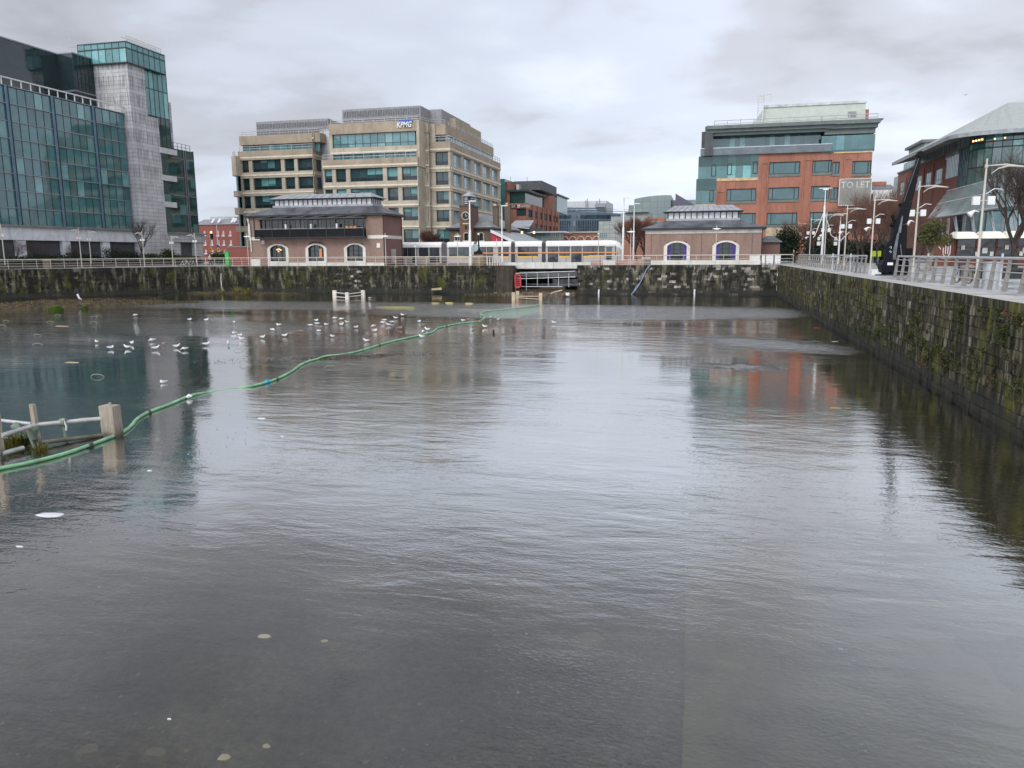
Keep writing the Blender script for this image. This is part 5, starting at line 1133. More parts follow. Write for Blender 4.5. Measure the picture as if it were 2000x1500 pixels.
g.tube([ft_.p(c[0]+rad*math.cos(2*math.pi*i/16), c[1]+rad*math.sin(2*math.pi*i/16), .06) for i in range(17)], .1, bpy.data.materials['pub_stone'], 6); g.face([ft_.p(c[0]+.55*math.cos(2*math.pi*i/20), c[1]+.55*math.sin(2*math.pi*i/20), .03) for i in range(20)], black); ft_.box(g, c[0]-.03, c[0]+.03, c[1], c[1]+.4, .04, .07, white); ft_.box(g, c[0], c[0]+.3, c[1]-.03, c[1]+.03, .04, .07, white); ft_.box(g, c[0]-.5, c[0]+.5, ft_.z(910, 438), ft_.z(910, 435.5), .02, .08, bpy.data.materials['pub_stone']); g.build('clock', tw_)
g = MB(); q0, q1 = ft_.s(904, 395), ft_.s(916.5, 395); zl = ft_.z(910, 383); g.box(q0, q1, Y-1.6, Y+1.0, ztw+.2, zl, M('louvre_dark', (.05, .045, .055)))
for i in range(5): z = ztw+.4+i*.28; g.box(q0+.2, q1-.35, Y-1.75, Y-1.6, z, z+.1, offwhite); g.box(q1, q1+.1, Y-1.3, Y+.6, z, z+.1, offwhite)
g.hexa([(q0-.25, Y-1.9, zl), (q1+.25, Y-1.9, zl), (q1+.25, Y+1.3, zl), (q0-.25, Y+1.3, zl), ((q0+q1)/2-.1, Y-.4, ft_.z(910, 373)), ((q0+q1)/2+.1, Y-.4, ft_.z(910, 373)), ((q0+q1)/2+.1, Y-.2, ft_.z(910, 373)), ((q0+q1)/2-.1, Y-.2, ft_.z(910, 373))], lead); g.build('belfry', tw_)
pslate = M('pub_slate', (.20, .21, .20), .55, var=.2); g = MB(); hip(g, x0-.4, x1+.4, Y-.4, Y+20, ze, x0+3.4, x1-3.2, Y+5, Y+16, f.z(920, 415), pslate); g.box(x0-.45, x1+.45, Y-.45, Y+20, ze-.3, ze-.002, black); g.build('roof', r)
for px0, px1, py0, py1, yy, lb in ((961.5, 971, 440, 404, 126, 0), (985, 995, 442, 402, 130, 0)):
    fx = Fc('Y', yy); g = MB(); fx.box(g, fx.s(px0), fx.s(px1), 0, fx.z(px0, py1), -1, 0, bb); fx.box(g, fx.s(px0)-.1, fx.s(px1)+.1, fx.z(px0, py1), fx.z(px0, py1)+.2, -1.1, .1, bb); fx.box(g, fx.s(px0)+.1, fx.s(px0)+.5, fx.z(px0, py1)+.2, fx.z(px0, py1-6), -.6, -.2, M('chimney_pot', (.55, .45, .25)) if 'chimney_pot' not in bpy.data.materials else bpy.data.materials['chimney_pot']); g.build('chimney', r)
crim = M('crimson_paint', (.42, .03, .06), .6, var=.15)
r2 = thing('pub_extension', (-30, 128, 0), 'lean-to pub extension with crimson gable, white barge board and grey glass roof', 'pub extension'); Y = 121; f = Fc('Y', Y); P = [f.sz(959, 473), f.sz(959, 449), f.sz(982, 463), f.sz(982, 473)]; g = MB(); g.face([(x, Y, max(z, 0) if i not in (0, 3) else 0) for i, (x, z) in enumerate(P)], crim)
A, B = f.sz(959, 448.5), f.sz(1014, 474.5); g.build('gable', r2); g = MB(); g.hexa([(A[0], Y-.3, A[1]-.45), (B[0], Y-.3, B[1]-.45), (B[0], Y, B[1]-.45), (A[0], Y, A[1]-.45), (A[0], Y-.3, A[1]), (B[0], Y-.3, B[1]), (B[0], Y, B[1]), (A[0], Y, A[1])], white); g.build('barge_board', r2)
g = MB(); C_ = ox(1030, 476, B[0]); D = (A[0]+.5, Y+26); g.face([(A[0], Y, A[1]), (B[0], Y, B[1]), (B[0]+1, Y+22, B[1]), (A[0], Y+22, A[1])], M('grey_glazed_roof', (.26, .28, .27), .35, var=.1)); g.build('roof', r2)
g = MB(); f7 = Fc('Y', 150); g.box(f7.s(994), f7.s(1035), 150, 162, 0, f7.z(1010, 443), darkgrey); g.face([(f7.s(994), 149, f7.z(1010, 443)), (f7.s(1035), 149, f7.z(1010, 448)), (f7.s(1030), 156, f7.z(1010, 428)), (f7.s(992), 156, f7.z(1010, 428))], lead); g.build('rear_roof', r2)
g = MB()
for px_, py_ in ((1019.5, 454), (1043, 454)): p = oy(px_, py_, 118); g.cyl(p.x, p.y, p.z-.18, p.z+.18, .16, warm, 8)
g.split('lit_lamp', r2)
r3 = thing('glazed_pavilion', (-22, 150, 0), 'small green-framed glass conservatory between the pub and the tram', 'conservatory'); f = Fc('Y', 145); g = MB(); a, b = f.s(1040, 460), f.s(1100, 460)
for i in range(14): f.quad(g, a+(b-a)*i/14, a+(b-a)*(i+1)/14, 0, f.z(1060, 455), 0, g_rg)
g.build('glazing', r3); g = MB(); g.hexa([(a-1, 144, f.z(1060, 455)), (b+.5, 144, f.z(1060, 455)), (b+.5, 152, f.z(1060, 455)), (a-1, 152, f.z(1060, 455)), (a, 145, f.z(1060, 452)), (b-.5, 145, f.z(1060, 452)), (b-.5, 151, f.z(1060, 450)), (a, 151, f.z(1060, 450))], lead); g.build('roof', r3); g = MB()
for i in range(15): x = a+(b-a)*i/14; g.box(x-.08, x+.08, 144.9, 144.99, 0, f.z(1060, 455), sill)
g.build('frame', r3)
# ================================================================ TRAM
silver = M('tram_silver', (.40, .39, .37), .5, .0, var=.08); tw1 = M('tram_white', (.70, .69, .66), .5, var=.03); yel = M('tram_yellow', (.75, .42, .06), .4, var=.05); rub = M('bellows_rubber', (.10, .10, .105), .7)
g_tr = glass('tram_window', (.015, .02, .024), (.04, .052, .056), (.12, .17, .17), spec=.7, pl=.8)
f = Fc('Y', 109); zt = f.z(1100, 470); zw = f.z(1100, 481); zwb = f.z(1100, 501); zsk = f.z(1100, 512.5)
r = thing('tram', ((f.s(787)+f.s(1212))/2, 110.3, 0), 'silver and white tram with yellow stripe crossing behind the dock', 'tram')
def module(px0, px1, doors, wins, nose=0):
    a, b = f.s(px0, 490), f.s(px1, 490); g = MB()
    prof = [(0, .12), (0, zt-.75), (.02, zt-.45), (.12, zt-.2), (.4, zt-.03), (1.2, zt+.02), (2.0, zt-.03), (2.3, zt-.2), (2.4, zt-.5), (2.4, .12)]
    secs = [(a, 1, 0)]+([(b-1.6, 1, 0), (b-.9, .97, 0), (b-.35, .86, 0), (b, .70, 0)] if nose else [(b, 1, 0)])
    vs = []; n = len(prof)
    for x, sc, _ in secs:
        for o, z in prof: vs.append((x, 109+1.2+(o-1.2)*(.5+.5*sc) if sc < 1 else 109+o, .12+(z-.12)*sc if z > 1 and sc < 1 else z))
    for s_ in range(len(secs)-1):
        for i in range(n-1):
            m = tw1 if i >= 1 and i <= 7 else silver
            q = [s_*n+i, s_*n+i+1, (s_+1)*n+i+1, (s_+1)*n+i]; g.face([vs[j] for j in q], m)
    g.face(vs[:n][::-1], silver); g.face(vs[-n:], black if nose else silver)
    o = g.build('carriage', r)
    for i, (p0, p1) in enumerate(wins+doors):
        s0, s1 = f.s(p0, 490), f.s(p1, 490); dr = i >= len(wins); lo = .35 if dr else zwb+.1
        w_ = MB(); nn = 2
        for j in range(nn): f.quad(w_, s0+(s1-s0)*j/nn+.03, s0+(s1-s0)*(j+1)/nn-.03, lo, zw-.1, .025, g_tr)
        w_.build('door' if dr else 'window', o)
    g = MB(); f.box(g, a+.1, b-(1.2 if nose else .1), zt-.98, zt-.90, 0, .02, rub)
    for p0, p1 in wins: f.box(g, f.s(p0, 490), f.s(p1, 490), zwb-.18, zwb+.08, 0, .03, yel); f.box(g, f.s(p0, 490)-.05, f.s(p1, 490)+.05, zwb+.08, zw, .002, .018, black)
    for p0, p1 in doors: f.box(g, f.s(p0, 490)-.08, f.s(p1, 490)+.08, .25, zw, .002, .018, black)
    g.build('stripe', o)
    if nose:
        g = MB(); g.face([(b-.95, 108.98, 1.15), (b-.02, 109.3, 1.0), (b-.35, 109.25, zt-.85), (b-1.0, 108.98, zt-.75)], black); g.build('windscreen', o)
module(770, 862, [(806, 812), (840, 857)], [(788, 795), (797, 804), (819, 836)])
module(873, 925, [], [(878, 895), (896, 916)]); module(931, 998, [(952, 962)], [(936, 949), (974, 993)]); module(1006, 1058, [], [(1012, 1031), (1032, 1050)])
module(1066, 1215, [(1071, 1089), (1117, 1135)], [(1093, 1112), (1139, 1158), (1159, 1180)], 1)
g = MB(); f.box(g, f.s(1184, 490), f.s(1195, 490), .5, zw-.1, .0, .03, g_tr); g.build('cab_door', r)
for a, b in ((862, 873), (925, 931), (998, 1006), (1058, 1066)):
    g = MB(); n = 6; s0, s1 = f.s(a, 490), f.s(b, 490)
    for i in range(n): x = s0+(s1-s0)*(i+.5)/n; f.box(g, x-.07, x+.07, .3, zt-.3, -2.1, -.1, rub)
    g.box(s0, s1, 109.3, 111.2, .3, zt-.4, rub); g.build('bellows', r)
# bridge over the sluice
conc = M('pale_concrete', (.56, .545, .50), .8, var=.15, streak=.15)
r = thing('concrete_bridge', ((OX0+OX1)/2, 98, 0), 'pale concrete bridge parapet spanning the sluice opening below the tram', 'bridge'); f = Fc('Y', 95.2); g = MB()
a, b = f.s(975, 520), f.s(1154, 520); z1, z0 = f.z(1060, 512.3), f.z(1060, 524.5); ed = [a+(b-a)*i/5 for i in range(6)]
for p_, q_ in zip(ed, ed[1:]): f.box(g, p_+.015, q_-.015, z0, z1, -.5, 0, conc)
g.build('parapet', r); g = MB(); g.box(OX0-.5, OX1+.5, 95.8, 104, -.5, -.05, midgrey); g.build('deck', r)
r = thing('orange_handrail', ((f.s(943)+f.s(1208))/2, 96.5, 0), 'long orange painted barrier rail on the bridge in front of the tram', 'railing'); f6 = Fc('Y', 97); g = MB(); zo = f6.z(1076, 494.3); a, b = f6.s(943, 494), f6.s(1208, 494); g.tube([(a, 97, f6.z(943, 494.6)), (b, 97, f6.z(1208, 493.2))], .085, orange, 8); g.build('rail', r); g = MB()
for i in range(9): x = a+.1+(b-a-.2)*i/8; g.tube([(x, 97, 0), (x, 97, zo)], .03, darkgrey, 5)
g.split('post', r)
# sluice chamber
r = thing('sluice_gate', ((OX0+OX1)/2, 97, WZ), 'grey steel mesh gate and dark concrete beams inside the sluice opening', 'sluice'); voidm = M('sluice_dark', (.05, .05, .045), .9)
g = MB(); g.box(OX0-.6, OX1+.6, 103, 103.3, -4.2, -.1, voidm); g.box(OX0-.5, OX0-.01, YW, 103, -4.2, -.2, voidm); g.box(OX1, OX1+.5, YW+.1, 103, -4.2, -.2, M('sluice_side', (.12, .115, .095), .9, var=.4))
g.box(OX0, OX1, 97, 97.6, -1.45, -.75, M('grey_beam', (.32, .33, .31))); g.box(OX0+2.2, OX1-2.4, 99, 99.6, -3.3, -2.6, M('brown_board', (.22, .18, .11))); g.box(OX0+.4, OX1-.3, 99, 99.3, -2.6, -2.4, bpy.data.materials['grey_beam']); g.build('chamber', r)
g = MB(); ff = Fc('Y', 94.3)
for px_ in (1007, 1028, 1049.5, 1071, 1091, 1111): x = ff.s(px_, 540); g.tube([(x, 94.3, -.95), (x, 94.3, -2.65 if px_ > 1030 else -3.2)], .05, galv, 5)
for z in (-.95, -1.65, -2.6): g.tube([(OX0+.1, 94.3, z), (OX1-(.3 if z > -2 else 1.9), 94.3, z+(.25 if z > -2 else 0))], .045, galv, 5)
for i in range(22): x = OX1-3.3+i*.15; g.tube([(x, 95.5, -1.7), (x, 95.5, -2.6)], .02, galv, 4)
g.build('gate_frame', r)
r = thing('timber_pier', (OX0-1, YW-.3, WZ), 'dark brown leaning timber boarding beside the sluice opening', 'pier'); bt_ = M('wet_brown_timber', (.045, .03, .018), .7, var=.4, sc=2, isl=.4); g = MB()
for i in range(9): x = OX0-2.15+i*.235; g.hexa([(x, YW-.55, WZ-.3), (x+.22, YW-.55, WZ-.3), (x+.22, YW+.6, WZ-.3), (x, YW+.6, WZ-.3), (x+.04, YW-.15, .02-.03*(i % 3)), (x+.25, YW-.15, .02-.03*(i % 3)), (x+.25, YW+.6, .02), (x+.04, YW+.6, .02)], bt_)
g.build('boards', r)
redp = M('red_plastic', (.45, .05, .05), .45, var=.1)
r = thing('red_barrier', (oy(1010, 560, 93).x, 93, WZ+.5), 'upright red plastic safety barrier standing in the sluice mouth', 'barrier'); f = Fc('Y', 93.2); g = MB(); a, b, z0, z1 = f.s(1006, 550), f.s(1016.5, 550), f.z(1010, 562), f.z(1010, 535)
g.tube([(a+.06, 93.2, z0+.1), (a+.02, 93.2, z1-.2), (a+.2, 93.2, z1), (b-.25, 93.2, z1-.03), (b, 93.2, z1-.3), (b+.02, 93.2, z0+.2), (b-.2, 93.2, z0), (a+.2, 93.2, z0), (a+.06, 93.2, z0+.1)], .1, redp, 6); g.build('frame', r); g = MB()
for i in range(7): z = z0+.2+(z1-z0-.4)*i/6; g.tube([(a+.1, 93.2, z), (b-.05, 93.2, z)], .055, redp, 5)
g.build('rungs', r)
# ================================================================ RAILINGS
def railing(label, P0, P1, h=1.15, sp=1.45, lean=(0, 0), wide=.11, rr=.032, rails=(.30, .58, .84), m=None, group='quay edge railings', pm=None, bot=0):
    A, B = Vector((*P0, 0)), Vector((*P1, 0)); Ln = (B-A).length; u = (B-A).normalized(); n = Vector((-u.y, u.x, 0)); m = m or galv; pm = pm or postgrey
    r = thing('railing', ((A+B)/2)[:], label, 'railing', group); k_ = max(1, round(Ln/sp)); ld = Vector((lean[0], lean[1], 0))
    g = MB(); g.tube([A+ld*h+Vector((0, 0, h)), B+ld*h+Vector((0, 0, h))], rr*1.5, m, 8); g.build('top_rail', r)
    g = MB()
    for q in rails: z = h*q; g.tube([A+ld*z+Vector((0, 0, z)), B+ld*z+Vector((0, 0, z))], rr*.62, m, 5)
    g.build('rail', r); posts = []
    for i in range(k_+1):
        p = A.lerp(B, i/k_); g = MB(); w0, w1, t = wide*.75, wide*.5, .02
        q = []
        for z, w_ in ((bot, w0), (h-.03, w1)):
            c = p+ld*z+Vector((0, 0, z)); a = n*w_; b = u*t
            q += [c-a-b, c+a-b, c+a+b, c-a+b]
        g.hexa(q, pm); g.build('post', r)
    return r
XQ = 10.25
railing('long slatted steel railing on the right quay beyond the black crane', (XQ, 55), (XQ, 92.5), lean=(.09, 0), sp=1.45, wide=.10)
railing('slatted steel railing on the right quay nearest the viewer', (XQ, 4), (XQ, 46.5), lean=(.09, 0), sp=1.45, wide=.115)
LM = M('beige_painted_steel', (.50, .455, .39), .5, var=.12)
XD0, XD1 = oy(385, 520, 94.3).x, oy(978, 520, 94.3).x
railing('beige railing on the far quay in front of the big brick pavilion and tram', (XD0, 94.3), (XD1, 94.3), m=LM, pm=LM, wide=.05, sp=1.42)
railing('beige railing on the bridge quay right of the concrete bridge', (oy(1149, 510, 94.3).x, 94.3), (oy(1255, 510, 94.3).x, 94.3), m=LM, pm=LM, wide=.05, sp=1.5)
railing('beige railing in front of the right brick pavilion', (oy(1257, 510, 94.2).x, 94.2), (XQ-.3, 94.2), m=LM, pm=LM, wide=.05, sp=1.6, rails=(.3, .62))
railing('beige railing on the far left quay below the glass offices', (-94, 56), (-68.2, 94.3), m=LM, pm=LM, wide=.06, sp=1.5)
f = Fc('Y', 94.1); g = MB()
for p_ in (952, 957, 962, 967, 972, 976): x = f.s(p_, 515); g.box(x-.05, x+.05, 94.0, 94.08, .0, 1.15, LM)
g.box(f.s(950), f.s(978), 94.0, 94.09, 1.1, 1.18, LM); g.build('gate_panel', None, (f.s(964), 94.05, 0), **tagd('short barred beige gate beside the concrete bridge', 'gate'))
# ================================================================ LAMP POSTS
def lamp_proto(h=6.0, box=True):
    r = thing('street_lamp', (0, 0, 0), 'x', 'street lamp', 'lamp posts along the right quay'); g = MB()
    g.tube([(0, 0, 0), (0, 0, h*.985), (0, 0, h)], [.072, .048, .042], lampcream, 8); g.cyl(0, 0, 0, .25, .13, lampcream, 8); g.cyl(0, 0, h-.45, h-.3, .085, lampcream, 8); g.build('post', r)
    g = MB(); z = h-.36; g.tube([(0, 0, z), (.9, 0, z+.04), (1.75, 0, z-.08)], [.035, .045, .02], lampcream, 6); g.tube([(.25, 0, z-.38), (.55, 0, z-.14), (1.0, 0, z-.02), (1.7, 0, z-.1)], [.02, .035, .06, .025], lampcream, 6); g.build('arm', r)
    if box:
        for sx in (-.34, .34): g = MB(); g.box(sx-.16, sx+.16, -.12, .12, h*.62, h*.62+.42, white); g.box(min(0, sx), max(0, sx), -.02, .02, h*.62+.2, h*.62+.24, lampcream); g.build('speaker_box', r)
        g = MB(); z = h*.56; g.tube([(-.15, 0, z), (-.35, 0, z+.08), (-.6, 0, z-.14)], [.02, .05, .17], white, 8); g.tube([(.1, 0, z+.9), (.45, 0, z+1.15), (.8, -.05, z+1.1)], .03, galv, 5); g.split('floodlight', r)
    return r
lp = lamp_proto(); first = True
for i, (y, sc) in enumerate(((44.6, 1.0), (57.2, 1), (71.0, 1), (83.8, 1), (97.2, 1), (110.5, 1), (125, 1))):
    lb = ['nearest cream lamp post on the right quay, beside the big bare tree', 'cream lamp post just right of the black crane jib', 'cream lamp post just left of the black crane jib', 'cream lamp post right of the twin white masts, in front of the bare trees', 'cream lamp post immediately beside the tall white mast', 'cream lamp post left of the tall white mast with a square sign', 'farthest cream lamp post of the right quay row'][i]
    if i == 0: o = lp; o.location = (13.7, y, 0); o['label'] = lb
    else: o = dup(lp, (13.7, y, 0), 0, lb)
def mast(name, px, py, Y, h, label, rad, stay=True):
    p = oy(px, 500, Y); r = thing(name, (p.x, Y, 0), label, 'mast'); g = MB(); g.tube([(p.x, Y, 0), (p.x, Y, h*.75), (p.x, Y, h*.78), (p.x, Y, h)], [rad, rad*.8, rad*.45, rad*.35], white, 8); g.build('pole', r)
    g = MB(); g.box(p.x-.75, p.x+.75, Y-.06, Y+.06, h-.08, h, white); g.box(p.x-.3, p.x+.3, Y-.1, Y+.1, h-.25, h-.1, white); g.build('crosshead', r)
    if stay:
        g = MB()
        for sx in (-1, 1): g.tube([(p.x, Y, h*.7), (p.x+sx*.9, Y, h*.38), (p.x+sx*(1.1 if sx < 0 else 1.9), Y, h*(.35 if sx < 0 else .30))], .05, white, 5)
        g.tube([(p.x+1.9, Y, h*.30), (p.x+2.9, Y, h*.42)], .05, white, 5); g.build('stay', r)
    g = MB(); g.box(p.x-.65, p.x-.25, Y-.2, Y-.1, 2.2, 2.65, offwhite); g.cyl(p.x-.45, Y-.15, 2.8, 3.2, .16, offwhite, 8); g.build('sign_box', r)
    return r
mast('white_mast', 1605, 367, 99.5, oy(1609, 367, 99.5).z, 'tall tapered white mast with stays, tallest in the right quay group', .15)
mast('white_mast', 1637.5, 417, 102, oy(1641, 417, 102).z, 'shorter white mast with crosshead right of the tall stayed mast', .11, False)
def tlamp(px, top, Y, label, m=None, w_=.55, g_='winged lamps along the far quay', bodyz=None, name='street_lamp', rad=.06):
    p = oy(px, top, Y); h = oy(px, top, Y).z; r = thing(name, (p.x, Y, 0), label, 'street lamp', g_); m = m or lampcream; g = MB(); g.tube([(p.x, Y, 0), (p.x, Y, h)], [rad, rad*.6], m, 6); g.build('post', r)
    g = MB(); z = h-.45; g.raw([(p.x-w_, Y-.1, z+.05), (p.x, Y-.22, z-.05), (p.x+w_, Y-.1, z+.05), (p.x+w_, Y+.1, z+.05), (p.x, Y+.22, z-.05), (p.x-w_, Y+.1, z+.05), (p.x, Y, z+.15)], [(0, 1, 6), (1, 2, 6), (2, 3, 6), (3, 4, 6), (4, 5, 6), (5, 0, 6), (5, 4, 3, 2, 1, 0)], white); g.build('lamp_head', r); return r
tlamp(482, 456, 94.9, 'winged cream lamp at the left corner of the big brick pavilion'); tlamp(752, 455, 94.9, 'winged cream lamp at the right corner of the big brick pavilion'); tlamp(893.5, 455, 94.9, 'winged cream lamp in front of the pub clock tower')
tlamp(1400, 440, 94.9, 'winged cream lamp in front of the right brick pavilion'); tlamp(1232.5, 446, 95.5, 'winged cream lamp left of the right brick pavilion'); tlamp(811, 475, 95.2, 'short grey lamp post in front of the tram rear', galv, .1); tlamp(1169, 450, 96, 'thin brown post in front of the tram nose', LM, .12); tlamp(970, 466, 96, 'thin beige post at the left end of the bridge', LM, .12)
p_ = LP
def ql(px, top, d, label, arm=1):
    q = ray(px, 500); t = d; x = q.x/q.y*t; h = oy(px, top, t).z; r = thing('street_lamp', (x, t, 0), label, 'street lamp', 'lamps on the left quay'); g = MB(); g.tube([(x, t, 0), (x, t, h)], [.075, .05], lampcream, 6); g.build('post', r)
    g = MB(); z = h-.3; g.tube([(x, t, z), (x+arm*.9, t, z+.02), (x+arm*1.3, t, z-.1)], [.03, .06, .02], white, 6); g.tube([(x, t, z-.35), (x+arm*.5, t, z-.1)], .025, white, 5); g.build('arm', r)
    g = MB(); g.box(x-.35, x-.1, t-.1, t+.1, h*.72, h*.72+.3, white); g.box(x+.1, x+.32, t-.1, t+.1, h*.72, h*.72+.3, white); g.build('speaker_box', r)
ql(8, 437, 79, 'leftmost pale lamp post on the left quay at the picture edge', -1); ql(158, 445, 90, 'pale lamp post with white lantern boxes before the office arcade', -1); ql(177, 449, 93, 'slim pale lamp post just right of the one with lantern boxes'); ql(281, 451, 97, 'pale lamp post beside the bare tree below the stone tower', -1); ql(337, 459, 100, 'thin pale lamp post left of the glass wing entrance'); ql(383, 455, 99, 'pale lamp post at the right corner of the glass offices', -1)
def pole(name, px, top, Y, rad, label, m=None, head=True):
    p = oy(px, top, Y); g = MB(); g.tube([(p.x, Y, 0), (p.x, Y, p.z*.55), (p.x, Y, p.z*.56), (p.x, Y, p.z)], [rad, rad*.85, rad*.6, rad*.5], m or white, 8); r = thing(name, (p.x, Y, 0), label, 'pole'); g.build('post', r)
    if head: g = MB(); g.box(p.x-.1, p.x+.85, Y-.12, Y+.12, p.z-.12, p.z, m or white); g.build('lamp_head', r)
    return r
pole('tram_pole', 917, 392, 96.2, .17, 'thick tall white pole in front of the clock tower'); pole('tram_pole', 980, 401, 106, .13, 'tall white pole left of the red brick bank offices')
pole('tram_pole', 1218.5, 386, 107, .17, 'tall white pole beside the tram nose'); pole('tram_pole', 1239, 397, 118, .13, 'tall white pole behind and right of the tram nose')
pole('sign_post', 422.5, 433, 150, .16, 'tall grey signal pole in front of the red brick flats', galv, False)
# yellow diamond signs and signals
yl = M('sign_yellow', (.85, .50, .02), .5, var=.04); blu = M('sign_blue_round', (.02, .16, .5), .5, var=.04)
for i, (px, py, Y, extra) in enumerate(((412, 487, 128, 0), (427.5, 487.5, 129, 1))):
    p = oy(px, py, Y); r = thing('warning_sign', (p.x, Y, 0), ['yellow diamond road sign under the amber signal', 'yellow diamond road sign below a blue round sign'][i], 'road sign', 'yellow diamond signs'); g = MB(); g.tube([(p.x, Y, 0), (p.x, Y, p.z+(3.3 if not i else 1.5))], .06, galv, 6); g.build('post', r)
    g = MB(); s = .36; g.hexa([(p.x-s, Y-.1, p.z), (p.x, Y-.1, p.z-s), (p.x+s, Y-.1, p.z), (p.x, Y-.1, p.z+s), (p.x-s, Y-.06, p.z), (p.x, Y-.06, p.z-s), (p.x+s, Y-.06, p.z), (p.x, Y-.06, p.z+s)], yl); g.box(p.x-.16, p.x+.16, Y-.12, Y-.1, p.z-.05, p.z+.05, black); g.build('sign_plate', r)
    if i: g = MB(); g.tube([(p.x-.12, Y-.12, p.z+.62), (p.x-.12, Y-.06, p.z+.62)], .27, blu, 12); g.build('blue_disc', r); g = MB(); g.box(p.x+.05, p.x+.35, Y-.1, Y, p.z-.75, p.z-.4, M('green_light', (.1, .5, .3))); g.build('green_plate', r)
    else: g = MB(); g.box(p.x+.2, p.x+.6, Y-.15, Y+.1, p.z+1.9, p.z+2.9, black); g.build('signal_head', r); g = MB(); g.tube([(p.x+.4, Y-.2, p.z+3.1), (p.x+.4, Y-.12, p.z+3.1)], .2, warm, 10); g.build('amber_lamp', r)
# ================================================================ TREES (bare)
bark = M('wet_bark', (.050, .042, .035), .9, var=.4, sc=3); twig = M('red_brown_twigs', (.115, .058, .042), .9, var=.35, sc=2); twig2 = M('dark_twigs', (.062, .045, .038), .9, var=.3, sc=2); olive = M('olive_leaf', (.10, .105, .03), .8, var=.4, sc=3, isl=.5)
def tree(name, label, h, spread, seed, tm, levels=5, trunk_h=.3, up=.35, group=None, r0=.11, dense=3, cat='tree'):
    rd = random.Random(seed); r = thing(name, (0, 0, 0), label, cat, group); tr = MB(); cr = MB()
    def br(p, d, ln, rad, lv):
        seg = 3; pts = [p]; rs = [rad]; q = p.copy(); dd = d.copy()
        for i in range(seg):
            dd = (dd+Vector((rd.gauss(0, .13), rd.gauss(0, .13), rd.gauss(0, .08)+up*.12))).normalized(); q = q+dd*ln/seg; pts.append(q.copy()); rs.append(rad*(1-.42*(i+1)/seg))
        (tr if lv == 0 else cr).tube(pts, rs, bark if lv < 2 else tm, 6 if lv < 2 else 3, lv < 2, cap=False)
        if lv >= levels: return
        n = dense+(1 if rd.random() < .4 else 0)+(2 if lv == 0 else 0)
        for i in range(n):
            t = rd.uniform(.35, 1) if lv else rd.uniform(.75, 1); k2 = min(seg-1, int(t*seg)); b = pts[k2].lerp(pts[k2+1], t*seg-k2); a = rd.uniform(0, 6.283)+i*2.1; sp = spread*rd.uniform(.6, 1.2)
            side = Vector((math.cos(a), math.sin(a), 0)); nd = (dd*(1-sp*.35)+side*sp+Vector((0, 0, up*.35))).normalized(); br(b, nd, ln*rd.uniform(.6, .82) if lv else (h-ln)*.42, rad*(.55 if lv else .55), lv+1)
    br(Vector((0, 0, 0)), Vector((0, 0, 1)), h*trunk_h, r0, 0)
    tr.build('trunk', r); cr.build('crown', r); return r
t1 = tree('bare_tree', 'large dark bare tree with spreading limbs on the right quay', 7.0, .52, 11, twig2, 6, .27, .6, r0=.17, dense=3); t1.location = (16.5, 47.5, 0)
t2 = tree('bare_tree', 'x', 8.2, .55, 5, twig, 6, .25, .4, group='reddish bare trees by the brick offices', r0=.13)
t3 = tree('bare_tree', 'x', 7.8, .5, 21, twig, 6, .22, .45, group='reddish bare trees by the brick offices', r0=.12)
spots = [(1548, 96+30, .82, t2), (1590, 118, .8, t3), (1655, 112, 1.05, t2), (1672, 104, .95, t3), (1690, 96, 1.05, t2), (1714, 90, 1.0, t3), (1733, 84, 1.05, t2), (1757, 78, .9, t3), (1779, 74, .62, t2), (1797, 66, .5, t3), (1640, 124, 1.0, t3), (1705, 128, 1.15, t2), (1741, 108, 1.15, t3)]
used = set()
for i, (px, Y, sc, T) in enumerate(sorted(spots)):
    x = oy(px, 500, Y).x; lb = 'reddish bare tree on the right plaza, %s from the left' % ORDW[i]
    if T.name not in used: used.add(T.name); T.location = (x, Y, 0); T['label'] = lb; T.scale = (sc,)*3
    else: dup(T, (x, Y, 0), i*1.3, lb, sc)
x = oy(838, 500, 118).x; t4 = tree('bare_tree', 'bushy reddish bare tree rising behind the tram beside the pub', 4.6, .5, 31, twig, 5, .2, .5, r0=.14, dense=5); t4.location = (x, 118, .8)
q = ox(284, 480, -84.5); t5 = tree('bare_tree', 'slender bare tree in front of the pale stone tower', 7.6, .55, 41, twig2, 5, .3, .5, r0=.14, dense=3); t5.location = (q.x, q.y-1, 0)
for i, (px, X, hh_) in enumerate(((30, -87.5, 4.2), (72, -87.5, 4.4), (148, -87.5, 4.0))):
    q = ox(px, 485, X); tt = tree('bare_shrub', 'leafless shrub in the planting bed before the office arcade, %s from the left' % ORDW[i], hh_, .7, 50+i, twig2, 5, .12, .3, 'leafless shrubs by the arcade', .07, 3, cat='shrub'); tt.location = (q.x, q.y, 0)
for i, (px, Y) in enumerate(((1244, 150), (1258, 158))): tt = tree('bare_tree', ['reddish bare tree behind the white pole by the tram nose', 'reddish bare tree close against the left side of the right pavilion'][i], 9.0, .5, 61+i, twig, 5, .2, .5, r0=.2, dense=4); tt.location = (oy(px, 500, Y).x, Y, 0)
x = oy(436, 500, 185).x
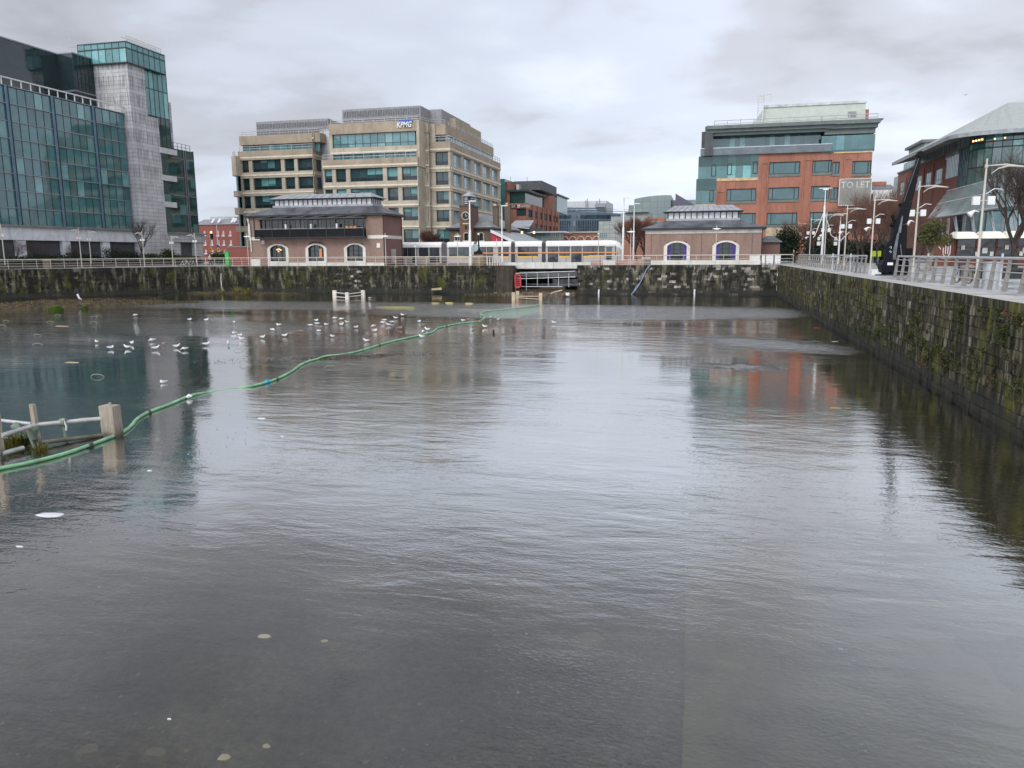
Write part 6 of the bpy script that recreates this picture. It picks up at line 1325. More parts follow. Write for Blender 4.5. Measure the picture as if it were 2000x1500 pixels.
# olive tree (leafy) right plaza
def leafy(g, c, rx, ry, rz, n, m, s, rd):
    for _ in range(n):
        while True:
            v = Vector((rd.uniform(-1, 1), rd.uniform(-1, 1), rd.uniform(-1, 1)))
            if .25 < v.length < 1+.2*rd.random(): break
        p = Vector(c)+Vector((v.x*rx, v.y*ry, v.z*rz)); a = Vector((rd.gauss(0, 1), rd.gauss(0, 1), rd.gauss(0, 1))).normalized(); b = a.cross(Vector((rd.gauss(0, 1), rd.gauss(0, 1), rd.gauss(0, 1)))).normalized(); e = s*rd.uniform(.5, 1.3)
        g.face([p-a*e, p+b*e*.45, p+a*e, p-b*e*.45], m)
rd = random.Random(3); r = thing('olive_tree', (oy(1818, 500, 62).x, 62, 0), 'small olive-green leafy tree right of the crane', 'tree'); bx, by = ORG[r.name].x, 62; g = MB()
for i in range(4): a = i*1.7; g.tube([(bx, by, 0), (bx+.1*math.cos(a), by, 1.2), (bx+.7*math.cos(a), by+.6*math.sin(a), 2.5)], [.1, .07, .03], M('pale_bark', (.2, .16, .11)) if 'pale_bark' not in bpy.data.materials else bpy.data.materials['pale_bark'], 6)
g.build('trunk', r); g = MB()
for i in range(9): leafy(g, (bx+rd.uniform(-.8, .8), by+rd.uniform(-.8, .8), 2.6+rd.uniform(-.6, .7)), .6, .6, .45, 380, olive, .10, rd)
g.build('crown', r)
# evergreen shrubs
def shrub(name, label, x, y, rx, ry, rz, m, n, grp=None, seed=1, s=.13):
    rd = random.Random(seed); g = MB()
    for i in range(7): leafy(g, (x+rd.uniform(-.5, .5)*rx, y+rd.uniform(-.5, .5)*ry, rz*rd.uniform(.35, .75)), rx*.6, ry*.6, rz*.5, n//7, m, s, rd)
    g.build(name, None, (x, y, 0), **tagd(label, 'shrub', grp))
lf_d = M('dark_evergreen', (.022, .035, .014), .8, var=.4, sc=2, isl=.6); lf_m = M('mid_green_leaf', (.05, .075, .018), .8, var=.4, sc=2, isl=.6); lf_r = M('russet_leaf', (.10, .075, .04), .8, var=.3, sc=2, isl=.5)
for i, (px, X, rx, rz, m) in enumerate(((35, -87, 3.5, 1.5, lf_d), (85, -87, 3.5, 1.6, lf_d), (130, -87, 3.5, 1.7, lf_d), (178, -87, 3.2, 1.6, lf_d), (226, -86, 2.2, 2.6, lf_d), (258, -86, 2.4, 2.3, lf_d), (296, -86, 2.2, 1.6, lf_m), (326, -85.5, 1.8, 2.4, lf_m), (352, -85.5, 2.4, 1.5, lf_r), (378, -85.5, 2.4, 1.3, lf_r))):
    q = ox(px, 490, X); shrub('evergreen_shrub', 'clipped shrub in the bed below the glass offices, %s from the left' % ORDW[i], q.x, q.y, 1.5, rx, rz, m, 2600, 'shrubs below the glass offices', 70+i)
for i, (px, Y, rz) in enumerate(((424, 126, 1.9), (440, 125, 2.0))): shrub('evergreen_shrub', ['green hedge shrub below the yellow signs', 'bright green shrub left of the dark brick wall'][i], oy(px, 500, Y).x, Y, 2.0, 1.2, rz, lf_m, 1800, None, 90+i)
for i, (px, Y, rx, rz) in enumerate(((1533, 122, 3, 4.2), (1600, 128, 3.5, 5.5), (1668, 120, 4, 2.8), (1712, 110, 4, 2.6))): shrub('evergreen_shrub', ['dark evergreen filling the ground floor beside the brick shed', 'tall dark evergreen behind the stayed mast', 'low dark green hedge behind the bare trees', 'low hedge behind the crane and lamp post'][i], oy(px, 500, Y).x, Y, rx, 1.6, rz, lf_d, 3200, None, 95+i, .2)
# soil bed wall with hedge base at left
g = MB(); a, b = ox(-10, 500, -84).y, ox(385, 500, -84).y; g.box(-88, -84, a, b, 0, .5, M('planter_stone', (.09, .075, .06), .9)); g.build('planter_bed', None, (-86, (a+b)/2, 0), **tagd('long dark planting bed wall in front of the glass offices', 'planter'))
# ================================================================ BLACK CRANE
blk = M('crane_black', (.004, .004, .005), .6, 0, var=.35, sc=3, spec=.2); navy = M('crane_navy', (.005, .006, .012), .6, 0, var=.3, spec=.15); steelg = M('worn_grey_steel', (.13, .145, .165), .45, .4, var=.3, sc=3)
cy = 50.5; fC_ = Fc('Y', cy); r = thing('quay_crane', (oy(1742, 535, cy).x, cy, 0), 'old black quayside crane with a tall leaning jib and rounded winch housing', 'crane')
P = lambda px, py, o=0: Vector(fC_.p(*fC_.sz(px, py), o))
g = MB(); axis = [P(1750, 500), P(1757, 440), P(1771, 395), P(1786, 345), P(1796, 303)]; hw = [.46, .35, .26, .18, .11]
A = [Vector((-1, 0, .25)).normalized()]*5
for i in range(4):
    a, b = axis[i], axis[i+1]; wa, wb = hw[i], hw[i+1]; ya, yb = wa*.9, wb*.9
    g.hexa([a+Vector((-wa, -ya, -.1)), a+Vector((wa, -ya, .1)), a+Vector((wa, ya, .1)), a+Vector((-wa, ya, -.1)), b+Vector((-wb, -yb, -.05)), b+Vector((wb, -yb, .05)), b+Vector((wb, yb, .05)), b+Vector((-wb, yb, -.05))], blk)
t = axis[-1]; g.tube([t+Vector((0, -.2, .05)), t+Vector((0, .2, .05))], .17, blk, 10)
for a, b, w_ in ((P(1742, 420), P(1751, 447), .1), (P(1756, 398), P(1762, 405), .1), (P(1738, 439), P(1748, 441), .12)): g.tube([a, b], w_, blk, 6)
g.build('jib', r)
g = MB(); a, b = P(1738, 505, .62), P(1751, 440, .5)
g.hexa([P(1736, 507, .52), P(1745, 507, .52), P(1745, 507, .55), P(1736, 507, .55), P(1748, 458, .47), P(1753, 450, .47), P(1753, 450, .5), P(1748, 458, .5)], steelg); g.hexa([P(1750, 455, .42), P(1756, 455, .42), P(1756, 455, .45), P(1750, 455, .45), P(1759, 422, .3), P(1761, 422, .3), P(1761, 422, .36), P(1759, 422, .36)], steelg)
g.tube([P(1757, 500, .5), P(1755, 478, .45)], .04, steelg, 5); g.tube([P(1763, 395, .3), P(1793, 310, .14)], .02, steelg, 4); g.build('stiffener_plate', r)
g = MB(); x0 = P(1724, 500).x; x1 = P(1736, 500).x; zt_ = P(1730, 470).z; prof = [(x0, .25), (x0, zt_-.3), (x0+.08, zt_-.1), (x0+.2, zt_)]+[(x1, zt_), (x1+.12, .25)]
def ext(g, prof, ya, yb, m):
    n = len(prof); g.raw([(x, ya, z) for x, z in prof]+[(x, yb, z) for x, z in prof], [tuple(range(n)), tuple(range(2*n-1, n-1, -1))]+[(i, i+n, (i+1) % n+n, (i+1) % n) for i in range(n)], m)
ext(g, prof, cy-.75, cy-.2, navy); ext(g, [(x0-.05, .9), (x0-.22, .6), (x0-.1, .2), (x1-.1, .1), (x1+.1, .9)], cy-.8, cy+.3, navy); g.build('winch_housing', r)
g = MB()
for z in (.95+.45, .95+.7): g.tube([(x0+.18, cy-.76, z), (x0+.26, cy-.76, z+.06), (x0+.29, cy-.76, z-.01), (x0+.25, cy-.76, z-.08)], .013, white, 5)
g.box(x0+.12, x0+.42, cy-.83, cy-.76, .62, .78, white); g.split('white_marking', r)
g = MB(); g.tube([(x1+.2, cy, 0), (x1+.15, cy, 1.3)], [.55, .4], blk, 10); g.tube([(x1+1.0, cy+.2, .0), (x1+.75, cy+.1, 1.5)], [.3, .25], navy, 8); g.cyl(x1+.2, cy, 0, .06, .9, darkgrey, 12); g.box(x1-.1, x1+1.2, cy-.3, cy+.5, 1.1, 1.6, blk); g.build('pedestal', r)
for i, (px, w_) in enumerate(((1711, .28), (1752, .7))): x = oy(px, 530, 52).x; g = MB(); g.hexa([(x-w_, 51.8, 0), (x+w_, 51.8, 0), (x+w_, 52.9, 0), (x-w_, 52.9, 0), (x-w_+.05, 51.9, .28), (x+w_-.05, 51.9, .28), (x+w_-.05, 52.8, .32), (x-w_+.05, 52.8, .32)], white); g.build('white_plinth_block', None, (x, 52.3, 0), **tagd(['white plinth block on the quay left of the crane foot', 'wide white plinth block behind the crane foot'][i], 'block'))
# bollards, bin, tables, bicycle
stoneb = M('weathered_bollard_stone', (.20, .165, .125), .8, var=.25)
def bollard(p, sc, label):
    g = MB(); x, y = p; n = 16; prof = [(.52, 0), (.50, .5), (.48, .95), (.60, .97), (.60, 1.05), (.52, 1.16), (.34, 1.25), (.0, 1.29)]
    vs = [(x+r_*sc*math.cos(2*math.pi*j/n), y+r_*sc*math.sin(2*math.pi*j/n), z*sc) for r_, z in prof for j in range(n)]; g.raw(vs, [(i*n+j, i*n+(j+1) % n, (i+1)*n+(j+1) % n, (i+1)*n+j) for i in range(len(prof)-1) for j in range(n)], stoneb, True); g.build('mooring_bollard', None, (x, y, 0), **tagd(label, 'bollard', 'stone mooring bollards'))
bp = oz(1886, 549, 0); bollard((bp.x, bp.y), .62, 'squat domed stone bollard behind the near railing'); q = oy(1617, 508, 96); bollard((q.x, 96), .8, 'stone bollard beyond the far end of the right railing'); q = ox(90, 505, -83.2); bollard((q.x, q.y), .9, 'pale stone bollard on the left quay')
def table(px, Y, label): x = oy(px, 500, Y).x; r = thing('cafe_table', (x, Y, 0), label, 'table', 'round standing tables on the right quay'); g = MB(); g.cyl(x, Y, 1.06, 1.1, .5, galv, 18); g.build('tabletop', r); g = MB(); g.cyl(x, Y, .03, 1.06, .06, galv, 8); g.cyl(x, Y, 1.1, 1.3, .05, galv, 8); g.cyl(x, Y, 0, .03, .3, galv, 12); g.build('pedestal', r)
table(1813, 44, 'round steel standing table right of the parked bicycle'); table(1958, 36, 'round steel standing table nearest the viewer by the big tree'); table(1627, 62, 'farthest round standing table near the white masts'); table(1662, 57, 'round standing table between the masts and the crane')
q = oy(1937, 520, 33); g = MB(); g.cyl(q.x, 33, 0, .95, .28, galv, 14); g.cyl(q.x, 33, .95, 1.0, .31, galv, 14); g.build('litter_bin', None, (q.x, 33, 0), **tagd('round steel litter bin beyond the near railing', 'bin'))
q = oy(1965, 520, 46); g = MB(); g.box(q.x-1.6, q.x+1.6, 44.5, 47.9, 0, .5, M('dark_planter', (.035, .033, .03), .7)); g.box(q.x-1.7, q.x+1.7, 44.4, 44.5, .4, .52, bpy.data.materials['dark_planter']); g.build('tree_planter', None, (q.x, 46, 0), **tagd('dark square planter seat around the big bare tree', 'planter'))
def wheel(g, c, rad, u, m, rt=.022):
    g.tube([c+u*rad*math.cos(2*math.pi*i/18)+Vector((0, 0, rad*math.sin(2*math.pi*i/18))) for i in range(19)], rt, m, 5)
def bicycle(x, y, ang, label, m, grp=None):
    u = Vector((math.cos(ang), math.sin(ang), 0)); o = Vector((x, y, 0)); r = thing('bicycle', (x, y, 0), label, 'bicycle', grp); P_ = lambda a, z: o+u*a+Vector((0, 0, z))
    g = MB()
    for a, b in (((-.52, .34), (-.08, .3)), ((-.08, .3), (-.22, .82)), ((-.22, .82), (.38, .78)), ((-.08, .3), (.38, .72)), ((.36, .9), (.52, .34)), ((-.52, .34), (-.2, .75))): g.tube([P_(*a), P_(*b)], .022, m, 6)
    g.build('frame', r)
    for c in (-.52, .52):
        g = MB(); wheel(g, P_(c, .34), .33, u, black); g.build('wheel', r)
    g = MB(); g.box(*[v for v in ()]) if False else g.tube([P_(-.34, .92), P_(-.1, .93)], .05, black, 6); g.build('saddle', r)
    g = MB(); n = Vector((-u.y, u.x, 0)); g.tube([P_(.42, .98)-n*.27, P_(.36, 1.0), P_(.42, .98)+n*.27], .018, black, 5); g.build('handlebar', r)
bicycle(11.2, 38.2, R(100), 'dark bicycle leaning at the right quay railing', M('bike_navy', (.03, .05, .1), .4)); q = ox(362, 512, -76)
for i, (px, d) in enumerate(((360, 90), (374, 91.5))): x = oy(px, 512, d).x; bicycle(x, d, R(50+30*i), ['white bicycle at the left quay railing', 'second pale bicycle right of the first at the left railing'][i], offwhite, 'parked pale bicycles')
# white barriers right of the right pavilion, cabinets
for i, (a, b) in enumerate(((1464, 1484), (1488, 1494), (1496, 1510), (1513, 1524))):
    f = Fc('Y', 95.5+i*.1); x0, x1 = f.s(a, 508), f.s(b, 508); g = MB(); g.box(x0, x1, 95.5, 95.9, .15 if i else 0, 1.05, white if i else offwhite); g.box(x0+.1, x0+.2, 95.4, 96, 0, .15, white); g.box(x1-.2, x1-.1, 95.4, 96, 0, .15, white); g.box(x0-.02, x1+.02, 95.45, 95.95, 1.05, 1.1, offwhite); g.build('utility_cabinet', None, ((x0+x1)/2, 95.7, 0), **tagd('white utility cabinet right of the right pavilion, %s from the left' % ORDW[i], 'cabinet', 'white cabinets on the far quay'))
g = MB(); f = Fc('Y', 95.6); g.box(f.s(1257), f.s(1275), 95.4, 96, 0, .8, stoneb); g.box(f.s(1256.5), f.s(1275.5), 95.35, 96.05, .8, .88, offwhite); g.build('stone_plinth', None, (f.s(1266), 95.7, 0), **tagd('low pale stone plinth at the left corner of the right pavilion', 'plinth'))
# anchor-like iron sculpture on stepped brick base
r = thing('iron_monument', (oy(931, 500, 97).x, 97, 0), 'black iron lamp column and grey disc on a stepped brick plinth before the tram', 'monument'); f = Fc('Y', 97); x = f.s(932); g = MB()
for i in range(5): g.box(f.s(922)-.0, f.s(944), 96.6-.1*(i % 2), 98, .0+i*.28, .26+i*.28, M('plinth_brick', (.24, .17, .10)) if i == 0 else bpy.data.materials['plinth_brick'])
g.build('plinth', r); g = MB(); g.tube([(x, 97.2, 1.4), (x, 97.2, 1.7), (x, 97.2, 2.0), (x, 97.2, 2.4), (x, 97.2, 4.0)], [.75, .5, .2, .12, .05], blk, 10); g.tube([(x, 97.2, 3.9), (x, 97.2, 4.15)], [.16, .12], white, 8); g.build('column', r); g = MB(); c = Vector((f.s(925.5), 97.1, f.z(925, 484))); g.tube([c+Vector((-.02, -.12, 0)), c+Vector((.02, .0, 0))], .5, M('disc_grey', (.36, .42, .42), .5), 16); g.build('grey_disc', r)
g = MB(); f = Fc('Y', 96.5); g.box(f.s(1180), f.s(1204), 96.4, 97, 0, .55, offwhite); g.box(f.s(1150), f.s(1256), 99, 99.4, 0, .5, M('pink_seat_wall', (.42, .25, .2))); g.build('low_wall', None, (f.s(1200), 97.5, 0), **tagd('low pink and white seat wall behind the railing by the tram nose', 'low wall'))
# green utility box and orange hose reel
x = oy(444.5, 500, 97).x; g = MB(); g.box(x-.3, x+.25, 96.8, 97.2, 0, 2.0, M('bright_green', (.07, .42, .10), .5)); g.box(x-.35, x+.3, 96.75, 97.25, 2.0, 2.06, bpy.data.materials['bright_green']); g.build('utility_box', None, (x, 97, 0), **tagd('bright green upright box on the quay left of the dark brick wall', 'utility box'))
for i, px in enumerate((1706, 1716)): x = oy(px, 497, 92).x; g = MB(); g.box(x-.25, x+.25, 92, 92.05, .9, 1.5, M('lime_panel', (.42, .55, .03), .5) if i == 0 else bpy.data.materials['lime_panel']); g.tube([(x, 92.1, 0), (x, 92.1, 1.0)], .03, galv, 5); g.build('lime_sign', None, (x, 92, 0), **tagd(['left', 'right'][i]+' one of two lime yellow square panels behind the railing left of the crane', 'sign', 'lime panels'))
# ================================================================ PEOPLE
skin = M('skin', (.5, .32, .24), .6, var=.05); hairm = M('dark_hair', (.03, .022, .018), .7)
def person(x, y, face, label, top, bottom, stride=.2):
    r = thing('person', (x, y, 0), label, 'person'); ca, sa = math.cos(face), math.sin(face)
    def T(a, b, c): return (x+a*ca-b*sa, y+a*sa+b*ca, c)      # a forward, b left
    J = [((0, 0, .93), .13), ((0, 0, 1.15), .125), ((0, 0, 1.38), .13), ((0, 0, 1.5), .055), ((.01, 0, 1.58), .075), ((.02, 0, 1.68), .088), ((.015, 0, 1.75), .06),
         ((0, .19, 1.40), .06), ((-.05, .22, 1.12), .045), ((.08, .2, .88), .035), ((.12, .19, .80), .03), ((0, -.19, 1.40), .06), ((.05, -.22, 1.12), .045), ((.2, -.2, .95), .035), ((.26, -.19, .90), .03),
         ((0, .09, .86), .10), ((stride*.6, .1, .48), .065), ((stride*.9, .1, .09), .045), ((stride*.9+.14, .1, .04), .035), ((0, -.09, .86), .10), ((-stride*.1, -.1, .48), .065), ((-stride, -.1, .12), .045), ((-stride+.13, -.1, .05), .035)]
    E_ = [(0, 1), (1, 2), (2, 3), (3, 4), (4, 5), (5, 6), (2, 7), (7, 8), (8, 9), (9, 10), (2, 11), (11, 12), (12, 13), (13, 14), (0, 15), (15, 16), (16, 17), (17, 18), (0, 19), (19, 20), (20, 21), (21, 22)]
    def skinned(name, idx, ed, m, sc=1.0, root_i=0):
        me = bpy.data.meshes.new(name); o = bpy.data.objects.new(name, me); COL.objects.link(o); mp = {j: i for i, j in enumerate(idx)}
        me.from_pydata([tuple(Vector(T(*J[j][0]))-ORG[r.name]) for j in idx], [(mp[a], mp[b]) for a, b in ed], []); me.materials.append(m); md = o.modifiers.new('skin', 'SKIN'); md.use_smooth_shade = True
        for i, j in enumerate(idx): rr_ = J[j][1]*sc; me.skin_vertices[0].data[i].radius = (rr_, rr_)
        me.skin_vertices[0].data[0].use_root = True; o.modifiers.new('sub', 'SUBSURF').levels = 1; o.modifiers['sub'].render_levels = 1; o.parent = r; ORG[o.name] = ORG[r.name]; return o
    skinned('body', list(range(len(J))), E_, skin)
    skinned('coat', [0, 1, 2, 7, 8, 9, 11, 12, 13], [(0, 1), (1, 2), (2, 7), (7, 8), (8, 9), (2, 11), (11, 12), (12, 13)], top, 1.28)
    skinned('trousers', [0, 15, 16, 17, 19, 20, 21], [(0, 15), (15, 16), (16, 17), (0, 19), (19, 20), (20, 21)], bottom, 1.2)
    g = MB(); c = Vector(T(0, 0, 1.71)); n = 8
    for i in range(5):
        t0 = math.pi*.5*i/5; t1 = math.pi*.5*(i+1)/5
        for j in range(n): a0, a1 = 2*math.pi*j/n, 2*math.pi*(j+1)/n; q = lambda t, a: c+Vector((math.cos(t)*math.cos(a)*.105, math.cos(t)*math.sin(a)*.105, math.sin(t)*.1)); g.face([q(t0, a0), q(t0, a1), q(t1, a1), q(t1, a0)], hairm, True)
    g.build('hair', r)
x = oy(416, 505, 97).x; person(x, 96.3, 0, 'person in a pale pink coat walking behind the far left railing', M('pale_pink_coat', (.62, .45, .38), .8), M('dark_trousers', (.04, .04, .05), .8))
x = oy(1550, 500, 103).x; person(x, 103, R(180), 'person in a dark green jacket beside a bicycle near the far corner of the dock', M('green_jacket', (.05, .075, .045), .8), bpy.data.materials['dark_trousers'], .12); bicycle(x+1.0, 103, 0, 'dark bicycle beside the person in the green jacket', black)
# ================================================================ THINGS IN THE DOCK
hosem = M('green_hose_plastic', (.24, .46, .27), .5, var=.3, sc=2.2, streak=0)
HP = [(-60, 930), (0, 915), (60, 903), (130, 885), (195, 862), (235, 846), (256, 832), (268, 818), (290, 805), (330, 790), (375, 772), (420, 765), (460, 759), (500, 752), (540, 740), (570, 725), (590, 711), (620, 701), (665, 694.5), (700, 686), (760, 668), (810, 657), (843, 649), (856, 640.5), (880, 635), (905, 630.5), (932, 628), (944, 623), (946, 617), (938, 613), (948, 608), (975, 605), (1010, 601.5), (1040, 598), (1053, 595)]
ctr = []
for i, (a, b) in enumerate(HP): dz = -.022 if 400 < a < 490 else .045; q_ = oz(a, b, WZ+dz); q_.z = max(q_.z, bedz(q_.x, q_.y)+.035); ctr.append(q_)
def cat(P, n=5):
    out = []
    for i in range(len(P)-1):
        p0, p1, p2, p3 = P[max(0, i-1)], P[i], P[i+1], P[min(len(P)-1, i+2)]
        for j in range(n): t = j/n; out.append(.5*((2*p1)+(p2-p0)*t+(2*p0-5*p1+4*p2-p3)*t*t+(3*p1-p0-3*p2+p3)*t**3))
    return out+[P[-1]]
CP = cat(ctr, 6)
for q_ in CP: q_.z = max(q_.z, bedz(q_.x, q_.y)+.03)
rdh = random.Random(2); g = MB(); g.tube(CP, [.047*(1+.13*mn.noise(Vector((i*.45, 0, 0)))) for i in range(len(CP))], hosem, 10); r = thing('pump_hose', ctr[12], 'long green pump hose snaking across the drained dock', 'hose'); g.build('hose', r)
g = MB(); p = oz(522, 746, WZ+.045); d = (oz(540, 740, WZ)-oz(500, 752, WZ)).normalized(); g.tube([p-d*.09, p+d*.09], .075, M('cyan_tape', (.02, .35, .6), .5), 10); g.box(p.x-.05, p.x+.03, p.y-.09, p.y-.06, p.z-.1, p.z+.1, bpy.data.materials['cyan_tape']); g.build('blue_coupling', r)
for ci in (22, 48, 84, 118, 142):
    g = MB(); a, b = CP[ci], CP[ci+1]; d = (b-a).normalized(); g.tube([a-d*.07, a-d*.06, a+d*.06, a+d*.07], [.05, .072, .072, .05], darkgrey, 10); g.build('coupling', r)
g = MB(); p = oz(366, 776, WZ+.05); g.tube([p, p+Vector((.06, .02, .05)), p+Vector((.15, .06, .02))], [.07, .08, .02], white, 6); g.build('knotted_rag', None, tuple(p), **tagd('small white rag caught on the green hose', 'rag'))
# pontoon frames
post_t, t_, b_ = nodes('bleached_timber'); k = NT(t_); spz = k.n('ShaderNodeSeparateXYZ'); k.ln(k.pos(), spz.inputs[0])
pc_ = k.mix(k.ramp(k.noise(k.pos((6, 6, .8)), 3, 6, .65), [(.3, 0), (.7, 1)]), (.24, .20, .155), (.46, .40, .32))
pc_ = k.mix(k.ramp(k.math('ADD', k.math('ADD', spz.outputs[2], 3.4), k.math('MULTIPLY', k.noise(k.pos(), 5, 4), .35)), [(.18, .85), (.42, 0)]), pc_, (.05, .05, .03))
k.ln(pc_, b_.inputs['Base Color']); b_.inputs['Roughness'].default_value = .8; k.ln(k.bump(k.noise(k.pos((8, 8, 1)), 5, 5), .6, .02), b_.inputs['Normal']); alum = M('dull_aluminium_tube', (.52, .52, .50), .35, .4, var=.2, sc=5, isl=0); verd = M('verdigris_clamp', (.16, .20, .16), .6, var=.3)
def ppost(g, px, py, w_, h, z0=-.5, tilt=(0, 0), m=None):
    p = oz(px, py, WZ); m = m or post_t; tx, ty = tilt; g.hexa([(p.x-w_, p.y-w_*.7, WZ+z0), (p.x+w_, p.y-w_*.7, WZ+z0), (p.x+w_, p.y+w_*.7, WZ+z0), (p.x-w_, p.y+w_*.7, WZ+z0), (p.x-w_+tx, p.y-w_*.7+ty, WZ+h), (p.x+w_+tx, p.y-w_*.7+ty, WZ+h), (p.x+w_+tx, p.y+w_*.7+ty, WZ+h), (p.x-w_+tx, p.y+w_*.7+ty, WZ+h)], m); return p
r = thing('scaffold', oz(110, 860, WZ), 'wrecked aluminium tube frame with timber posts and clamps at the left, by the hose', 'scaffold')
g = MB(); pr = ppost(g, 222, 852, .22, .86, tilt=(-.05, 0)); g.cyl(pr.x-.02, pr.y, WZ+.88, WZ+.94, .035, galv, 8); pc = oz(76, 872, WZ); g.hexa([(pc.x-.07, pc.y-.05, WZ-.3), (pc.x+.07, pc.y-.05, WZ-.3), (pc.x+.07, pc.y+.05, WZ-.3), (pc.x-.07, pc.y+.05, WZ-.3), (pc.x-.12, pc.y-.05, WZ+1.12), (pc.x, pc.y-.05, WZ+1.12), (pc.x, pc.y+.05, WZ+1.12), (pc.x-.12, pc.y+.05, WZ+1.12)], post_t); pe = ppost(g, 0, 895, .1, 1.25); g.split('timber_post', r)
def U(px, py, h): q = oz(px, py, WZ); return Vector((q.x, q.y, WZ+h))
base_y = pr.y; 
def onp(px, py, y): return oy(px, py, y)
yr, yc, ye = pr.y, pc.y, pe.y
g = MB(); A = onp(208, 817, yr); B = onp(70, 830, yc); C_ = onp(2, 851, ye); D = onp(2, 821, ye+2.0)
g.tube([A, B], .062, alum, 8); g.tube([B, C_], .062, alum, 8); g.tube([D, onp(62, 828, yc+.4)], .05, alum, 8)
A2, B2, C2 = onp(212, 849, yr), onp(82, 864, yc), onp(4, 886, ye); g.tube([A2, B2], .055, post_t, 8); g.tube([onp(45, 875, yc-.6), C2], .062, alum, 8); g.tube([onp(2, 855, ye+1), onp(28, 860, ye+1.3)], .05, alum, 8); g.split('tube', r)
g = MB(); c = A.lerp(B, .62); g.tube([c+Vector((-.08, 0, 0)), c+Vector((.08, 0, .0))], .11, verd, 10); g.tube([c, c+Vector((.03, 0, -.62))], .05, verd, 6); g.tube([c+Vector((.05, -.05, .1)), c+Vector((.12, -.05, -.1)), c+Vector((.1, -.05, -.2))], .025, white, 5)
c = onp(64, 838, yc-.1); g.tube([c+Vector((0, 0, .08)), c, c+Vector((0, 0, -.12)), c+Vector((.02, 0, -.28))], [.12, .17, .10, .06], verd, 12); g.tube([c+Vector((-.15, 0, -.1)), c+Vector((-.02, 0, -.45)), c+Vector((.0, 0, -.75))], .045, verd, 6)
c = onp(30, 833, yc+.4); g.tube([c+Vector((-.1, 0, 0)), c, c+Vector((.15, 0, -.05))], [.05, .13, .05], verd, 8); g.split('clamp', r)
def frame2(label, pts, rails, m=post_t, z=0):
    r = thing('timber_trestle', oz(*pts[0][:2], WZ), label, 'trestle', 'small timber frames in the dock'); Ps = []
    for px, py, top, hw_ in pts: p = oz(px, py, WZ); h = oy(px, top, p.y).z-WZ; g = MB(); ppost(g, px, py, hw_, h, m=m); g.build('post', r); Ps.append((p, h))
    for i, j, q in rails: (a, ha), (b, hb_) = Ps[i], Ps[j]; g = MB(); g.tube([Vector((a.x, a.y, WZ+ha*q)), Vector((b.x, b.y, WZ+hb_*q))], .055, m if m is not post_t else alum, 6); g.build('rail', r)
    return r
frame2('small pale timber frame standing in the water below the big brick pavilion', [(654, 582.5, 567, .2), (678.5, 584, 571, .2), (709.5, 582, 567, .2)], [(0, 1, .75), (0, 1, .2), (1, 2, .75), (1, 2, .35)], M('pale_timber', (.60, .55, .48), .8, var=.12))
frame2('weathered tan timber frame standing in front of the sluice', [(1003, 588, 571, .17), (1011, 584, 568.5, .17), (1056, 587, 572, .17)], [(0, 2, .55), (0, 1, .5), (1, 2, .15)], M('tan_timber', (.46, .38, .25), .8, var=.2))
# plants growing at the frame, on the shore
def tuft(name, label, p, n, h, w_, m, seed=0, sp=.25, grp=None, cat='plant'):
    rd = random.Random(seed); g = MB()
    for i in range(n):
        a = rd.uniform(0, 6.28); r_ = rd.random()*sp; b = Vector(p)+Vector((r_*math.cos(a), r_*math.sin(a), -.05)); d = Vector((math.cos(a)*rd.uniform(.2, .9), math.sin(a)*rd.uniform(.2, .9), 1)).normalized(); l = h*rd.uniform(.5, 1.1); s = Vector((-math.sin(a), math.cos(a), 0))*w_; mid = b+d*l*.6; tip = mid+(d+Vector((math.cos(a)*.6, math.sin(a)*.6, -.4)))*l*.35
        g.face([b-s, b+s, mid+s*.8, mid-s*.8], m); g.face([mid-s*.8, mid+s*.8, tip], m)
    return g.build(name, None, tuple(p), **tagd(label, cat, grp))
yg = M('yellow_green_blade', (.20, .19, .03), .7, var=.4, sc=6, isl=.5); dg_ = M('dark_green_blade', (.05, .085, .02), .7, var=.4, sc=6, isl=.5); bg_ = M('bright_moss_green', (.13, .22, .03), .8, var=.3, sc=6, isl=.4)
tuft('reed_tuft', 'yellow-green reed tuft inside the wrecked tube frame, left one', oz(22, 872, WZ), 120, .55, .014, yg, 1, .28); tuft('reed_tuft', 'dark green reed tuft under the clamp of the tube frame', oz(45, 866, WZ), 110, .6, .014, dg_, 2, .28); tuft('reed_tuft', 'small yellow tuft below the bottom tube, right of the clamp', oz(76, 880, WZ), 90, .32, .012, yg, 3, .2); tuft('reed_tuft', 'sparse wet tuft beside the hose below the timber post', oz(168, 876, WZ), 24, .18, .012, dg_, 4, .2)

for (px, py), rx, rz, n, lb in (((110, 609), .75, .55, 2400, 'round bright green grass mound on the far left shore'), ((165, 603), .4, .25, 500, 'tiny green tuft right of the round grass mound')):
    p = oz(px, py, WZ); z = max(WZ, bedz(p.x, p.y)); rd = random.Random(px); g = MB()
    for i in range(n):
        a = rd.uniform(0, 6.283); e = math.acos(rd.random()); d = Vector((math.sin(e)*math.cos(a), math.sin(e)*math.sin(a), math.cos(e))); b = Vector((p.x+d.x*rx*.8, p.y+d.y*rx*.7, z+d.z*rz*.75)); s_ = Vector((-math.sin(a), math.cos(a), 0))*.018; t = b+Vector((d.x*.12, d.y*.12, .10+rd.random()*.1)); g.face([b-s_, b+s_, t], bg_)
    g.build('grass_mound', None, (p.x, p.y, z), **tagd(lb, 'plant'))
rd = random.Random(55); g = MB(); brw = M('brown_shore_weed', (.075, .055, .03), .9, var=.4, sc=4, isl=.6)
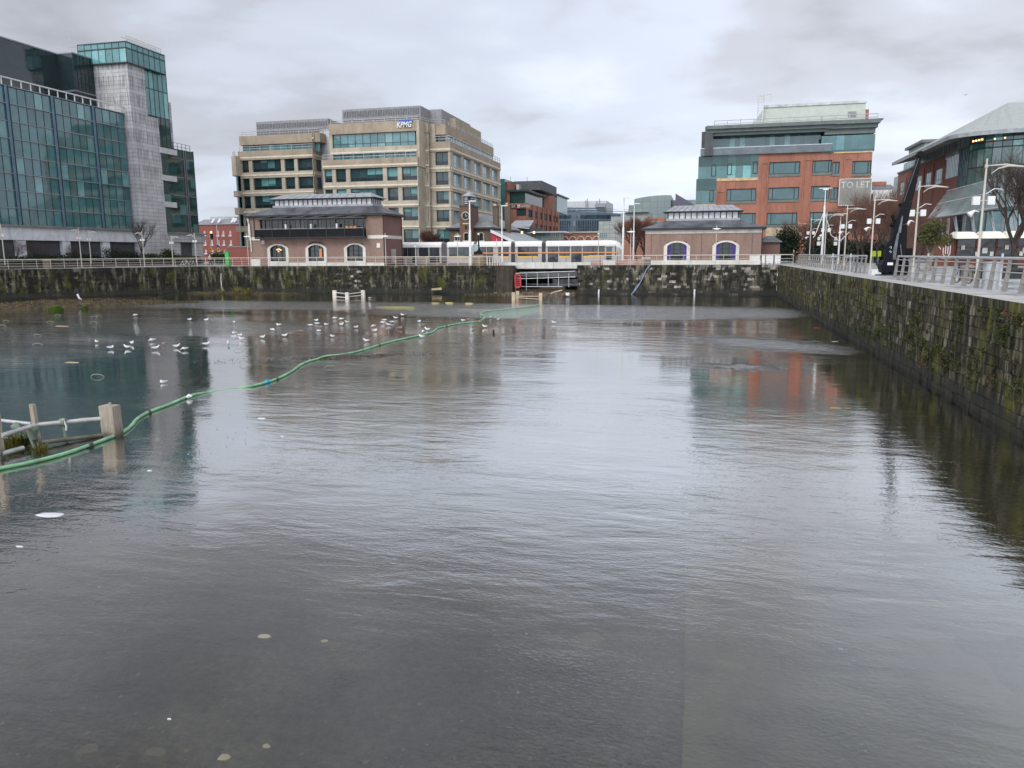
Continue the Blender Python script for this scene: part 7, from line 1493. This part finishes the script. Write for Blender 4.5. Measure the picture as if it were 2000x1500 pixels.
for i in range(5200):
    b_ = BARS[rd.choice((1, 1, 2, 2, 3, 4, 5))]; a = rd.uniform(0, 6.283); q = rd.random()**.6*.9; u, v = q*math.cos(a)*b_[2], q*math.sin(a)*b_[3]; x, y = b_[0]+u*math.cos(b_[4])-v*math.sin(b_[4]), b_[1]+u*math.sin(b_[4])+v*math.cos(b_[4]); z = bedz(x, y)
    if z < WZ+.01 or y > YW-.3: continue
    s_ = rd.uniform(.03, .09); h_ = rd.uniform(.04, .2); g.face([(x-s_, y, z-.03), (x+s_, y+rd.uniform(-.05, .05), z-.03), (x+rd.uniform(-.1, .1), y+rd.uniform(-.05, .05), z+h_)], brw if rd.random() < .85 else yg)
g.build('shore_weed_mat', None, (BARS[1][0], BARS[1][1], WZ), kind='stuff', label='brown weed and litter lying along the far left shore', category='weed')
for i, (px, py) in enumerate(((431, 573), (464, 572), (481, 573))): tuft('shore_weed', 'tall yellow-green weeds at the foot of the far wall, %s clump from the left' % ORDW[i], oz(px, py, WZ+.1), 60, [.9, 1.3, 1.1][i], .03, yg, 10+i, .5, 'weeds at the wall foot')
rd = random.Random(77); g = MB()
for i in range(260):
    p = oz(rd.uniform(985, 1122), rd.uniform(568, 577), WZ+.1); p.y = min(p.y, YW-.4); s = rd.uniform(.05, .22); c = [p+Vector((rd.uniform(-s, s), rd.uniform(-s, s), rd.uniform(-.05, s*.9))) for _ in range(8)]; x0_, x1_, y0_, y1_ = p.x-s, p.x+s, p.y-s*.7, p.y+s*.7
    q = [(x0_, y0_, p.z-.3), (x1_, y0_, p.z-.3), (x1_, y1_, p.z-.3), (x0_, y1_, p.z-.3)]; t = [(x0_+s*rd.random()*.6, y0_+s*rd.random()*.6, p.z+s*rd.random()), (x1_-s*rd.random()*.6, y0_+s*.3*rd.random(), p.z+s*rd.random()), (x1_-s*rd.random()*.5, y1_-s*rd.random()*.5, p.z+s*rd.random()), (x0_+s*rd.random()*.5, y1_-s*.3, p.z+s*rd.random())]; g.hexa(q+t, rubble if i else (rubble := M('rubble_brown', (.15, .115, .085), .85, var=.4, sc=3, isl=.6)))
g.build('rubble', None, tuple(oz(1050, 573, WZ)), kind='stuff', label='brown rubble heaped in front of the sluice opening', category='rubble')
g = MB()
for i in range(1500):
    a = rd.uniform(0, 6.28); q = rd.random()**.5; cx, cy_, ax, ay, an, _ = BARS[0]; u, v = q*.95*math.cos(a)*ax, q*.95*math.sin(a)*ay; x, y = cx+u*math.cos(an)-v*math.sin(an), cy_+u*math.sin(an)+v*math.cos(an); s = rd.uniform(.012, .04); z = max(bedz(x, y), WZ-.02)
    g.hexa([(x-s, y-s, z-.05), (x+s, y-s, z-.05), (x+s, y+s*.8, z-.05), (x-s, y+s, z-.05), (x-s*.6, y-s*.5, z+s*.7), (x+s*.5, y-s*.6, z+s*.9), (x+s*.7, y+s*.4, z+s*.6), (x-s*.4, y+s*.6, z+s*.8)], gravm if i else (gravm := M('bar_gravel', (.20, .20, .20), .8, var=.4, sc=3, isl=.7)))
g.build('gravel', None, (BARS[0][0], BARS[0][1], WZ), kind='stuff', label='dark gravel bar just breaking the surface under the hose', category='gravel')
# floating and sunken litter: each its own thing
def slab(px, py, w_, d_, label, m, z=.004, name='litter', cat='litter', thick=.008, ang=0, seed=0, grp=None):
    rd = random.Random(seed+int(px)); p = oz(px, py, WZ+z); n = 8; ring = []
    for i in range(n): a = 2*math.pi*i/n; q = rd.uniform(.7, 1.1); x, y = w_*q*math.cos(a), d_*q*math.sin(a); ring.append((p.x+x*math.cos(ang)-y*math.sin(ang), p.y+x*math.sin(ang)+y*math.cos(ang)))
    g = MB(); vs = [(x, y, p.z-thick) for x, y in ring]+[(p.x+(x-p.x)*.75, p.y+(y-p.y)*.75, p.z+thick*rd.uniform(.3, 1.2)) for x, y in ring]
    g.raw(vs, [tuple(range(n-1, -1, -1)), tuple(range(n, 2*n))]+[(i, (i+1) % n, n+(i+1) % n, n+i) for i in range(n)], m); g.build(name, None, tuple(p), **tagd(label, cat, grp))
plw = M('white_plastic', (.62, .65, .68), .4, var=.06); tan = M('tan_board', (.42, .34, .22), .8, var=.2); pst = M('pale_bed_stone', (.25, .22, .16), .8, var=.25)
slab(100, 1005, .33, .13, 'white plastic bag floating at the lower left', plw, .008, 'plastic_bag', 'bag', .012, .25); slab(38, 1067, .09, .03, 'small white scrap left of centre below the plastic bag', plw); slab(512, 817, .17, .07, 'crumpled white paper on the water below the hose', plw, .005, 'paper_scrap', 'paper scrap', .012); slab(551, 852, .05, .03, 'tiny white scrap below the crumpled paper', plw)
slab(292, 919, .07, .04, 'white fleck floating below the green hose', plw); slab(168, 818, .35, .22, 'tan driftwood board behind the top tube', tan, .0, 'driftwood', 'driftwood', .015); slab(140, 708, .5, .25, 'tan board floating left of the gull group', tan, .0, 'driftwood', 'driftwood', .015); slab(122, 637, .7, .35, 'yellowish flotsam raft near the left shore', tan, .0, 'driftwood', 'driftwood', .015)
slab(516, 1243, .10, .07, 'pale leaf-shaped stone lower left of centre', pst, .0, 'stone', 'stone'); slab(634, 1252, .07, .05, 'small pale stone right of the leaf-shaped one', pst, .0, 'stone', 'stone'); slab(438, 1480, .09, .07, 'round pale stone at the bottom edge left of centre', pst, -.0, 'stone', 'stone'); slab(1152, 1250, .25, .2, 'large pale angular stone under water right of centre', pst, -.06, 'stone', 'stone', .04); slab(175, 1468, .16, .13, 'reddish pale stone under water at the bottom left', pst, -.08, 'stone', 'stone', .04)
slab(305, 1475, .18, .1, 'blurred pale stone under water right of the bottom left stone', pst, -.12, 'stone', 'stone', .04); slab(520, 1457, .06, .04, 'little pale stone near the bottom edge', pst, 0, 'stone', 'stone'); slab(330, 1404, .03, .015, 'thin white curl of litter near the bottom left', plw); slab(1002, 1053, .22, .1, 'faint pale stone under water near the centre', pst, -.1, 'stone', 'stone', .03)
slab(590, 946, .4, .1, 'long faint pale stone under water left of centre', pst, -.08, 'stone', 'stone', .03); slab(1632, 667, .22, .08, 'white scrap floating near the right wall', plw, .0, thick=.008); slab(1595, 640, .16, .06, 'red scrap floating near the right wall', redp, .02); slab(1637, 798, .42, .16, 'yellow sunken slab near the right wall, left one', M('yellow_bed_slab', (.26, .23, .07), .8), -.02, 'stone_slab', 'slab', .03); slab(1786, 804, .42, .16, 'yellow sunken slab near the right wall, right one', bpy.data.materials['yellow_bed_slab'], -.1, 'stone_slab', 'slab', .03); slab(1580, 797, .25, .1, 'small yellow sunken slab left of the pair', bpy.data.materials['yellow_bed_slab'], -.06, 'stone_slab', 'slab', .03)
rd = random.Random(8)
g = MB()
for i in range(190):
    px, py = rd.uniform(0, 1990), 1500-640*rd.random()**1.6; p = oz(px, py, WZ-.2); s = rd.uniform(.01, .045)**1; a = rd.uniform(0, 3); g.face([(p.x+s*math.cos(a+q)*(1 if q % 2 < 1 else .6), p.y+s*math.sin(a+q), p.z) for q in (0, 1.5, 3.1, 4.5)], pst if i % 12 else plw)
g.build('bed_pebbles', None, tuple(oz(800, 1200, WZ)), kind='stuff', label='pale pebbles and flecks scattered over the shallow dock floor', category='pebbles')
g = MB(); p = oz(964, 651, WZ); g.tube([p+Vector((0, 0, -.3)), p+Vector((0, 0, .16))], .07, black, 8); g.tube([p+Vector((0, 0, .16)), p+Vector((.02, 0, .2))], .08, black, 8); g.build('stake', None, tuple(p), **tagd('short black stake poking from the water right of the hose', 'stake'))
# drain pipes on the walls and ropes
for i, (px, y0, y1, d) in enumerate(((1170, 580, 565.5, YW-.2), (1357, 580, 565, YW-.2))): a = oy(px, y1, d); b = oy(px, y0, d-.1); g = MB(); g.tube([a, a.lerp(b, .5)+Vector((-.05, 0, 0)), b], .1, white, 8); g.tube([a+Vector((0, .2, .3)), a], .12, darkgrey, 6); g.build('drain_pipe', None, tuple(b), **tagd(['white outlet pipe at the foot of the wall between sluice and blue rope', 'white outlet pipe at the foot of the patched wall below the right pavilion'][i], 'pipe', 'white outlet pipes'))
g = MB(); p = oz(157, 592, WZ+.25); g.tube([p+Vector((-.25, 0, .9)), p+Vector((-.1, 0, .5)), p+Vector((.1, 0, .4)), p+Vector((.02, 0, -.3))], .1, white, 6); g.build('drain_pipe', None, tuple(p), **tagd('bent white pipe end on the left shore', 'pipe'))
rope = M('blue_grey_rope', (.22, .28, .36), .7); g = MB(); F_ = lambda px, py, o=.15: oy(px, py, YW-o)
g.tube([F_(1270, 516.5), F_(1262, 528), F_(1254, 545), F_(1247, 558), F_(1240, 568), F_(1234, 575)], .07, rope, 6); g.tube([F_(1250, 553), F_(1243, 559), F_(1238, 569), F_(1233, 575, .3)], .06, rope, 6); g.build('rope', None, tuple(F_(1234, 575)), **tagd('blue-grey rope hanging down the stained wall left of the right pavilion', 'rope'))
g = MB(); g.tube([F_(1098, 567, 1.5), F_(1085, 570, 2), F_(1077, 573, 2.5), F_(1077, 582, 4)], .09, M('tan_pipe', (.5, .42, .33), .7), 6); g.build('bent_pipe', None, tuple(F_(1077, 580, 4)), **tagd('bent tan pipe lying on the rubble before the sluice', 'pipe'))
g = MB(); p = oz(1109, 577, WZ+.2); g.hexa([(p.x-.2, p.y-.15, p.z), (p.x+.15, p.y-.15, p.z), (p.x+.15, p.y+.15, p.z), (p.x-.2, p.y+.15, p.z), (p.x-.24, p.y-.18, p.z+.3), (p.x+.2, p.y-.18, p.z+.3), (p.x+.2, p.y+.18, p.z+.3), (p.x-.24, p.y+.18, p.z+.3)], white); g.build('bucket', None, tuple(p), **tagd('white plastic tub on the rubble right of the bent pipe', 'tub'))
g = MB(); g.hexa([F_(843, 567, .9), F_(863, 566, .9), F_(863, 566, .6), F_(843, 567, .6), F_(843, 563.5, .9), F_(862, 561.5, .9), F_(862, 561.5, .6), F_(843, 563.5, .6)], tan); g.build('plank', None, tuple(F_(853, 565, .8)), **tagd('pale broken plank leaning at the foot of the far wall', 'plank'))
g = MB(); g.tube([F_(432, 534), F_(431.5, 545), F_(433, 560)], .06, white, 5); g.tube([F_(433, 560), F_(436, 570, .8)], [.15, .25], stoneb, 6); g.build('pipe_outlet', None, tuple(F_(433, 570, .5)), **tagd('thin white pipe down the dark wall near the left corner', 'pipe'))
for i, (px, py) in enumerate(((850, 591.5), (877, 591), (915, 592))): slab(px, py, .5, .22, 'yellow float on a submerged line, %s of three from the left' % ORDW[i], M('faded_yellow', (.5, .42, .12), .6) if i == 0 else bpy.data.materials['faded_yellow'], .01, 'float', 'float', .02, 0, i, 'yellow floats')
slab(775, 599.5, 2.4, .5, 'long yellow weed mat in front of the far wall', M('weed_mat', (.25, .24, .06), .8), .01, 'weed_mat', 'weed mat', .03); slab(925, 603, 1.6, .35, 'brown mud mat left of the hose end', M('mud_mat', (.13, .11, .07), .8), .01, 'mud_mat', 'mud mat', .03)
# tyre-like rings poking out (old hose loops)
for i, (px, py) in enumerate(((74, 675), (74, 656), (191, 737), (738, 693), (645, 719), (466, 686), (480, 716), (98, 630), (12, 628), (5, 638), (113, 617), (184, 620), (183, 631), (194, 618))):
    p = oz(px, py, WZ-.02); rd = random.Random(i); g = MB(); q = rd.uniform(.17, .24); a0 = rd.uniform(0, .5); g.tube([p+Vector((q*math.cos(3.3*j/12-.1), .12*math.cos(3.3*j/12+a0), q*.6*math.sin(3.3*j/12-.1))) for j in range(13)], .014, M('bleached_loop', (.36, .36, .30), .7) if i == 0 else bpy.data.materials['bleached_loop'], 5); g.build('wire_loop', None, tuple(p), **tagd('thin bleached loop breaking the water surface among the shallows', 'loop', 'bleached loops in the shallows'))
# sparse reeds on the right shallow
rd = random.Random(12); g = MB()
for i in range(170):
    px, py = (rd.gauss(1110, 35), rd.gauss(606, 8)) if i < 110 else (rd.gauss(450, 60), rd.gauss(850, 20)) if i < 140 else (rd.gauss(330, 40), rd.gauss(870, 14))
    p = oz(px, py, WZ-.03); h = rd.uniform(.08, .28) if i < 110 else rd.uniform(.03, .08); w_ = .012; g.face([(p.x-w_, p.y, p.z), (p.x+w_, p.y, p.z), (p.x+rd.uniform(-.1, .1), p.y, p.z+h)], twig2)
g.build('sparse_reeds', None, tuple(oz(1110, 606, WZ)), kind='stuff', label='sparse dead reed stalks poking from the shallow water', category='reeds')
# ================================================================ WALL PLANTS
wl = M('wall_leaf', (.065, .08, .02), .8, var=.5, sc=1.5, isl=.6); wl2 = M('dry_russet_weed', (.15, .085, .04), .8, var=.3, sc=2, isl=.5)
def wallplants(label, pts, seed):
    rd = random.Random(seed); g = MB()
    for P0, n, sz, nrm, m in pts:
        for j in range(n):
            v = Vector((rd.gauss(0, 1), rd.gauss(0, 1), rd.gauss(0, 1)))*sz*.42; p = Vector(P0)+v; dd = (p-Vector(P0)).dot(nrm)
            if dd < 0: p -= nrm*dd*1.0
            p += nrm*.04; p.z -= abs(v.z)*.4; a = Vector((rd.gauss(0, 1), rd.gauss(0, 1), rd.gauss(0, 1))).normalized(); b = a.cross(Vector((rd.gauss(0, 1), rd.gauss(0, 1), rd.gauss(0, 1)))).normalized(); e = rd.uniform(.018, .05)*(1 if sz < .5 else 1.2); g.face([p-a*e, p+b*e*.5, p+a*e, p-b*e*.5], m)
    return g.build('wall_weeds', None, tuple(pts[0][0]), kind='stuff', label=label, category='wall plants')
rd = random.Random(4); pts = []; nx_ = Vector((-1, 0, 0))
for i in range(230):
    y = 9+84*rd.random()**1.5; z = rd.choice([-.35, rd.uniform(-3.1, -.4), rd.uniform(-2.6, -.6), -2.2-.01*y*0]); sz = rd.uniform(.08, .30); pts.append(((XR-.03, y, z), int(90*sz/.2 if y < 50 else 40*sz/.2), sz, nx_, wl if rd.random() < .88 else wl2))
for i in range(60): y = 14+30*rd.random(); pts.append(((XR-.03, y, -1.9-.02*(y-20)+rd.gauss(0, .25)), 90, rd.uniform(.15, .3), nx_, wl))
for y, z, sz, m in ((18.5, -1.0, .8, wl2), (19.5, -.7, .55, wl2), (16.5, -1.3, .8, wl), (15.5, -1.9, .9, wl), (17.5, -1.8, .6, wl), (20.5, -2.6, .5, wl), (24, -.8, .45, wl), (28, -.5, .4, wl), (33, -1.2, .5, wl)): pts.append(((XR-.03, y, z), 420, sz, nx_, m))
wallplants('green and russet weeds growing from the joints of the right quay wall', pts, 5)
pts = []; ny_ = Vector((0, -1, 0))
for i in range(170): x = rd.uniform(-66, -27); pts.append(((x, YW-.03, rd.choice([-.35, rd.uniform(-2.6, -.4), rd.uniform(-1.6, -.4)])), 26, rd.uniform(.12, .4), ny_, wl))
wallplants('weeds and moss hanging on the far wall left of the sluice', pts, 6)
# ================================================================ GULLS
gw = M('gull_white', (.80, .80, .80), .7, var=.03); gg2 = M('gull_grey', (.40, .42, .44), .7, var=.05); gbr = M('gull_brown', (.30, .23, .17), .8, var=.25, sc=20); gbr2 = M('gull_brown_wing', (.24, .18, .13), .8, var=.3, sc=20); gbk = M('gull_black', (.03, .03, .03), .7); leg = M('gull_leg', (.45, .15, .08), .6)
def gull(kind, brown=False, fly=False):
    r = thing('gull', (0, 0, 0), 'x', 'gull', 'gulls standing in the shallows'); bodym, wm_ = (gbr, gbr2) if brown else (gw, gg2)
    S0 = [(-.20, .135, .012, .008), (-.15, .13, .034, .02), (-.09, .125, .052, .042), (-.02, .12, .062, .058), (.05, .125, .064, .062), (.10, .14, .05, .052)]
    if kind == 'up': S0 += [(.135, .175, .032, .034), (.15, .205, .027, .028), (.165, .228, .030, .030), (.185, .232, .024, .024), (.2, .228, .010, .010)]
    elif kind == 'down': S0 += [(.14, .13, .034, .034), (.175, .105, .027, .028), (.20, .085, .030, .030), (.22, .075, .022, .022), (.232, .068, .010, .010)]
    else: S0 += [(.12, .16, .04, .036), (.115, .185, .030, .028), (.105, .205, .031, .030), (.085, .208, .026, .024), (.066, .2, .010, .010)]
    n = 10; vs = []
    for i, (x, z, ry, rz_) in enumerate(S0):
        tilt = 0 if i < 6 else .5
        for j in range(n): a = 2*math.pi*j/n; vs.append((x+(-math.sin(a)*rz_*tilt), ry*math.cos(a), z+rz_*math.sin(a)))
    g = MB(); K = len(S0); g.raw(vs, [(i*n+j, i*n+(j+1) % n, (i+1)*n+(j+1) % n, (i+1)*n+j) for i in range(K-1) for j in range(n)]+[tuple(range(n-1, -1, -1)), tuple(range((K-1)*n, K*n))], bodym, True); g.build('body', r)
    for s in (-1, 1):
        g = MB()
        if fly:
            P_ = [(.06, s*.05, .15), (.0, s*.25, .24), (-.05, s*.55, .20), (-.10, s*.52, .19), (-.08, s*.25, .22), (-.08, s*.05, .14)]; g.raw(P_+[(x, y, z-.012) for x, y, z in P_], [(0, 1, 4, 5), (1, 2, 3, 4), (11, 10, 7, 6), (10, 9, 8, 7)]+[(i, (i+1) % 6, 6+(i+1) % 6, 6+i) for i in range(6)], gbk if brown else wm_)
        else:
            W = [(.085, .125, .035, .03), (.02, .13, .066, .052), (-.08, .135, .06, .04), (-.17, .14, .03, .018), (-.25, .145, .006, .006)]; vs = []
            for x, z, ry, rz_ in W:
                for j in range(5): a = math.pi*(.04+.5*j/4); vs.append((x, s*(ry*math.cos(a)+.004), z+.012+rz_*math.sin(a)))
            g.raw(vs, [(i*5+j, i*5+j+1, (i+1)*5+j+1, (i+1)*5+j) for i in range(4) for j in range(4)], wm_, True)
        g.build('wing', r)
    hx, hz = S0[-1][0], S0[-1][1]; dx = .045 if kind != 'sleep' else -.045; g = MB(); g.tube([(hx-dx*.2, 0, hz), (hx+dx*.6, 0, hz-.004), (hx+dx, 0, hz-.012)], [.010, .008, .002], leg, 5); g.build('beak', r)
    if not fly:
        for s in (-.022, .022): g = MB(); g.tube([(.02, s, .07), (.02, s, -.03)], .005, leg, 4); g.build('leg', r)
        g = MB(); g.tube([(-.23, 0, .145), (-.27, 0, .148)], [.016, .006], gbk if not brown else gbr2, 4); g.build('wing_tip', r)
    return r
PR = {(k_, b): gull(k_, b) for k_ in ('up', 'down', 'sleep') for b in (False, True)}
GL = [(189, 669, 's', 0), (217, 681, 's', 0), (249, 680, 'u', 0), (258, 672, 's', 0), (298, 666, 'd', 0), (304, 682, 'u', 0), (320, 673, 's', 1), (345, 678, 'u', 0), (361, 683, 'd', 0), (403, 674, 'u', 0), (446, 674, 'u', 0), (458, 652, 's', 0), (457, 659, 'd', 0), (469, 656, 's', 0), (472, 663, 'u', 0), (371, 625, 's', 0), (403, 626, 'u', 0), (457, 630, 's', 0), (265, 616, 'd', 0), (319, 747, 's', 0), (544, 636, 's', 0), (532, 645, 'd', 0), (513, 660, 'u', 0), (556, 657, 'u', 0), (568, 653, 's', 1), (588, 648, 'd', 1), (606, 636, 'd', 0), (618, 627, 's', 0), (619, 633, 'd', 0), (626, 640, 's', 1), (623, 647, 'd', 0), (637, 635, 's', 0), (654, 622, 'd', 0), (667, 624, 'd', 0), (667, 635, 'u', 0), (678, 630, 'u', 0), (649, 658, 's', 0), (696, 640, 's', 0), (730, 638, 'd', 0), (733, 647, 's', 0), (716, 667, 'u', 0), (748, 631, 'd', 0), (759, 635, 'u', 0), (765, 630, 'd', 0), (751, 626, 'd', 0), (773, 622, 'u', 0), (786, 616, 's', 0), (782, 642, 's', 1), (722, 582, 'd', 0), (819, 629, 's', 0), (827, 635, 'd', 1), (827, 649, 'd', 0), (835, 645, 'u', 0), (824, 659, 'u', 0), (904, 627, 's', 0), (914, 625, 's', 1), (924, 641, 'd', 1), (947, 639, 'u', 0), (958, 620, 'u', 0), (973, 625, 's', 0), (1020, 628, 'u', 1), (1082, 631, 'u', 0), (935, 630, 'd', 1)]
GL.sort(); rd = random.Random(99); gone = set()
cnt = {0: sum(1 for q in GL if not q[3]), 1: sum(1 for q in GL if q[3])}; ix = {0: 0, 1: 0}
for px, py, k_, b in GL:
    kk = ({'u': 'up', 'd': 'down', 's': 'sleep'}[k_], bool(b)); p = oz(px, py+1.5, WZ); rz_ = rd.choice([0, math.pi])+R(13.9)+rd.gauss(0, .5); sc = rd.uniform(.86, 1.06)
    pose = {'u': 'standing upright', 'd': 'with lowered head', 's': 'hunched with tucked head'}[k_]
    lb = '%s gull %s, %s from the left among the %s gulls' % ('brown' if b else 'white', pose, ordw(ix[b]), 'brown' if b else 'white'); ix[b] += 1
    if (px, py) == (319, 747): lb = 'lone white gull bathing in ripples, nearest the viewer'; p.z -= .05
    if (px, py) == (722, 582): lb = 'white gull right of the pale timber frame under the far wall'
    if kk not in gone: gone.add(kk); o = PR[kk]; o.location = p; o.rotation_euler = (0, 0, rz_); o.scale = (sc,)*3; o['label'] = lb
    else: dup(PR[kk], p, rz_, lb, sc)
for k_, o in PR.items():
    if k_ not in gone:
        for c in list(o.children): bpy.data.objects.remove(c)
        bpy.data.objects.remove(o)
fb = gull('up', True, True); fb['group'] = 'flying birds'; fb.scale = (.45,)*3; fb.location = oy(1886, 187, 70); fb.rotation_euler = (0, .2, 1); fb['label'] = 'tiny dark bird flying above the right offices'; o = dup(fb, oy(600, 1, 30), 2.2, 'dark bird flying at the very top edge of the sky', .9)
